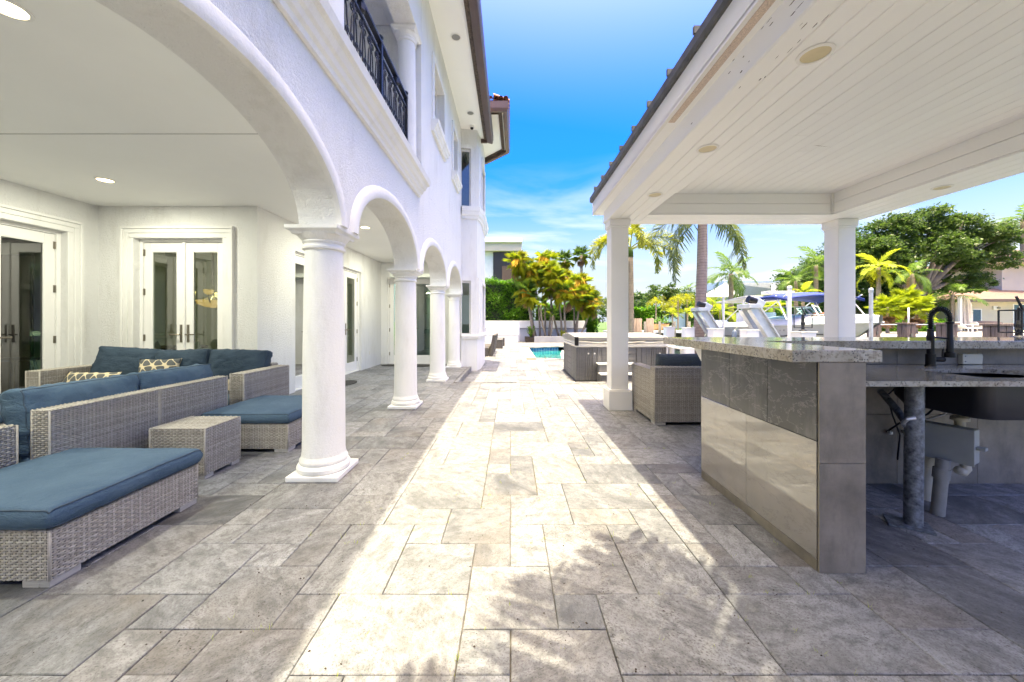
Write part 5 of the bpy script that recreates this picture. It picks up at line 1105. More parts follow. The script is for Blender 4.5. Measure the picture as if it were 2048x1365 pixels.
pc = NT('pink_coping'); pc.set(pc.mix(pc.ramp(pc.noise(6, 5, 0.6), [(0.3, 0), (0.7, 1)]), (0.45, 0.30, 0.22), (0.56, 0.44, 0.35)), 0.7)
MT['coping'] = pc.m
for k in range(15):
    m = MB(); y = 14.05+k*0.37; m.box(0.55, 0.95, y+0.004, y+0.366, LOW-0.03, LOW+0.012); obj('coping_stone', m, MT['coping'], pool, bevel=0.006, seg=1)
def strip(pts_, wd):
    for (a, b) in zip(pts_[:-1], pts_[1:]):
        a, b = Vector((*a, 0)), Vector((*b, 0)); d = (b-a).normalized(); nn = Vector((d.y, -d.x, 0)); L = (b-a).length; k = max(1, round(L/0.4))
        for i in range(k):
            p, q = a.lerp(b, i/k)+d*0.004, a.lerp(b, (i+1)/k)-d*0.004
            m = MB(); m.cur = random.random(); c = [p-nn*0.02, q-nn*0.02, q+nn*wd, p+nn*wd]; m.add([(v.x, v.y, LOW-0.03) for v in c]+[(v.x, v.y, LOW+0.008) for v in c], [(0, 3, 2, 1), (4, 5, 6, 7), (0, 1, 5, 4), (1, 2, 6, 5), (2, 3, 7, 6), (3, 0, 4, 7)]); obj('coping_stone', m, MT['trav'], pool, rnd=True)
strip([(0.92, 14.05), (1.35, 14.0), (1.75, 13.8), (2.3, 13.45), (3.2, 13.3), (5.2, 13.3)], 0.3); strip([(5.2, 20.3), (2.6, 20.3), (1.9, 20.1), (1.25, 19.6), (0.98, 19.6)], 0.3)
t = thing('pool_float', 'small white floating chlorine dispenser in the pool', 'float', (2.5, 18.0, LOW-0.22))
m = MB(); m.lathe([(0.02, -0.2), (0.10, -0.12), (0.12, 0.0), (0.12, 0.05), (0.06, 0.1), (0.06, 0.16), (0.02, 0.2)], 16, (2.5, 18.0, LOW-0.22)); obj('float_body', m, MT['gel'], t, smooth=True)
# ================================================================== END OF THE GARDEN
m = MB(); m.box(-3, 5.3, 26.3, 26.55, LOW-0.3, 0.72); gw = obj('garden_wall', m, MT['white'], None, bevel=0.01); tag(gw, 'white garden wall with a grey upper course behind the planter', 'wall')
m = MB(); m.box(-3.0, 5.32, 26.75, 26.95, LOW-0.3, 1.30); obj('upper_course', m, MT['white'], gw, bevel=0.01); m = MB(); m.box(-3.02, 5.33, 26.22, 26.62, 0.722, 0.79); obj('ledge', m, MT['greystone'], gw, bevel=0.01, rnd=True)
t = thing('masonry_bench', 'white masonry bench with high back at the end of the terrace', 'bench', (-0.4, 24.9, LOW))
m = MB(); m.box(-1.6, 0.62, 25.15, 25.4, LOW, 1.20); obj('bench_back', m, MT['white'], t, bevel=0.015); m = MB(); m.box(-1.6, 0.50, 24.45, 25.149, LOW, 0.36); obj('bench_seat', m, MT['white'], t, bevel=0.015); m = MB(); m.box(-1.6, 0.50, 24.4, 25.149, 0.361, 0.42); obj('bench_slab', m, MT['paint'], t, bevel=0.015)
m = MB(); m.box(1.55, 5.2, 24.4, 24.58, LOW, 0.28); pl = obj('planter', m, MT['greystone'], None, bevel=0.01, rnd=True); tag(pl, 'low grey stone planter edge in front of the palm cluster', 'planter')
m = MB(); m.box(1.0, 5.2, 24.585, 26.29, LOW, 0.20); obj('planting_bed', m, MT['soil'], pl)
# ------------------------------------------------------------------ foliage tools
def leafmesh(name, C, size, mat, seed, asp=0.5, upbias=0.3, out=None):
    rg = np.random.default_rng(seed); n = len(C); C = np.asarray(C); s_ = size*(0.6+0.8*rg.random(n))
    d = rg.normal(size=(n, 3))
    if out is not None: d = d*0.8+out
    d[:, 2] = d[:, 2]*0.6-0.15; d /= np.linalg.norm(d, axis=1)[:, None]+1e-9
    u = rg.normal(size=(n, 3)); u[:, 2] += upbias*3; b = np.cross(d, u); b /= np.linalg.norm(b, axis=1)[:, None]+1e-9
    a1 = C-d*s_[:, None]*0.5; a3 = C+d*s_[:, None]*0.5; nn = np.cross(d, b); a2 = C+b*(s_*asp*0.5)[:, None]+nn*(s_*0.08)[:, None]; a4 = C-b*(s_*asp*0.5)[:, None]+nn*(s_*0.08)[:, None]
    V = np.stack([a1, a2, a3, a4], 1).reshape(-1, 3); F = np.arange(4*n).reshape(-1, 4)
    return npmesh(name, V, F, mat, rnd=np.repeat(rg.random(n), 4))
def broadleaf(label, base, H, lobes, n, size, mat, seed, trunk_r=0.35, fork=0.4, lean=(0, 0), group='broadleaf trees beyond the canal'):
    """trunk with limbs that reach into each lobe; lobes are (x,y,z,rx,ry,rz) relative to the base"""
    rg = np.random.default_rng(seed); t = thing('broadleaf_tree', label, 'tree', base, group=group); base = Vector(base); rr_ = random.Random(seed)
    f = base+Vector((lean[0], lean[1], H*fork)); m = MB(); pts_ = [base+Vector((0, 0, -0.3)), base.lerp(f, 0.35)+Vector((rr_.uniform(-.2, .2), 0, 0)), base.lerp(f, 0.7)+Vector((rr_.uniform(-.15, .15), 0, 0)), f]
    m.tube(pts_, [trunk_r*1.3, trunk_r, trunk_r*0.85, trunk_r*0.8], 10); tr = obj('trunk', m, MT['bark'], t, smooth=True)
    for L in lobes:
        c = base+Vector(L[:3]); m = MB(); mid = f.lerp(c, 0.5)+Vector((rr_.uniform(-.4, .4), rr_.uniform(-.4, .4), rr_.uniform(-.1, .5))); m.tube([f-Vector((0, 0, 0.3)), mid, c+Vector((0, 0, L[5]*0.3))], [trunk_r*0.5, trunk_r*0.3, trunk_r*0.08], 7)
        for q in range(4): e = c+Vector((rr_.uniform(-1, 1)*L[3]*.7, rr_.uniform(-1, 1)*L[4]*.7, rr_.uniform(-.2, .8)*L[5])); m.tube([mid.lerp(c, rr_.random()), e], [trunk_r*0.16, trunk_r*0.04], 5)
        obj('limb', m, MT['bark'], tr, smooth=True)
    vol = [L[3]*L[4]*L[5] for L in lobes]; tot = sum(v**0.67 for v in vol); Cs = []
    for L, v in zip(lobes, vol):
        k = int(n*v**0.67/tot); ncl = max(6, k//70); u = rg.normal(size=(ncl, 3)); u /= np.linalg.norm(u, axis=1)[:, None]; rad = rg.random(ncl)**0.35; cl = u*rad[:, None]*np.array(L[3:6])+np.array(L[:3]); cs = (0.10+0.13*rg.random(ncl))*min(L[3:6])
        idx = rg.integers(0, ncl, k); g_ = rg.normal(size=(k, 3))*np.array([1, 1, 0.55]); Cs.append(cl[idx]+g_*cs[idx][:, None])
    C = np.concatenate(Cs); o = link('crown', leafmesh('crown', C, size, MT[mat], seed), t); return t
def pinnate(name, L, nl, leafL, wd, arch, ld, mat, seed, plume=False, petiole=0.12):
    rg = random.Random(seed); NS = 22; pts_ = [Vector((0, 0, 0))]; th = 0.0
    for i in range(NS): s_ = (i+1)/NS; a = -arch*s_**1.4; pts_.append(pts_[-1]+Vector((math.cos(a), 0, math.sin(a)))*(L/NS))
    m = MB(); m.tube(pts_, [0.022*(1-0.85*i/NS)*L/2 for i in range(NS+1)], 4, cap=False); side = Vector((0, 1, 0))
    for q in range(nl):
        s_ = petiole+(1-petiole)*(q+0.5)/nl; j = min(int(s_*NS), NS-1); p = pts_[j].lerp(pts_[j+1], s_*NS-j); tn = (pts_[j+1]-pts_[j]).normalized(); up = side.cross(tn)*-1 if side.cross(tn).z < 0 else side.cross(tn)
        ll = leafL*(0.35+0.65*math.sin(PI*min(1, (0.15+0.85*(s_-petiole)/(1-petiole)))**0.8)); fa = 0.45+0.55*s_
        for sg in (-1, 1):
            ra = rg.uniform(-0.9, 2.6) if plume else rg.uniform(0.0, 0.5)
            o_ = (side*sg*math.cos(ra)+up*math.sin(ra)); d = (tn*fa+o_).normalized(); d = (d+Vector((0, 0, -ld*0.35*rg.uniform(0.6, 1.4)))).normalized(); tip = (d+Vector((0, 0, -ld*rg.uniform(0.6, 1.5)))).normalized()
            mid = p+d*ll*0.5; en = mid+tip*ll*0.5; wv = d.cross(up if abs(d.dot(up)) < 0.9 else side).normalized()*wd; m.cur = rg.random()
            m.add([p-wv*0.4, p+wv*0.4, mid+wv, mid-wv, en], [(0, 1, 2, 3), (3, 2, 4)])
    return mesh_of(name, m, MT[mat], False, rnd=True)
def fan(name, R, nseg, pet, mat, seed, spread=2.2, droop=0.5):
    rg = random.Random(seed); m = MB(); hub = Vector((pet, 0, -0.08*pet)); m.tube([(0, 0, 0), (pet*0.5, 0, 0.02), hub], [0.016, 0.011, 0.008], 4, cap=False)
    for i in range(nseg):
        a = -spread+2*spread*(i+0.5)/nseg; l = R*(0.72+0.28*math.cos(a*0.6))*rg.uniform(0.85, 1.08); d = Vector((math.cos(a), math.sin(a), 0.12+rg.uniform(-.1, .1))).normalized(); w_ = Vector((-math.sin(a), math.cos(a), rg.uniform(-.5, .5)))*R*0.034
        mid = hub+d*l*0.55; en = hub+d*l+Vector((0, 0, -droop*l*rg.uniform(0.3, 1.0))); m.cur = rg.random(); m.add([hub, mid+w_, en, mid-w_], [(0, 1, 2), (0, 2, 3)])
    return mesh_of(name, m, MT[mat], False, rnd=True)
def seedhang(name, L, mat, seed, n=26):
    rg = random.Random(seed); m = MB()
    for i in range(n):
        a = rg.uniform(0, 2*PI); r = rg.uniform(0.1, 0.5)*L; p0 = Vector((0, 0, 0)); p1 = Vector((math.cos(a)*r*0.7, math.sin(a)*r*0.7, -0.1*L)); p2 = Vector((math.cos(a)*r, math.sin(a)*r, -L*rg.uniform(0.5, 1.0))); w_ = Vector((-math.sin(a), math.cos(a), 0))*0.03*L; m.cur = rg.random(); m.add([p0, p1+w_, p1-w_, p2+w_*0.7, p2-w_*0.7], [(0, 1, 2), (1, 3, 4, 2)])
    return mesh_of(name, m, MT[mat], False, rnd=True)
def trunk_mesh(parent, base, top, r0, r1, mat, bend=0.0, rings=True, n=12):
    b, tp = Vector(base), Vector(top); sd_ = (tp-b).cross(Vector((0, 1, 0))); sd_ = sd_.normalized() if sd_.length > 1e-3 else Vector((1, 0, 0)); m = MB(); N_ = 14; pp, rs = [], []
    for i in range(N_+1):
        f = i/N_; pp.append(b.lerp(tp, f)+sd_*bend*math.sin(PI*f)); rs.append((r0+(r1-r0)*f)*(1+0.10*math.sin(f*PI)*(1 if r0 > 0.1 else 0)+(0.25*(1-f*8) if f < 0.125 else 0)))
    m.tube(pp, rs, n); return obj('trunk', m, MT[mat], parent, smooth=True)
def palm(label, base, top, r0, r1, tmat, meshes, nfr, elev, seed, scale=1.0, extra=(), group=None, name='palm_tree', bend=0.0, az=None, cshaft=None):
    rg = random.Random(seed); t = thing(name, label, 'palm', base, group=group); trunk_mesh(t, base, top, r0, r1, tmat, bend); off = Vector(top)-Vector(base)
    if cshaft:
        m = MB(); m.tube([Vector(top)-Vector((0, 0, 0.05)), Vector(top)+Vector((0, 0, cshaft*0.5)), Vector(top)+Vector((0, 0, cshaft))], [r1*1.15, r1*1.05, r1*0.5], 10); obj('crownshaft', m, MT['frond'], t, smooth=True); off = off+Vector((0, 0, cshaft))
    for q in range(nfr):
        o = link('frond', rg.choice(meshes), t); f = (q+0.5)/nfr; e = elev[0]+(elev[1]-elev[0])*f+rg.uniform(-.12, .12); a = az[q] if az else q*2.39996+rg.uniform(-.2, .2); o.location = off+Vector((0, 0, -0.12*scale*(1-f))); o.rotation_euler = (rg.uniform(-.25, .25), -e, a); s_ = scale*rg.uniform(0.85, 1.1); o.scale = (s_, s_, s_)
    for (nm, me, k, ee, dz) in extra:
        for q in range(k):
            o = link(nm, rg.choice(me), t); a = rg.uniform(0, 2*PI); rd_ = 0.24 if nm == 'seed_cluster' else 0.06; o.location = off+Vector((math.cos(a)*rd_, math.sin(a)*rd_, dz*scale+rg.uniform(-.1, .1)*scale)); o.rotation_euler = (0, -(rg.uniform(*ee)), a); s_ = scale*rg.uniform(0.75, 1.15); o.scale = (s_,)*3
    return t
FR = {'coco': [pinnate('frond_coconut', 2.6, 40, 0.75, 0.028, a, 0.55, 'frond', 5+i) for i, a in enumerate((1.0, 1.4, 1.8))],
      'royal': [pinnate('frond_royal', 2.3, 80, 0.55, 0.015, a, 0.8, 'froyal', 15+i, plume=True) for i, a in enumerate((1.3, 1.7, 2.0))],
      'fox': [pinnate('frond_foxtail', 2.0, 150, 0.36, 0.014, a, 0.22, 'fyellow', 25+i, plume=True, petiole=0.2) for i, a in enumerate((2.2, 2.5, 2.8))],
      'foxg': [pinnate('frond_foxtail_green', 1.6, 70, 0.34, 0.02, a, 0.3, 'froyal', 28+i, plume=True) for i, a in enumerate((1.7, 2.1))],
      'areca': [pinnate('frond_areca', 1.8, 34, 0.55, 0.026, a, 0.45, 'flime', 35+i) for i, a in enumerate((1.1, 1.6))],
      'yel': [pinnate('frond_yellow', 1.5, 36, 0.42, 0.024, a, 0.35, 'fyellow', 45+i, plume=True) for i, a in enumerate((1.7, 2.2))],
      'fang': [fan('fan_green', 0.56, 30, 0.40, 'frond', 51+i, droop=0.3) for i in range(3)], 'fanl': [fan('fan_lime', 0.54, 30, 0.42, 'flime', 55+i, droop=0.4) for i in range(3)],
      'fany': [fan('fan_yellow', 0.55, 24, 0.36, 'fyellow', 61+i, droop=0.8) for i in range(2)], 'fand': [fan('fan_dead', 0.50, 20, 0.30, 'fdead', 65+i, spread=1.5, droop=1.2) for i in range(2)],
      'seed': [seedhang('seed_cluster', 0.75, 'forange', 71+i, 48) for i in range(3)], 'dead': [pinnate('frond_dead', 2.0, 34, 0.5, 0.022, 1.6, 0.9, 'fdead', 81)]}
# hedges behind the garden wall
def hedge(label, x0, x1, y0, y1, z0, z1, n, seed, size=0.16, mat='hedge'):
    t = thing('hedge', label, 'hedge', ((x0+x1)/2, (y0+y1)/2, z0), group='clipped hedges'); rg = np.random.default_rng(seed); m = MB(); m.box(x0+0.15, x1-0.15, y0+0.2, y1-0.1, z0, z1-0.2); obj('hedge_core', m, simple('dark_hedge_core', (0.02, 0.035, 0.008), 0.9), t)  # the core is one plain dark green block inside the leaves
    C = np.stack([rg.uniform(x0, x1, n), y0+np.abs(rg.normal(size=n))*0.16, rg.uniform(z0, z1, n)], 1); k = n//3; C[:k, 1] = rg.uniform(y0, y1, k); C[:k, 2] = z1+rg.normal(size=k)*0.12
    C[:, 1] += 0.18*np.sin(C[:, 0]*2.3+seed)*np.sin(C[:, 2]*2.9); C[:, 2] += 0.10*np.sin(C[:, 0]*3.1)
    off = OFF[t]; o = link('foliage', leafmesh('foliage', C-np.array(off), size, MT[mat], seed, asp=0.6, out=np.array([0, -0.5, 0.3])), t)
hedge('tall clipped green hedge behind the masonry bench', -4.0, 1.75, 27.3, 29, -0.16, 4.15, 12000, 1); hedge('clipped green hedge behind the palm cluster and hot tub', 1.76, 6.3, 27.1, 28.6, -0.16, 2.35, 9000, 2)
# thatch palms rising from the planter: (foot px, crown px x,y, depth)
CL = [(1066, 1036, 525, 25.4), (1068, 1052, 585, 25.1), (1072, 1058, 562, 25.9), (1080, 1066, 548, 25.6), (1090, 1092, 520, 26.0), (1093, 1082, 610, 25.0), (1097, 1100, 545, 25.5), (1101, 1106, 630, 24.9), (1118, 1100, 570, 25.7), (1124, 1108, 558, 25.3), (1131, 1128, 562, 25.9), (1134, 1131, 585, 25.2), (1148, 1158, 566, 25.6), (1153, 1167, 588, 25.3), (1158, 1182, 606, 25.0), (1150, 1146, 575, 26.0)]
ORD = ['first', 'second', 'third', 'fourth', 'fifth', 'sixth', 'seventh', 'eighth', 'ninth', 'tenth', 'eleventh', 'twelfth', 'thirteenth', 'fourteenth', 'fifteenth', 'sixteenth']
for q, (fx, cx, cy, D) in enumerate(sorted(CL)):
    b = P(fx, 640, D); b.z = 0.15; tp = P(cx, cy, D-0.2)
    small = cy > 600 and cx < 1120; sc = 0.7 if small else 1.12
    palm('%s slender thatch palm from the left in the planter bed' % ORD[q], tuple(b), tuple(tp), 0.07, 0.05, 'pthin', FR['fanl']+FR['fang']+FR['fany'] if q % 2 else FR['fanl']+FR['fany'], 12 if not small else 7, (-0.35, 1.25), 100+q, sc,
         extra=() if small else (('fading_frond', FR['fany'], 6, (-1.2, 0.1), -0.12), ('dead_frond', FR['fand'], 1, (-1.5, -0.9), -0.25), ('seed_cluster', FR['seed'], 5, (-0.7, 0.7), 0.16)), group='thatch palms in the planter', name='thatch_palm', bend=0.12*((q % 3)-1))
for q, (cx, cy, D, lab) in enumerate([(1130, 520, 36, 'taller fan palm behind the hedge, left of the pair'), (1163, 509, 35, 'taller fan palm behind the hedge, right of the pair'), (1058, 535, 37, 'dark fan palm top showing beside the neighbouring building')]):
    tp = P(cx, cy, D); palm(lab, (tp.x, D, -0.16), tuple(tp), 0.16, 0.11, 'pthin', FR['fang'], 14, (-0.3, 1.3), 140+q, 1.15, extra=(('fading_frond', FR['fany'], 3, (-1.3, -0.3), -0.1), ('dead_frond', FR['fand'], 6, (-1.6, -1.0), -0.25)), group='fan palms behind the hedge', name='fan_palm')
for q, (x, y, s_, lab) in enumerate([(1.35, 24.75, 0.9, 'spiky green bromeliad clump at the left end of the planter'), (3.42, 24.8, 0.55, 'small yellow green bromeliad in the planter by the hot tub')]):
    t = thing('bromeliad', lab, 'plant', (x, y, 0.18)); m = MB(); rg = random.Random(q+3)
    for k in range(46):
        a = rg.uniform(0, 2*PI); h = rg.uniform(0.35, 0.9)*s_; r = rg.uniform(0.2, 0.6)*s_; d = Vector((math.cos(a), math.sin(a), 0)); w_ = Vector((-d.y, d.x, 0))*0.03; p0 = Vector((x, y, 0.18)); m.cur = rg.random(); m.add([p0-w_, p0+w_, p0+d*r*0.6+Vector((0, 0, h))+w_, p0+d*r*0.6+Vector((0, 0, h))-w_, p0+d*r+Vector((0, 0, h*0.8))], [(0, 1, 2, 3), (3, 2, 4)])
    obj('foliage', m, MT['frond' if q == 0 else 'fyellow'], t, rnd=True)
# foxtail palms by the pool
tp = P(1261, 512, 15.2); palm('foxtail palm with arching yellow plumes behind the near pavilion post', (tp.x, 15.2, LOW), tuple(tp), 0.14, 0.10, 'pthin', FR['fox'], 8, (0.45, 0.95), 201, 1.22, group='foxtail palms', name='foxtail_palm', az=[0.02, 3.15, 0.35, 2.85, 3.5, -0.45, 1.5, 4.5], cshaft=0.35)
tp = P(1222, 615, 22); palm('small palm with grey green plume low behind the pavilion post', (tp.x, 22, LOW), tuple(tp), 0.10, 0.07, 'pthin', FR['foxg'], 6, (0.3, 1.1), 202, 0.8, group='foxtail palms', name='foxtail_palm')
# the big royal palm beyond the bar
b = P(1393, 700, 12.0); tp = P(1405, 425, 12.2); palm('tall royal palm with grey ringed trunk rising behind the bar counter', (b.x, 12.0, LOW), tuple(tp), 0.165, 0.135, 'ptrunk', FR['royal'], 11, (-0.55, 1.1), 203, 1.0, name='royal_palm', az=[3.3, 0.15, 3.0, -0.25, 2.7, 0.5, 1.5, 4.6, 3.6, -0.6, 1.0], bend=-0.06)
# the palm behind the photographer whose fronds shade the near pavers
palm('palm behind the camera whose fronds shade the near pavers', (1.0, -2.4, -0.1), (1.08, -0.55, 5.0), 0.15, 0.11, 'ptrunk', FR['coco'], 7, (0.2, 0.5), 204, 0.95, name='palm_tree', az=[2.16, 1.95, 1.74, 1.52, 4.6, 5.4, 3.9])
# ================================================================== NEIGHBOURS
t = thing('neighbour_house', 'white flat roofed modern house with dark loggia behind the hedge', 'house', (-1, 44, 0))
D = 42; p0, p1 = P(900, 487, D), P(1044, 478, D)
m = MB(); m.box(p0.x, p1.x-0.25, D+0.6, D+8, -0.2, p1.z-0.45); obj('wall', m, MT['white'], t); m = MB(); m.box(p0.x-0.5, p1.x+0.05, D-0.3, D+8.5, p1.z-0.45, p1.z); obj('roof_slab', m, MT['white'], t, bevel=0.05)
a, b = P(986, 503, D), P(1031, 560, D); m = MB(); m.box(a.x, b.x, D+0.45, D+0.6, b.z, a.z); o = obj('window', m, MT['darkwood'], t); m = MB(); m.box(a.x+1.0, b.x-0.3, D+0.35, D+0.44, b.z, b.z+1.6); obj('curtain', m, simple('brown_curtain', (0.16, 0.1, 0.07), 0.8), o)
m = MB(); m.box(p1.x-0.25, p1.x-0.05, D-0.1, D+0.6, -0.2, p1.z-0.45); obj('column', m, MT['stuccocream'], t); m = MB(); m.box(p0.x, p1.x-0.25, D-0.05, D+0.5, p1.z-1.35, p1.z-0.46); obj('lintel', m, MT['stuccocream'], t)
# wicker loungers and footstools beside the bay
for q, (x, y, lab) in enumerate([(-0.80, 15.0, 'wicker lounge chair beside the bay, nearest of the row'), (-0.80, 16.0, 'wicker lounge chair beside the bay, second of the row'), (-0.80, 17.0, 'wicker lounge chair beside the bay, farthest of the row')]):
    t = thing('lounge_chair', lab, 'chair', (x, y, LOW), group='wicker lounge chairs by the bay')
    m = MB(); m.prism([(x-0.05, LOW), (x+0.10, LOW), (x+0.24, 0.72), (x+0.10, 0.72)], y-0.35, y+0.35, 'y'); obj('backrest', m, MT['wickerdark'], t, bevel=0.02, rnd=True); m = MB(); m.box(x-0.85, x-0.06, y-0.35, y+0.35, LOW, 0.22); obj('seat', m, MT['wickerdark'], t, bevel=0.02, rnd=True)
for q, (x, y, lab) in enumerate([(-0.62, 19.2, 'small wicker footstool near the bay, nearer of two'), (-0.55, 21.2, 'small wicker footstool near the bay, farther of two')]):
    m = MB(); m.box(x-0.22, x+0.22, y-0.3, y+0.3, LOW, 0.32); o = obj('footstool', m, MT['wickerdark'], None, bevel=0.02, rnd=True); tag(o, lab, 'footstool', 'wicker footstools'); m = MB(); m.box(x-0.23, x+0.23, y-0.31, y+0.31, 0.321, 0.36); obj('cushion', m, MT['vinyl'], o, bevel=0.015)
# ================================================================== DOCK SIDE
lantern_parts = []
def lantern(x, y, z, lab):
    t = thing('lantern', lab, 'lantern', (x, y, z), group='black dock lanterns'); m = MB(); m.lathe([(0.07, 0.0), (0.07, 0.015), (0.03, 0.04), (0.018, 0.10), (0.03, 0.12)], 14, (x, y, z)); obj('stem', m, MT['iron'], t, auto=40)
    w_ = 0.095; z0, z1 = z+0.07, z+0.31; m = MB()
    for sx in (-1, 1):
        for sy in (-1, 1): m.box(x+sx*w_-0.006, x+sx*w_+0.006, y+sy*w_-0.006, y+sy*w_+0.006, z0, z1)
    for zz in (z0, z1):
        for s_ in (-1, 1): m.box(x-w_, x+w_, y+s_*w_-0.006, y+s_*w_+0.006, zz-0.006, zz+0.006); m.box(x+s_*w_-0.006, x+s_*w_+0.006, y-w_, y+w_, zz-0.006, zz+0.006)
    obj('cage', m, MT['iron'], t); m = MB(); m.tube([(x, y, z+0.1), (x, y, z+0.34)], 0.012, 8); m.lathe([(0.02, 0.12), (0.035, 0.13), (0.035, 0.16), (0.02, 0.2)], 10, (x, y, z)); m.tube([(x-0.03, y, z+0.46), (x+0.05, y, z+0.30)], 0.012, 6); obj('hook', m, MT['iron'], t)
for q, (y, lab) in enumerate([(4.05, 'white dock pillar carrying a lantern at the right edge'), (7.04, 'white dock pillar carrying a black lantern behind the bar counter'), (8.62, 'white dock pillar in front of the nearer boat lift'), (10.05, 'white dock pillar between the boat lifts'), (11.6, 'white dock pillar just left of the royal palm trunk'), (13.0, 'white dock pillar right of the hot tub, farthest of the row')]):
    m = MB(); m.box(5.35, 5.63, y-0.14, y+0.14, LOW, 1.045); o = obj('dock_pillar', m, MT['white'], None, bevel=0.012); tag(o, lab, 'pillar', 'white dock pillars'); m = MB(); m.box(5.335, 5.645, y-0.155, y+0.155, 1.0455, 1.06); obj('cap', m, MT['paint'], o, bevel=0.004)
lantern(5.49, 7.04, 1.061, 'black metal lantern on the dock pillar beside the boat'); lantern(5.49, 4.05, 1.061, 'black metal lantern at the right edge of the picture')
# inclined boat lift rails
def lift(y, lab):
    t = thing('boat_lift', lab, 'boat lift', (6.2, y, -0.85), group='inclined boat lifts')
    dirv = Vector((0.43, 0, -0.68)).normalized(); nrm = Vector((dirv.z, 0, -dirv.x))*-1
    for q, dy in enumerate((-0.17, 0.17)):
        a = Vector((5.72, y+dy, 1.58)); b = a+dirv*3.0; m = MB()
        def bar_(w0, w1, h0, h1):
            vs = []
            for p in (a, b):
                for (wy, hn) in [(w0, h0), (w1, h0), (w1, h1), (w0, h1)]: vs.append(p+Vector((0, wy, 0))+nrm*hn)
            m.add(vs, [(0, 1, 2, 3), (4, 7, 6, 5), (0, 4, 5, 1), (1, 5, 6, 2), (2, 6, 7, 3), (3, 7, 4, 0)])
        bar_(-0.075, 0.075, 0.10, 0.125); bar_(-0.012, 0.012, -0.10, 0.10); bar_(-0.075, 0.075, -0.125, -0.10); obj('rail', m, MT['alu'], t)
    m = MB(); m.box(5.55, 5.82, y-0.28, y+0.2, 1.56, 1.66); obj('gear_plate', m, MT['alu'], t, bevel=0.01)
    m = MB(); m.box(-0.13, 0.13, -0.11, 0.11, -0.14, 0.14); m.xf(T((5.93, y+0.05, 1.66)) @ RY_(0.55)); obj('motor_housing', m, MT['alu'], t, bevel=0.03)
    m = MB(); m.tube([(5.62, y-0.12, 1.78), (5.80, y-0.12, 1.72)], 0.085, 14); obj('motor', m, MT['black'], t, auto=40)
lift(9.0, 'nearer inclined aluminium boat lift with black motor behind the bar'); lift(11.35, 'farther inclined aluminium boat lift behind the royal palm trunk')
for q, (px_, D, top, r, lab, mt) in enumerate([(1447, 12.3, 2.05, 0.035, 'thin white guide pole left of the boat lift', 'gel'), (1579, 9.0, 2.07, 0.042, 'thick white guide pole in front of the boat windshield', 'gel'), (1742, 6.87, 1.83, 0.03, 'grey blue guide pole by the bow of the boat', 'alu')]):
    x = (px_-VPX)/FPX*D; m = MB(); m.tube([(x, D, -1.2), (x, D, top)], r, 12); o = obj('guide_pole', m, MT[mt], None, auto=40); tag(o, lab, 'pole', 'boat guide poles'); m = MB(); m.lathe([(r*1.25, -0.05), (r*1.25, 0.01), (r*0.8, 0.03)], 12, (x, D, top)); obj('cap', m, MT[mt], o, smooth=True)
for q, (x, y, lab) in enumerate([(12.1, 12.5, 'square brown wooden piling next to the boat bow'), (10.45, 9.9, 'square brown wooden piling in front of the fan palms'), (10.35, 8.9, 'square brown wooden piling behind the faucet'), (8.70, 6.7, 'square brown wooden piling in front of the cream house, largest of the row')]):
    m = MB(); s_ = 0.125
    for dx in (-1, 1): 
        for dy in (-1, 1): m.box(x+dx*0.065-0.058, x+dx*0.065+0.058, y+dy*0.065-0.058, y+dy*0.065+0.058, -1.3, 1.17)
    o = obj('wooden_piling', m, MT['wood'], None, bevel=0.008); tag(o, lab, 'piling', 'brown wooden pilings'); m = MB(); m.box(x-0.15, x+0.15, y-0.15, y+0.15, 1.171, 1.215); obj('cap', m, MT['wood'], o, bevel=0.006); m = MB(); m.box(x-0.03, x+0.02, y-0.145, y-0.124, 0.85, 0.93); obj('cleat', m, MT['bronze'], o)
m = MB(); m.prism([(10.2, 8.0), (10.9, 8.0), (13.4, 13.2), (12.7, 13.2)], 0.30, 0.40, 'z'); o = obj('finger_dock', m, MT['sand']); o['kind'] = 'structure'
# ------------------------------------------------------------------ motor boat on the lift, bow towards the camera
bt = thing('motor_boat', 'white motor boat with navy canopy and glass windshield on the boat lift', 'boat', (8.2, 11.4, 0.3))
def hull_sec(s_):     # s_ 0 bow .. 1 stern : half-breadth, gunwale z, chine z, keel z, y
    y = 8.3+6.1*s_; hb = 1.18*(1-(1-min(1, s_*1.25+0.02))**1.9); gz = 1.24-0.20*min(1, s_*1.3); ch = 0.62+0.30*(1-min(1, s_*2.2))**2-0.12*s_; kz = 0.28+0.75*(1-min(1, s_*3.0))**2; return y, hb, gz, ch, kz
rows = []; NSEC = 18
for i in range(NSEC+1):
    y, hb, gz, ch, kz = hull_sec(i/NSEC); r = []
    for sg in (-1, 1):
        pr = [(hb, gz), (hb*0.985, gz-0.10), (hb*0.93, (gz+ch)/2), (hb*0.82, ch), (hb*0.45, (ch+kz)/2), (0.0, kz)]
        if sg == 1: pr = pr[::-1][1:]
        r += [(8.2+sg*a, y+(1-i/NSEC)**4*(gz-z)*1.5, z) for a, z in pr]
    rows.append(r)
m = MB(); m.grid(rows); m.add(rows[-1], [tuple(range(len(rows[-1])))]); obj('hull', m, MT['gelcream'], bt, smooth=True)
m = MB(); rows = []
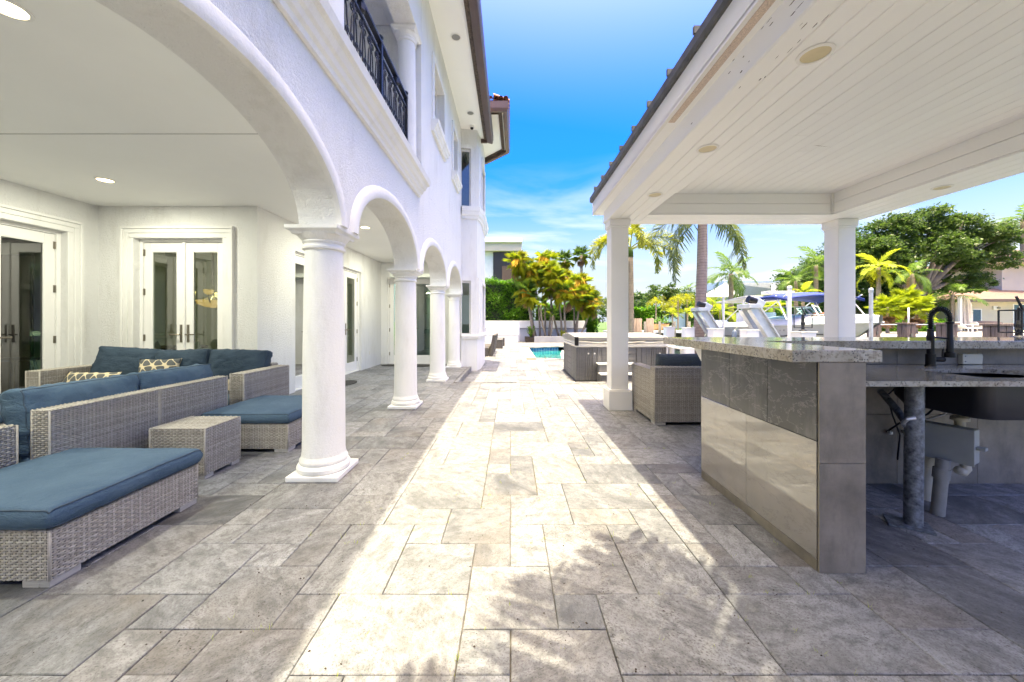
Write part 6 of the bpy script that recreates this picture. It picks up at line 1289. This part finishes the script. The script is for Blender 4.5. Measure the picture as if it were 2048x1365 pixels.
for i in range(NSEC+1):
    y, hb, gz, ch, kz = hull_sec(i/NSEC); cam_ = 0.16*min(1, i/6) if i/NSEC < 0.62 else 0.03
    rows.append([(8.2-hb*0.99, y, gz), (8.2-hb*0.93, y, gz+0.10), (8.2-hb*0.80, y, gz+0.15), (8.2-hb*0.4, y, gz+0.15+cam_*0.6), (8.2, y, gz+0.15+cam_), (8.2+hb*0.4, y, gz+0.15+cam_*0.6), (8.2+hb*0.80, y, gz+0.15), (8.2+hb*0.93, y, gz+0.10), (8.2+hb*0.99, y, gz)])
m.grid(rows); dk = obj('deck', m, MT['gel'], bt, smooth=True)
m = MB()
for sg in (-1, 1): m.tube([(8.2+sg*(hull_sec(i/NSEC)[1]+0.012), hull_sec(i/NSEC)[0], hull_sec(i/NSEC)[2]-0.01) for i in range(NSEC+1)], 0.022, 6)
obj('rub_rail', m, MT['gel'], bt, smooth=True)
m = MB()
for sg in (-1, 1): m.tube([(8.2+sg*(hull_sec(i/NSEC)[1]*0.93+0.004), hull_sec(i/NSEC)[0], (hull_sec(i/NSEC)[2]+hull_sec(i/NSEC)[3])/2-0.03) for i in range(3, NSEC+1)], 0.012, 5)
obj('waterline_stripe', m, MT['black'], bt, smooth=True)
# windshield: raked panes in a frame
wb = [(7.22, 11.6), (7.30, 10.85), (7.62, 10.25), (8.2, 10.0), (8.78, 10.25), (9.10, 10.85), (9.18, 11.6)]; wt = [(7.32, 11.9), (7.42, 11.25), (7.72, 10.75), (8.2, 10.5), (8.68, 10.75), (8.98, 11.25), (9.08, 11.9)]
for i in range(6):
    z0, z1 = 1.30, 1.66; a, b, c, d = (*wb[i], z0), (*wb[i+1], z0), (*wt[i+1], z1), (*wt[i], z1); m = MB(); m.quad(a, b, c, d); pn = obj('windshield_pane', m, MT['boatglass'], bt); m = MB(); m.tube([a, b, c, d, a], 0.016, 6); obj('pane_frame', m, MT['gel'], pn)
# open hatch of tinted glass on the foredeck
m = MB(); m.quad((7.62, 9.25, 1.36), (7.98, 9.55, 1.36), (8.00, 9.75, 1.62), (7.60, 9.45, 1.66)); o = obj('deck_hatch', m, MT['boatglass'], bt); m = MB(); m.tube([(7.62, 9.25, 1.36), (7.98, 9.55, 1.36), (8.00, 9.75, 1.62), (7.60, 9.45, 1.66), (7.62, 9.25, 1.36)], 0.016, 6); obj('hatch_frame', m, MT['gel'], o)
# canopy, its bows, hard top with antenna, seats
m = MB(); rows = []
for i in range(9):
    f = i/8; y = 9.75+1.6*f; zz = 1.86+0.20*math.sin(PI*(0.15+0.75*f)); rows.append([(8.2+1.02*u, y, zz-0.10*u*u+ (0.0 if abs(u) < 1 else -0.07)) for u in [-1, -0.985, -.6, -.2, .2, .6, 0.985, 1]])
m.grid(rows); o = obj('canopy', m, MT['navy'], bt, smooth=True); sm = o.modifiers.new('solid', 'SOLIDIFY'); sm.thickness = 0.03
for (y0, y1) in [(9.8, 11.0), (10.6, 11.1), (11.3, 11.15), (11.3, 12.4), (10.2, 9.7)]:
    for sg in (-1, 1): m = MB(); m.tube([(8.2+sg*0.98, y0, 1.95), (8.2+sg*1.06, y1, 1.30)], 0.016, 6); obj('canopy_strut', m, MT['gel'], o)
m = MB(); m.prism([(11.8, 1.98), (13.5, 1.90), (13.5, 1.95), (11.8, 2.06)], 7.4, 9.0, 'x'); ht = obj('hard_top', m, MT['gelcream'], bt, bevel=0.02)
for (x, y) in [(7.5, 12.0), (8.9, 12.0), (7.5, 13.2), (8.9, 13.2)]: m = MB(); m.tube([(x, y, 1.0), (x, y+0.1, 1.95)], 0.022, 6); obj('top_support', m, MT['gel'], ht)
m = MB(); m.tube([(8.2, 11.7, 2.05), (8.2, 11.7, 2.42)], 0.05, 10); m.box(7.95, 8.75, 11.55, 11.9, 2.10, 2.19); obj('radar', m, MT['gel'], ht, bevel=0.01)
for x in (7.75, 8.6):
    m = MB(); m.box(x-0.22, x+0.22, 12.0, 12.45, 0.9, 1.20); o = obj('seat', m, MT['gel'], bt, bevel=0.05, seg=3); m = MB(); m.box(x-0.22, x+0.22, 12.42, 12.54, 1.2, 1.55); obj('seat_back', m, MT['gel'], o, bevel=0.04, seg=3)
m = MB(); m.box(7.95, 8.45, 9.35, 9.9, 1.30, 1.48); obj('console_cushion', m, simple('rust_cushion', (0.32, 0.14, 0.09), 0.8), bt, bevel=0.04)
for sg in (-1, 1):
    m = MB(); m.tube([(8.2+sg*0.95, 13.3, 1.10), (8.2+sg*0.95, 13.4, 1.36), (8.2+sg*0.95, 13.7, 1.44), (8.2+sg*0.95, 14.0, 1.36), (8.2+sg*0.95, 14.1, 1.08)], 0.02, 6); m.tube([(8.2+sg*0.95, 13.35, 1.24), (8.2+sg*0.95, 14.05, 1.24)], 0.014, 6); obj('stern_rail', m, MT['gel'], bt, smooth=True)
    m = MB(); m.tube([(8.2+sg*hull_sec(i/NSEC)[1]*0.9, hull_sec(i/NSEC)[0], hull_sec(i/NSEC)[2]+0.16+0.02*i) for i in range(1, 7)], 0.012, 6); obj('bow_rail', m, MT['alu'], bt, smooth=True)
m = MB(); m.prism([(14.35, 1.02), (14.55, 1.30), (14.95, 1.30), (15.05, 1.12), (14.95, 0.98)], 7.95, 8.45, 'x'); ob = obj('outboard', m, MT['outboard'], bt, bevel=0.06, seg=3); m = MB(); m.box(8.1, 8.3, 14.5, 14.8, 0.2, 0.99); obj('outboard_leg', m, MT['outboard'], ob, bevel=0.03)
for q, (p0, p1) in enumerate([((7.15, 10.2, 1.16), (5.63, 8.62, 0.55)), ((7.05, 13.2, 1.1), (5.63, 11.6, 0.5)), ((7.6, 8.9, 1.2), (5.63, 7.04, 0.5))]):
    a_, b_ = Vector(p0), Vector(p1); m = MB(); m.tube([a_.lerp(b_, f/10)-Vector((0, 0, 0.5*(f/10)*(1-f/10))) for f in range(11)], 0.011, 6); obj('mooring_rope', m, MT['cream'], bt, smooth=True)
for y in (10.3, 11.6, 12.9):
    m = MB(); m.lathe([(0.01, 0.0), (0.07, 0.05), (0.08, 0.2), (0.07, 0.38), (0.02, 0.44)], 12, (6.93, y, 0.55)); f_ = obj('fender', m, MT['outboard'], bt, smooth=True); m = MB(); m.tube([(6.93, y, 0.98), (7.06, y, 1.14)], 0.008, 5); obj('fender_line', m, MT['cream'], f_)
# registration letters on the bow flank (too faint to read in the photograph: plain dark strokes)
for k in range(7):
    s_ = 0.30+k*0.018; y, hb, gz, ch, kz = hull_sec(s_); y2 = y+0.055; m = MB(); x = 8.2-hb*0.955-0.006
    m.box(x, x+0.004, y, y+0.018, gz-0.17, gz-0.07); m.box(x, x+0.004, y+0.018, y2, gz-0.09, gz-0.07)
    if k % 2: m.box(x, x+0.004, y+0.018, y2, gz-0.14, gz-0.12)
    obj('registration_mark', m, MT['black'], bt)
# ================================================================== ACROSS THE CANAL
FZ_ = 0.33
def gp(px_, D, z=FZ_): p = P(px_, 643, D); return (p.x, D, z)
# big spreading tree at the right
b = gp(1848, 36); broadleaf('big spreading shade tree with thick pale trunk left of the cream house', b, 11, [(-4.6, 0, 7.8, 2.1, 2.0, 1.6), (-2.2, 0.5, 9.6, 2.1, 2.0, 1.7), (0.9, 0.3, 10.4, 2.3, 2.0, 1.6), (3.8, 0, 9.7, 2.2, 2.0, 1.7), (6.4, -0.3, 8.7, 1.9, 1.8, 1.5), (0.2, -1.0, 7.7, 2.8, 2.2, 1.4), (-3.4, -0.5, 5.9, 2.0, 1.8, 1.4), (4.2, 0.6, 6.9, 2.1, 1.8, 1.4), (8.2, 0.8, 7.2, 1.4, 1.4, 1.3), (2.6, 1.5, 5.0, 2.0, 1.8, 1.3), (-1.8, 1.5, 4.4, 2.0, 1.6, 1.2), (6.0, 1.2, 4.8, 1.6, 1.5, 1.1), (-6.2, 0.4, 6.2, 1.3, 1.3, 1.1)], 62000, 0.26, 'oak', 11, trunk_r=0.62, fork=0.34, lean=(-0.5, 0))
b = gp(1790, 43); broadleaf('dark undergrowth tree low behind the big tree trunk', b, 5, [(-2.2, 0, 2.6, 2.4, 1.8, 2.0), (1.2, 0, 3.0, 2.4, 1.8, 2.2), (4.2, 0, 2.4, 2.2, 1.8, 1.8)], 12000, 0.3, 'oakdark', 17, trunk_r=0.25)
b = gp(1712, 38); broadleaf('dark dense tree behind the far pavilion post', b, 10, [(-2.6, 0, 5.6, 2.2, 2.4, 2.6), (0, 0, 8.2, 2.6, 2.4, 2.2), (2.0, 0, 6.2, 2.2, 2.2, 2.4), (-1.0, -0.6, 3.4, 3.2, 2.0, 2.0), (2.6, -0.3, 3.2, 2.6, 2.0, 2.2), (-3.4, 0, 3.0, 1.8, 1.8, 1.8)], 30000, 0.28, 'oakdark', 12, trunk_r=0.4)
b = gp(1640, 46); broadleaf('dark green tree behind the boat canopy', b, 8, [(-1.5, 0, 4.0, 2.6, 2.2, 2.2), (1.6, 0, 5.6, 2.6, 2.2, 2.4), (0, 0, 2.4, 3.6, 2.0, 1.8)], 8000, 0.34, 'oakdark', 13, trunk_r=0.3)
b = gp(1560, 52); broadleaf('green tree behind the boat lift and canopy house', b, 7, [(-2.4, 0, 3.4, 2.4, 2.0, 2.0), (0.6, 0, 4.2, 2.4, 2.0, 2.0), (3.2, 0, 4.8, 2.6, 2.0, 2.4)], 10000, 0.34, 'oakdark', 18, trunk_r=0.25)
b = gp(1608, 42); broadleaf('deep green tree filling the gap left of the far pavilion post', b, 8, [(-1.2, 0, 4.6, 1.8, 1.8, 2.2), (1.2, 0, 6.2, 1.9, 1.8, 2.0), (0, 0, 2.6, 2.6, 1.8, 1.8)], 11000, 0.28, 'oakdark', 19, trunk_r=0.25)
b = gp(1925, 46); broadleaf('mid green tree low between the big tree and the cream house', b, 6, [(-2.0, 0, 4.2, 2.2, 1.8, 2.0), (1.0, 0, 5.2, 2.2, 1.8, 2.0), (-0.4, 0, 2.4, 3.0, 1.8, 1.8)], 11000, 0.28, 'oak', 20, trunk_r=0.22)
b = gp(1322, 48, -0.16); broadleaf('pale green tree behind the yellow palms left of the royal palm', b, 6, [(-2.4, 0, 3.6, 2.2, 2.0, 1.6), (0.2, 0, 4.6, 2.2, 2.0, 1.7), (2.6, 0, 4.2, 2.0, 2.0, 1.7), (-0.5, 0, 2.2, 4.0, 2.0, 1.6)], 9000, 0.32, 'oak', 14, trunk_r=0.25)
b = gp(1960, 52); broadleaf('leafy tree between the big tree and the cream house', b, 9, [(-1, 0, 7.0, 3.2, 2.4, 2.4), (2.4, 0, 6.2, 2.6, 2.2, 2.2), (-3, 0, 4.4, 3.0, 2.0, 2.0), (1, 0, 3.6, 3.0, 2.0, 2.0)], 16000, 0.34, 'oak', 15, trunk_r=0.35)
b = gp(1240, 44, -0.16); broadleaf('green tree behind the hedge right of the palm cluster', b, 6, [(-1.5, 0, 2.6, 2.2, 1.8, 1.8), (1.4, 0, 3.0, 2.2, 1.8, 1.8)], 5000, 0.3, 'oakdark', 16, trunk_r=0.2)
hedge('dark clipped hedge below the big tree across the canal', P(1745, 0, 33).x, P(1905, 0, 33).x, 33, 34.2, 0.3, 1.15, 5000, 3, 0.2); hedge('green hedge across the canal behind the boat', P(1380, 0, 40).x, P(1700, 0, 40).x, 40, 41.5, 0.3, 3.3, 12000, 4, 0.26); hedge('green hedge along the far bank left of the royal palm', 9.0, 13.2, 33, 34.5, 0.3, 2.3, 6000, 5, 0.22)
hedge('tall far hedge behind the cream house and big tree', P(1650, 0, 60).x, P(2150, 0, 60).x, 60, 62, 0.3, 5.5, 9000, 6, 0.45, 'oakdark')
# palms across the water
PL = [('coconut palm with full green crown in front of the white canopy house', 1462, 548, 31, 'coco', 13, 0.95, 0.17), ('green palm left of the radar on the boat', 1592, 562, 33, 'coco', 11, 0.85, 0.13), ('green palm behind the boat canopy, beside the pavilion post', 1632, 530, 34, 'coco', 13, 1.1, 0.15), ('green palm high behind the boat, left of the pavilion post', 1606, 585, 31, 'areca', 9, 0.8, 0.1),
      ('palm with yellow lower frond in front of the dark tree', 1757, 535, 30, 'areca', 11, 1.25, 0.13), ('palm with a brown hanging frond in front of the big tree', 1824, 548, 31, 'coco', 9, 0.85, 0.13), ('palm with long frond beside the cream house roof', 1905, 590, 34, 'coco', 9, 1.0, 0.12), ('tall palm at the right edge above the cream house', 2046, 440, 44, 'coco', 14, 1.5, 0.2), ('thin far palm left of the white canopy house', 1377, 578, 60, 'coco', 9, 0.8, 0.14), ('far palm top just right of the royal palm trunk', 1420, 572, 58, 'coco', 9, 0.8, 0.14),
      ('palm peeping over the roof of the cream house', 1990, 520, 55, 'coco', 9, 1.2, 0.16), ('lime green palm above the hedge left of the cream house', 1935, 570, 46, 'areca', 9, 1.2, 0.12)]
for q, (lab, cx, cy, D, sp_, nf, sc, r) in enumerate(PL):
    tp = P(cx, cy, D); ex = ()
    if q == 4: ex = (('fading_frond', FR['yel'], 3, (-1.0, -0.3), -0.1),)
    if q == 5: ex = (('dead_frond', FR['dead'], 2, (-0.9, -0.2), -0.15),)
    palm(lab, (tp.x, D, FZ_), tuple(tp), r*1.2, r, 'pthin', FR[sp_], nf, (-0.45, 1.2), 300+q, sc, extra=ex, group='palms across the canal')
for q, (cx, cy, D, lab) in enumerate([(1312, 606, 29.5, 'yellow plumed palm on the far bank, first from the left'), (1345, 612, 30.5, 'yellow plumed palm on the far bank, second from the left'), (1356, 600, 29.2, 'yellow plumed palm on the far bank, third from the left'), (1374, 600, 30, 'bright yellow plumed palm on the far bank, just left of the royal palm'), (1345, 628, 29.4, 'short lime palm on the far bank, left of two'), (1375, 626, 29.3, 'short lime palm on the far bank, right of two')]):
    tp = P(cx, cy, D); palm(lab, (tp.x, D, FZ_), tuple(tp), 0.07, 0.05, 'pthin', FR['yel'] if q < 4 else FR['areca'], 9, (0.1, 1.1), 330+q, 0.72 if q < 4 else 0.6, group='yellow palms on the far bank')
for q, (cx, cy, D, sc, lab, k) in enumerate([(1515, 622, 29.5, 0.95, 'orange yellow palm left of the boat lift motor', 'yel'), (1440, 622, 30, 0.9, 'lime clumping palm right of the royal palm trunk', 'areca'), (1480, 640, 30, 0.9, 'lime clumping palm behind the outboard motor', 'areca'), (1548, 612, 31, 0.8, 'lime palm above the boat lift motor', 'areca'), (1425, 605, 33, 0.8, 'green clumping palm under the white canopy house', 'areca')]):
    tp = P(cx, cy, D); palm(lab, (tp.x, D, FZ_), tuple(tp), 0.07, 0.05, 'pthin', FR[k], 10, (-0.2, 1.2), 350+q, sc, group='clumping palms across the canal')
for q, (cx, cy, D, lab) in enumerate([(1775, 615, 28, 'bushy lime fan palm left of the lamp pole, across the canal'), (1808, 600, 28.4, 'bushy lime fan palm in the middle of its clump, across the canal'), (1832, 618, 27.6, 'bushy lime fan palm right of its clump, across the canal')]):
    tp = P(cx, cy, D); palm(lab, (tp.x, D, FZ_), tuple(tp), 0.10, 0.08, 'pthin', FR['fanl'], 20, (-0.7, 1.3), 360+q, 1.35, extra=(('dead_frond', FR['fand'], 3, (-1.6, -1.1), -0.3),), group='fan palms across the canal', name='fan_palm')
# cream house
t = thing('cream_house', 'cream two storey house with brown shingle roofs across the canal', 'house', (50, 42, FZ_))
D = 40; x0 = P(1911, 0, D).x; x1 = x0+22; ez = P(0, 600, D).z
m = MB(); m.box(x0, x1, D, D+9, FZ_, ez+0.1); w1 = obj('wall', m, MT['stuccocream'], t)
m = MB(); a = 1.0; rz = ez+0.25; m.add([(x0-1.6, D-1.0, ez-0.05), (x1+1, D-1.0, ez-0.05), (x1+1, D+5, rz+1.5), (x0+4.2, D+3.2, rz+1.2), (x0-1.6, D+9, ez-0.05)], [(0, 1, 2, 3), (0, 3, 4)]); obj('lower_roof', m, MT['shingle'], t)
m = MB(); m.box(x0-1.65, x1+1, D-1.06, D-0.99, ez-0.28, ez+0.02); m.box(x0-1.66, x0-1.58, D-0.98, D+9, ez-0.28, ez+0.02); obj('lower_fascia', m, MT['brown'], t)
m = MB(); m.box(x0-1.58, x1+1, D-0.98, D, ez-0.27, ez-0.24); obj('lower_soffit', m, MT['stuccocream'], t)
ux = P(2004, 0, D+3).x; uz = P(0, 524, D+3).z
m = MB(); m.box(ux, x1, D+3, D+10, ez+0.3, uz+0.05); obj('upper_wall', m, MT['stuccocream'], t)
m = MB(); m.add([(ux-2.0, D+2, uz), (x1+1, D+2, uz), (x1+1, D+6.5, uz+2.0), (ux+3.0, D+6.5, uz+2.0), (ux-2.0, D+11, uz)], [(0, 1, 2, 3), (0, 3, 4)]); obj('upper_roof', m, MT['shingle'], t)
m = MB(); m.box(ux-2.05, x1+1, D+1.93, D+2.0, uz-0.22, uz+0.05); m.box(ux-2.06, ux-1.98, D+2.01, D+11, uz-0.22, uz+0.05); obj('upper_fascia', m, MT['brown'], t)
m = MB(); m.box(ux-1.97, x1+1, D+2.01, D+2.99, uz-0.2, uz-0.17); obj('upper_soffit', m, MT['stuccocream'], t)
for (xa, xb, ya, yb, nm, mt) in [(1945, 1961, 620, 656, 'door', 'darkglass'), (2027, 2037, 610, 658, 'door', 'darkglass'), (2043, 2060, 610, 658, 'door', 'darkglass')]:
    a, c = P(xa, ya, D), P(xb, yb, D); f = MB(); k = 0.10
    f.box(a.x-k, a.x, D-0.05, D-0.001, FZ_, a.z+k); f.box(c.x, c.x+k, D-0.05, D-0.001, FZ_, a.z+k); f.box(a.x, c.x, D-0.05, D-0.001, a.z, a.z+k); o = obj('door_frame', f, MT['paint'], t)
    g_ = MB(); g_.box(a.x, c.x, D-0.03, D-0.001, FZ_, a.z); obj('door_leaf', g_, simple('blue_grey_door_glass', (0.05, 0.11, 0.16), 0.15), o)
a = P(1984, 616, D); m = MB(); m.box(a.x, a.x+0.45, D-0.15, D-0.001, a.z-0.2, a.z+0.2); o = obj('wall_lamp', m, MT['paint'], t, bevel=0.03); m = MB(); m.tube([(a.x+0.42, D-0.16, a.z), (a.x+0.42, D-0.30, a.z-0.05)], 0.12, 10); obj('lamp_head', m, MT['pvcgrey'], o)
# loungers, folded parasol, covered table on the far deck
def far_lounger(px_, D, lab):
    x = P(px_, 0, D).x; t = thing('sun_lounger', lab, 'sun lounger', (x, D, 0.345), group='white sun loungers across the canal')
    m = MB(); m.box(x-0.1, x+1.5, D-0.33, D+0.33, 0.62, 0.70); obj('seat', m, MT['white'], t, bevel=0.02); m = MB(); m.prism([(x-0.1, 0.62), (x-0.85, 1.15), (x-0.85, 1.23), (x-0.1, 0.70)], D-0.33, D+0.33, 'y'); obj('backrest', m, MT['white'], t)
    for xx in (x-0.05, x+1.4):
        for yy in (D-0.3, D+0.26): m = MB(); m.box(xx, xx+0.06, yy, yy+0.05, 0.345, 0.62); obj('leg', m, MT['white'], t)
far_lounger(1929, 32, 'white sun lounger across the canal, left of the pair'); far_lounger(1963, 33, 'white sun lounger across the canal, right of the pair'); far_lounger(1905, 34, 'white sun lounger across the canal partly behind the faucet')
p = P(1932, 660, 33.5); t = thing('parasol', 'folded pale parasol on a white mast in front of the cream house', 'parasol', (p.x, 33.5, 0.345), group=None)
m = MB(); rows = []
for f in range(13):
    z = 0.75+2.75*f/12; r = 0.40*(1-0.15*f/12) if f < 9 else 0.34*(1-(f-9)/4.2)
    rows.append([(p.x+r*(0.72+0.28*math.cos(7*a_+f*0.25))*math.cos(a_), 33.5+r*(0.72+0.28*math.cos(7*a_+f*0.25))*math.sin(a_), z) for a_ in [2*PI*k/42 for k in range(42)]])
m.grid(rows, closed=True); obj('folded_canopy', m, simple('pale_taupe_canvas', (0.55, 0.49, 0.44), 0.85, var=0.12), t, smooth=True)
px2 = P(1920, 0, 33.5).x; m = MB(); m.box(px2-0.10, px2+0.10, 33.4, 33.6, 0.345, 3.5); obj('mast', m, MT['gel'], t); m = MB(); m.box(px2, p.x, 33.47, 33.53, 3.42, 3.52); obj('arm', m, MT['gel'], t); m = MB(); m.box(px2-0.5, p.x+0.4, 33.1, 33.9, 0.346, 0.42); obj('base', m, MT['pvcgrey'], t)
x = P(1968, 0, 37).x; m = MB(); rows = []
for k, (r, z) in enumerate([(1.55, 0.35), (1.5, 0.8), (1.35, 1.15), (0.9, 1.28), (0.3, 1.3)]): rows.append([(x+r*math.cos(a_)*(1+0.06*math.cos(5*a_+k)), 37+0.7*r*math.sin(a_)*(1+0.06*math.cos(5*a_+k)), z) for a_ in [2*PI*q/28 for q in range(28)]])
m.grid(rows, closed=True); m.add(rows[-1], [tuple(range(28))]); o = obj('covered_table', m, simple('brown_grey_cover', (0.16, 0.12, 0.10), 0.8, bump=0.4, bs=3, bd=0.1), None, smooth=True); tag(o, 'covered round table set in front of the cream house', 'table')
m = MB(); ra = P(1745, 0, 27); rb = P(2080, 0, 27)
fr_ = thing('dock_railing', 'thin white railing along the far deck edge', 'railing', (ra.x, 27, 0.345))
m.box(ra.x, rb.x, 26.97, 27.03, 1.0, 1.06); obj('top_rail', m, MT['gel'], fr_)
k = 0
xx = ra.x
while xx < rb.x: m = MB(); m.box(xx-0.03, xx+0.03, 26.97, 27.03, 0.345, 1.0); obj('rail_post', m, MT['gel'], fr_); xx += 2.4
# low white house with red band behind the big tree
t = thing('garden_house', 'low white roofed house with red band behind the big tree trunk', 'house', (44, 48, FZ_)); D = 48; a, c = P(1850, 606, D), P(1912, 650, D)
m = MB(); m.box(a.x, c.x, D, D+5, FZ_, P(0, 624, D).z); obj('wall', m, simple('red_wall', (0.36, 0.09, 0.05), 0.8), t); m = MB(); m.prism([(D-0.6, P(0, 624, D).z), (D+5.5, P(0, 624, D).z), (D+2.5, P(0, 600, D).z)], a.x-0.8, c.x+0.8, 'x'); obj('roof', m, MT['white'], t)
# white canopy house behind the coconut palm
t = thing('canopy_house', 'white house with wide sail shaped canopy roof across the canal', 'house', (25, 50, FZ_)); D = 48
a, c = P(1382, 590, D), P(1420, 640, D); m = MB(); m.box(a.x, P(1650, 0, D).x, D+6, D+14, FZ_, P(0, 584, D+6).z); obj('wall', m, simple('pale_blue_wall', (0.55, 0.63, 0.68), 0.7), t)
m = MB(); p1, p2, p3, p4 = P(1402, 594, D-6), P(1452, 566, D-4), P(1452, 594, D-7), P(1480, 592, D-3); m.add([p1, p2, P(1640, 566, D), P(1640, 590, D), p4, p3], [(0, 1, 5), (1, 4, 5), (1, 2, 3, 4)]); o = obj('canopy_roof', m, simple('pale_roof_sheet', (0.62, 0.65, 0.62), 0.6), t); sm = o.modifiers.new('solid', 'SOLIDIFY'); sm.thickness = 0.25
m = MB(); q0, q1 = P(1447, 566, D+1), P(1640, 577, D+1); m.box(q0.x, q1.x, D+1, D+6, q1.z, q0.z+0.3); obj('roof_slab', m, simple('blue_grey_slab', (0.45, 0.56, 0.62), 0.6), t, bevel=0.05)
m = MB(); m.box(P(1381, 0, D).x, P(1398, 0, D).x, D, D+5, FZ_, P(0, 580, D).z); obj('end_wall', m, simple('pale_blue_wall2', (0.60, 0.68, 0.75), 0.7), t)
for xx in (1408, 1500, 1600): c = P(xx, 0, D-2); m = MB(); m.tube([(c.x, D-2, FZ_), (c.x, D-2, P(0, 588, D-2).z)], 0.12, 10); obj('column', m, MT['white'], t)
# far dock with pilings and pots left of the royal palm
t = thing('far_dock', 'white edged dock with dark pilings on the far bank left of the royal palm', 'dock', (10, 28, 0)); m = MB(); m.box(7.2, 15.4, 26.9, 29.2, 0.42, 0.56); obj('deck', m, MT['paint'], t)
for q in range(8):
    x = 7.5+q*1.05; m = MB(); m.tube([(x, 26.75, -1.3), (x, 26.75, 1.25)], 0.10, 8); obj('piling', m, MT['seawall'], t, smooth=True)
for q, (px_, lab) in enumerate([(1307, 'tan plant pot on the far dock, left'), (1318, 'tan plant pot on the far dock, middle'), (1329, 'tan plant pot on the far dock, right')]):
    p = P(px_, 0, 28.3); m = MB(); m.lathe([(0.22, 0.561), (0.30, 0.75), (0.33, 1.05), (0.36, 1.07), (0.3, 1.0), (0.02, 0.98)], 16, (p.x, 28.3, 0)); o = obj('plant_pot', m, simple('tan_pot%d' % q, (0.32, 0.20, 0.09), 0.8), None, smooth=True); tag(o, lab, 'pot', 'tan plant pots'); m = MB(); rg = random.Random(q)
    for k in range(60):
        c = Vector((p.x+rg.gauss(0, .18), 28.3+rg.gauss(0, .18), 1.15+abs(rg.gauss(0, .22)))); d = Vector((rg.gauss(0, 1), rg.gauss(0, 1), rg.gauss(0, 1))).normalized()*0.1; s_ = d.orthogonal().normalized()*0.05; m.cur = rg.random(); m.add([c-d, c+s_, c+d, c-s_], [(0, 1, 2, 3)])
    obj('foliage', m, MT['hedge'], o, rnd=True)
for q, (px_, D, lab, r) in enumerate([(1270, 21.5, 'brown wooden piling group left of the hot tub cover end', 0.16), (1278, 21.3, 'brown wooden piling just right of the foxtail trunk', 0.16), (1300, 21, 'dark brown wooden piling behind the hot tub', 0.2)]):
    x = P(px_, 0, D).x; m = MB(); m.tube([(x, D, -1.3), (x, D, 1.42)], r, 10); o = obj('dock_piling', m, MT['wood'], None, smooth=True); tag(o, lab, 'piling', 'round dock pilings behind the hot tub')
p = P(1817, 0, 26); m = MB(); m.tube([(p.x, 26, 0.345), (p.x, 26, 2.2)], 0.05, 8); o = obj('dock_post', m, MT['alu'], None, smooth=True); tag(o, 'thin grey post in front of the bushy fan palms', 'post')
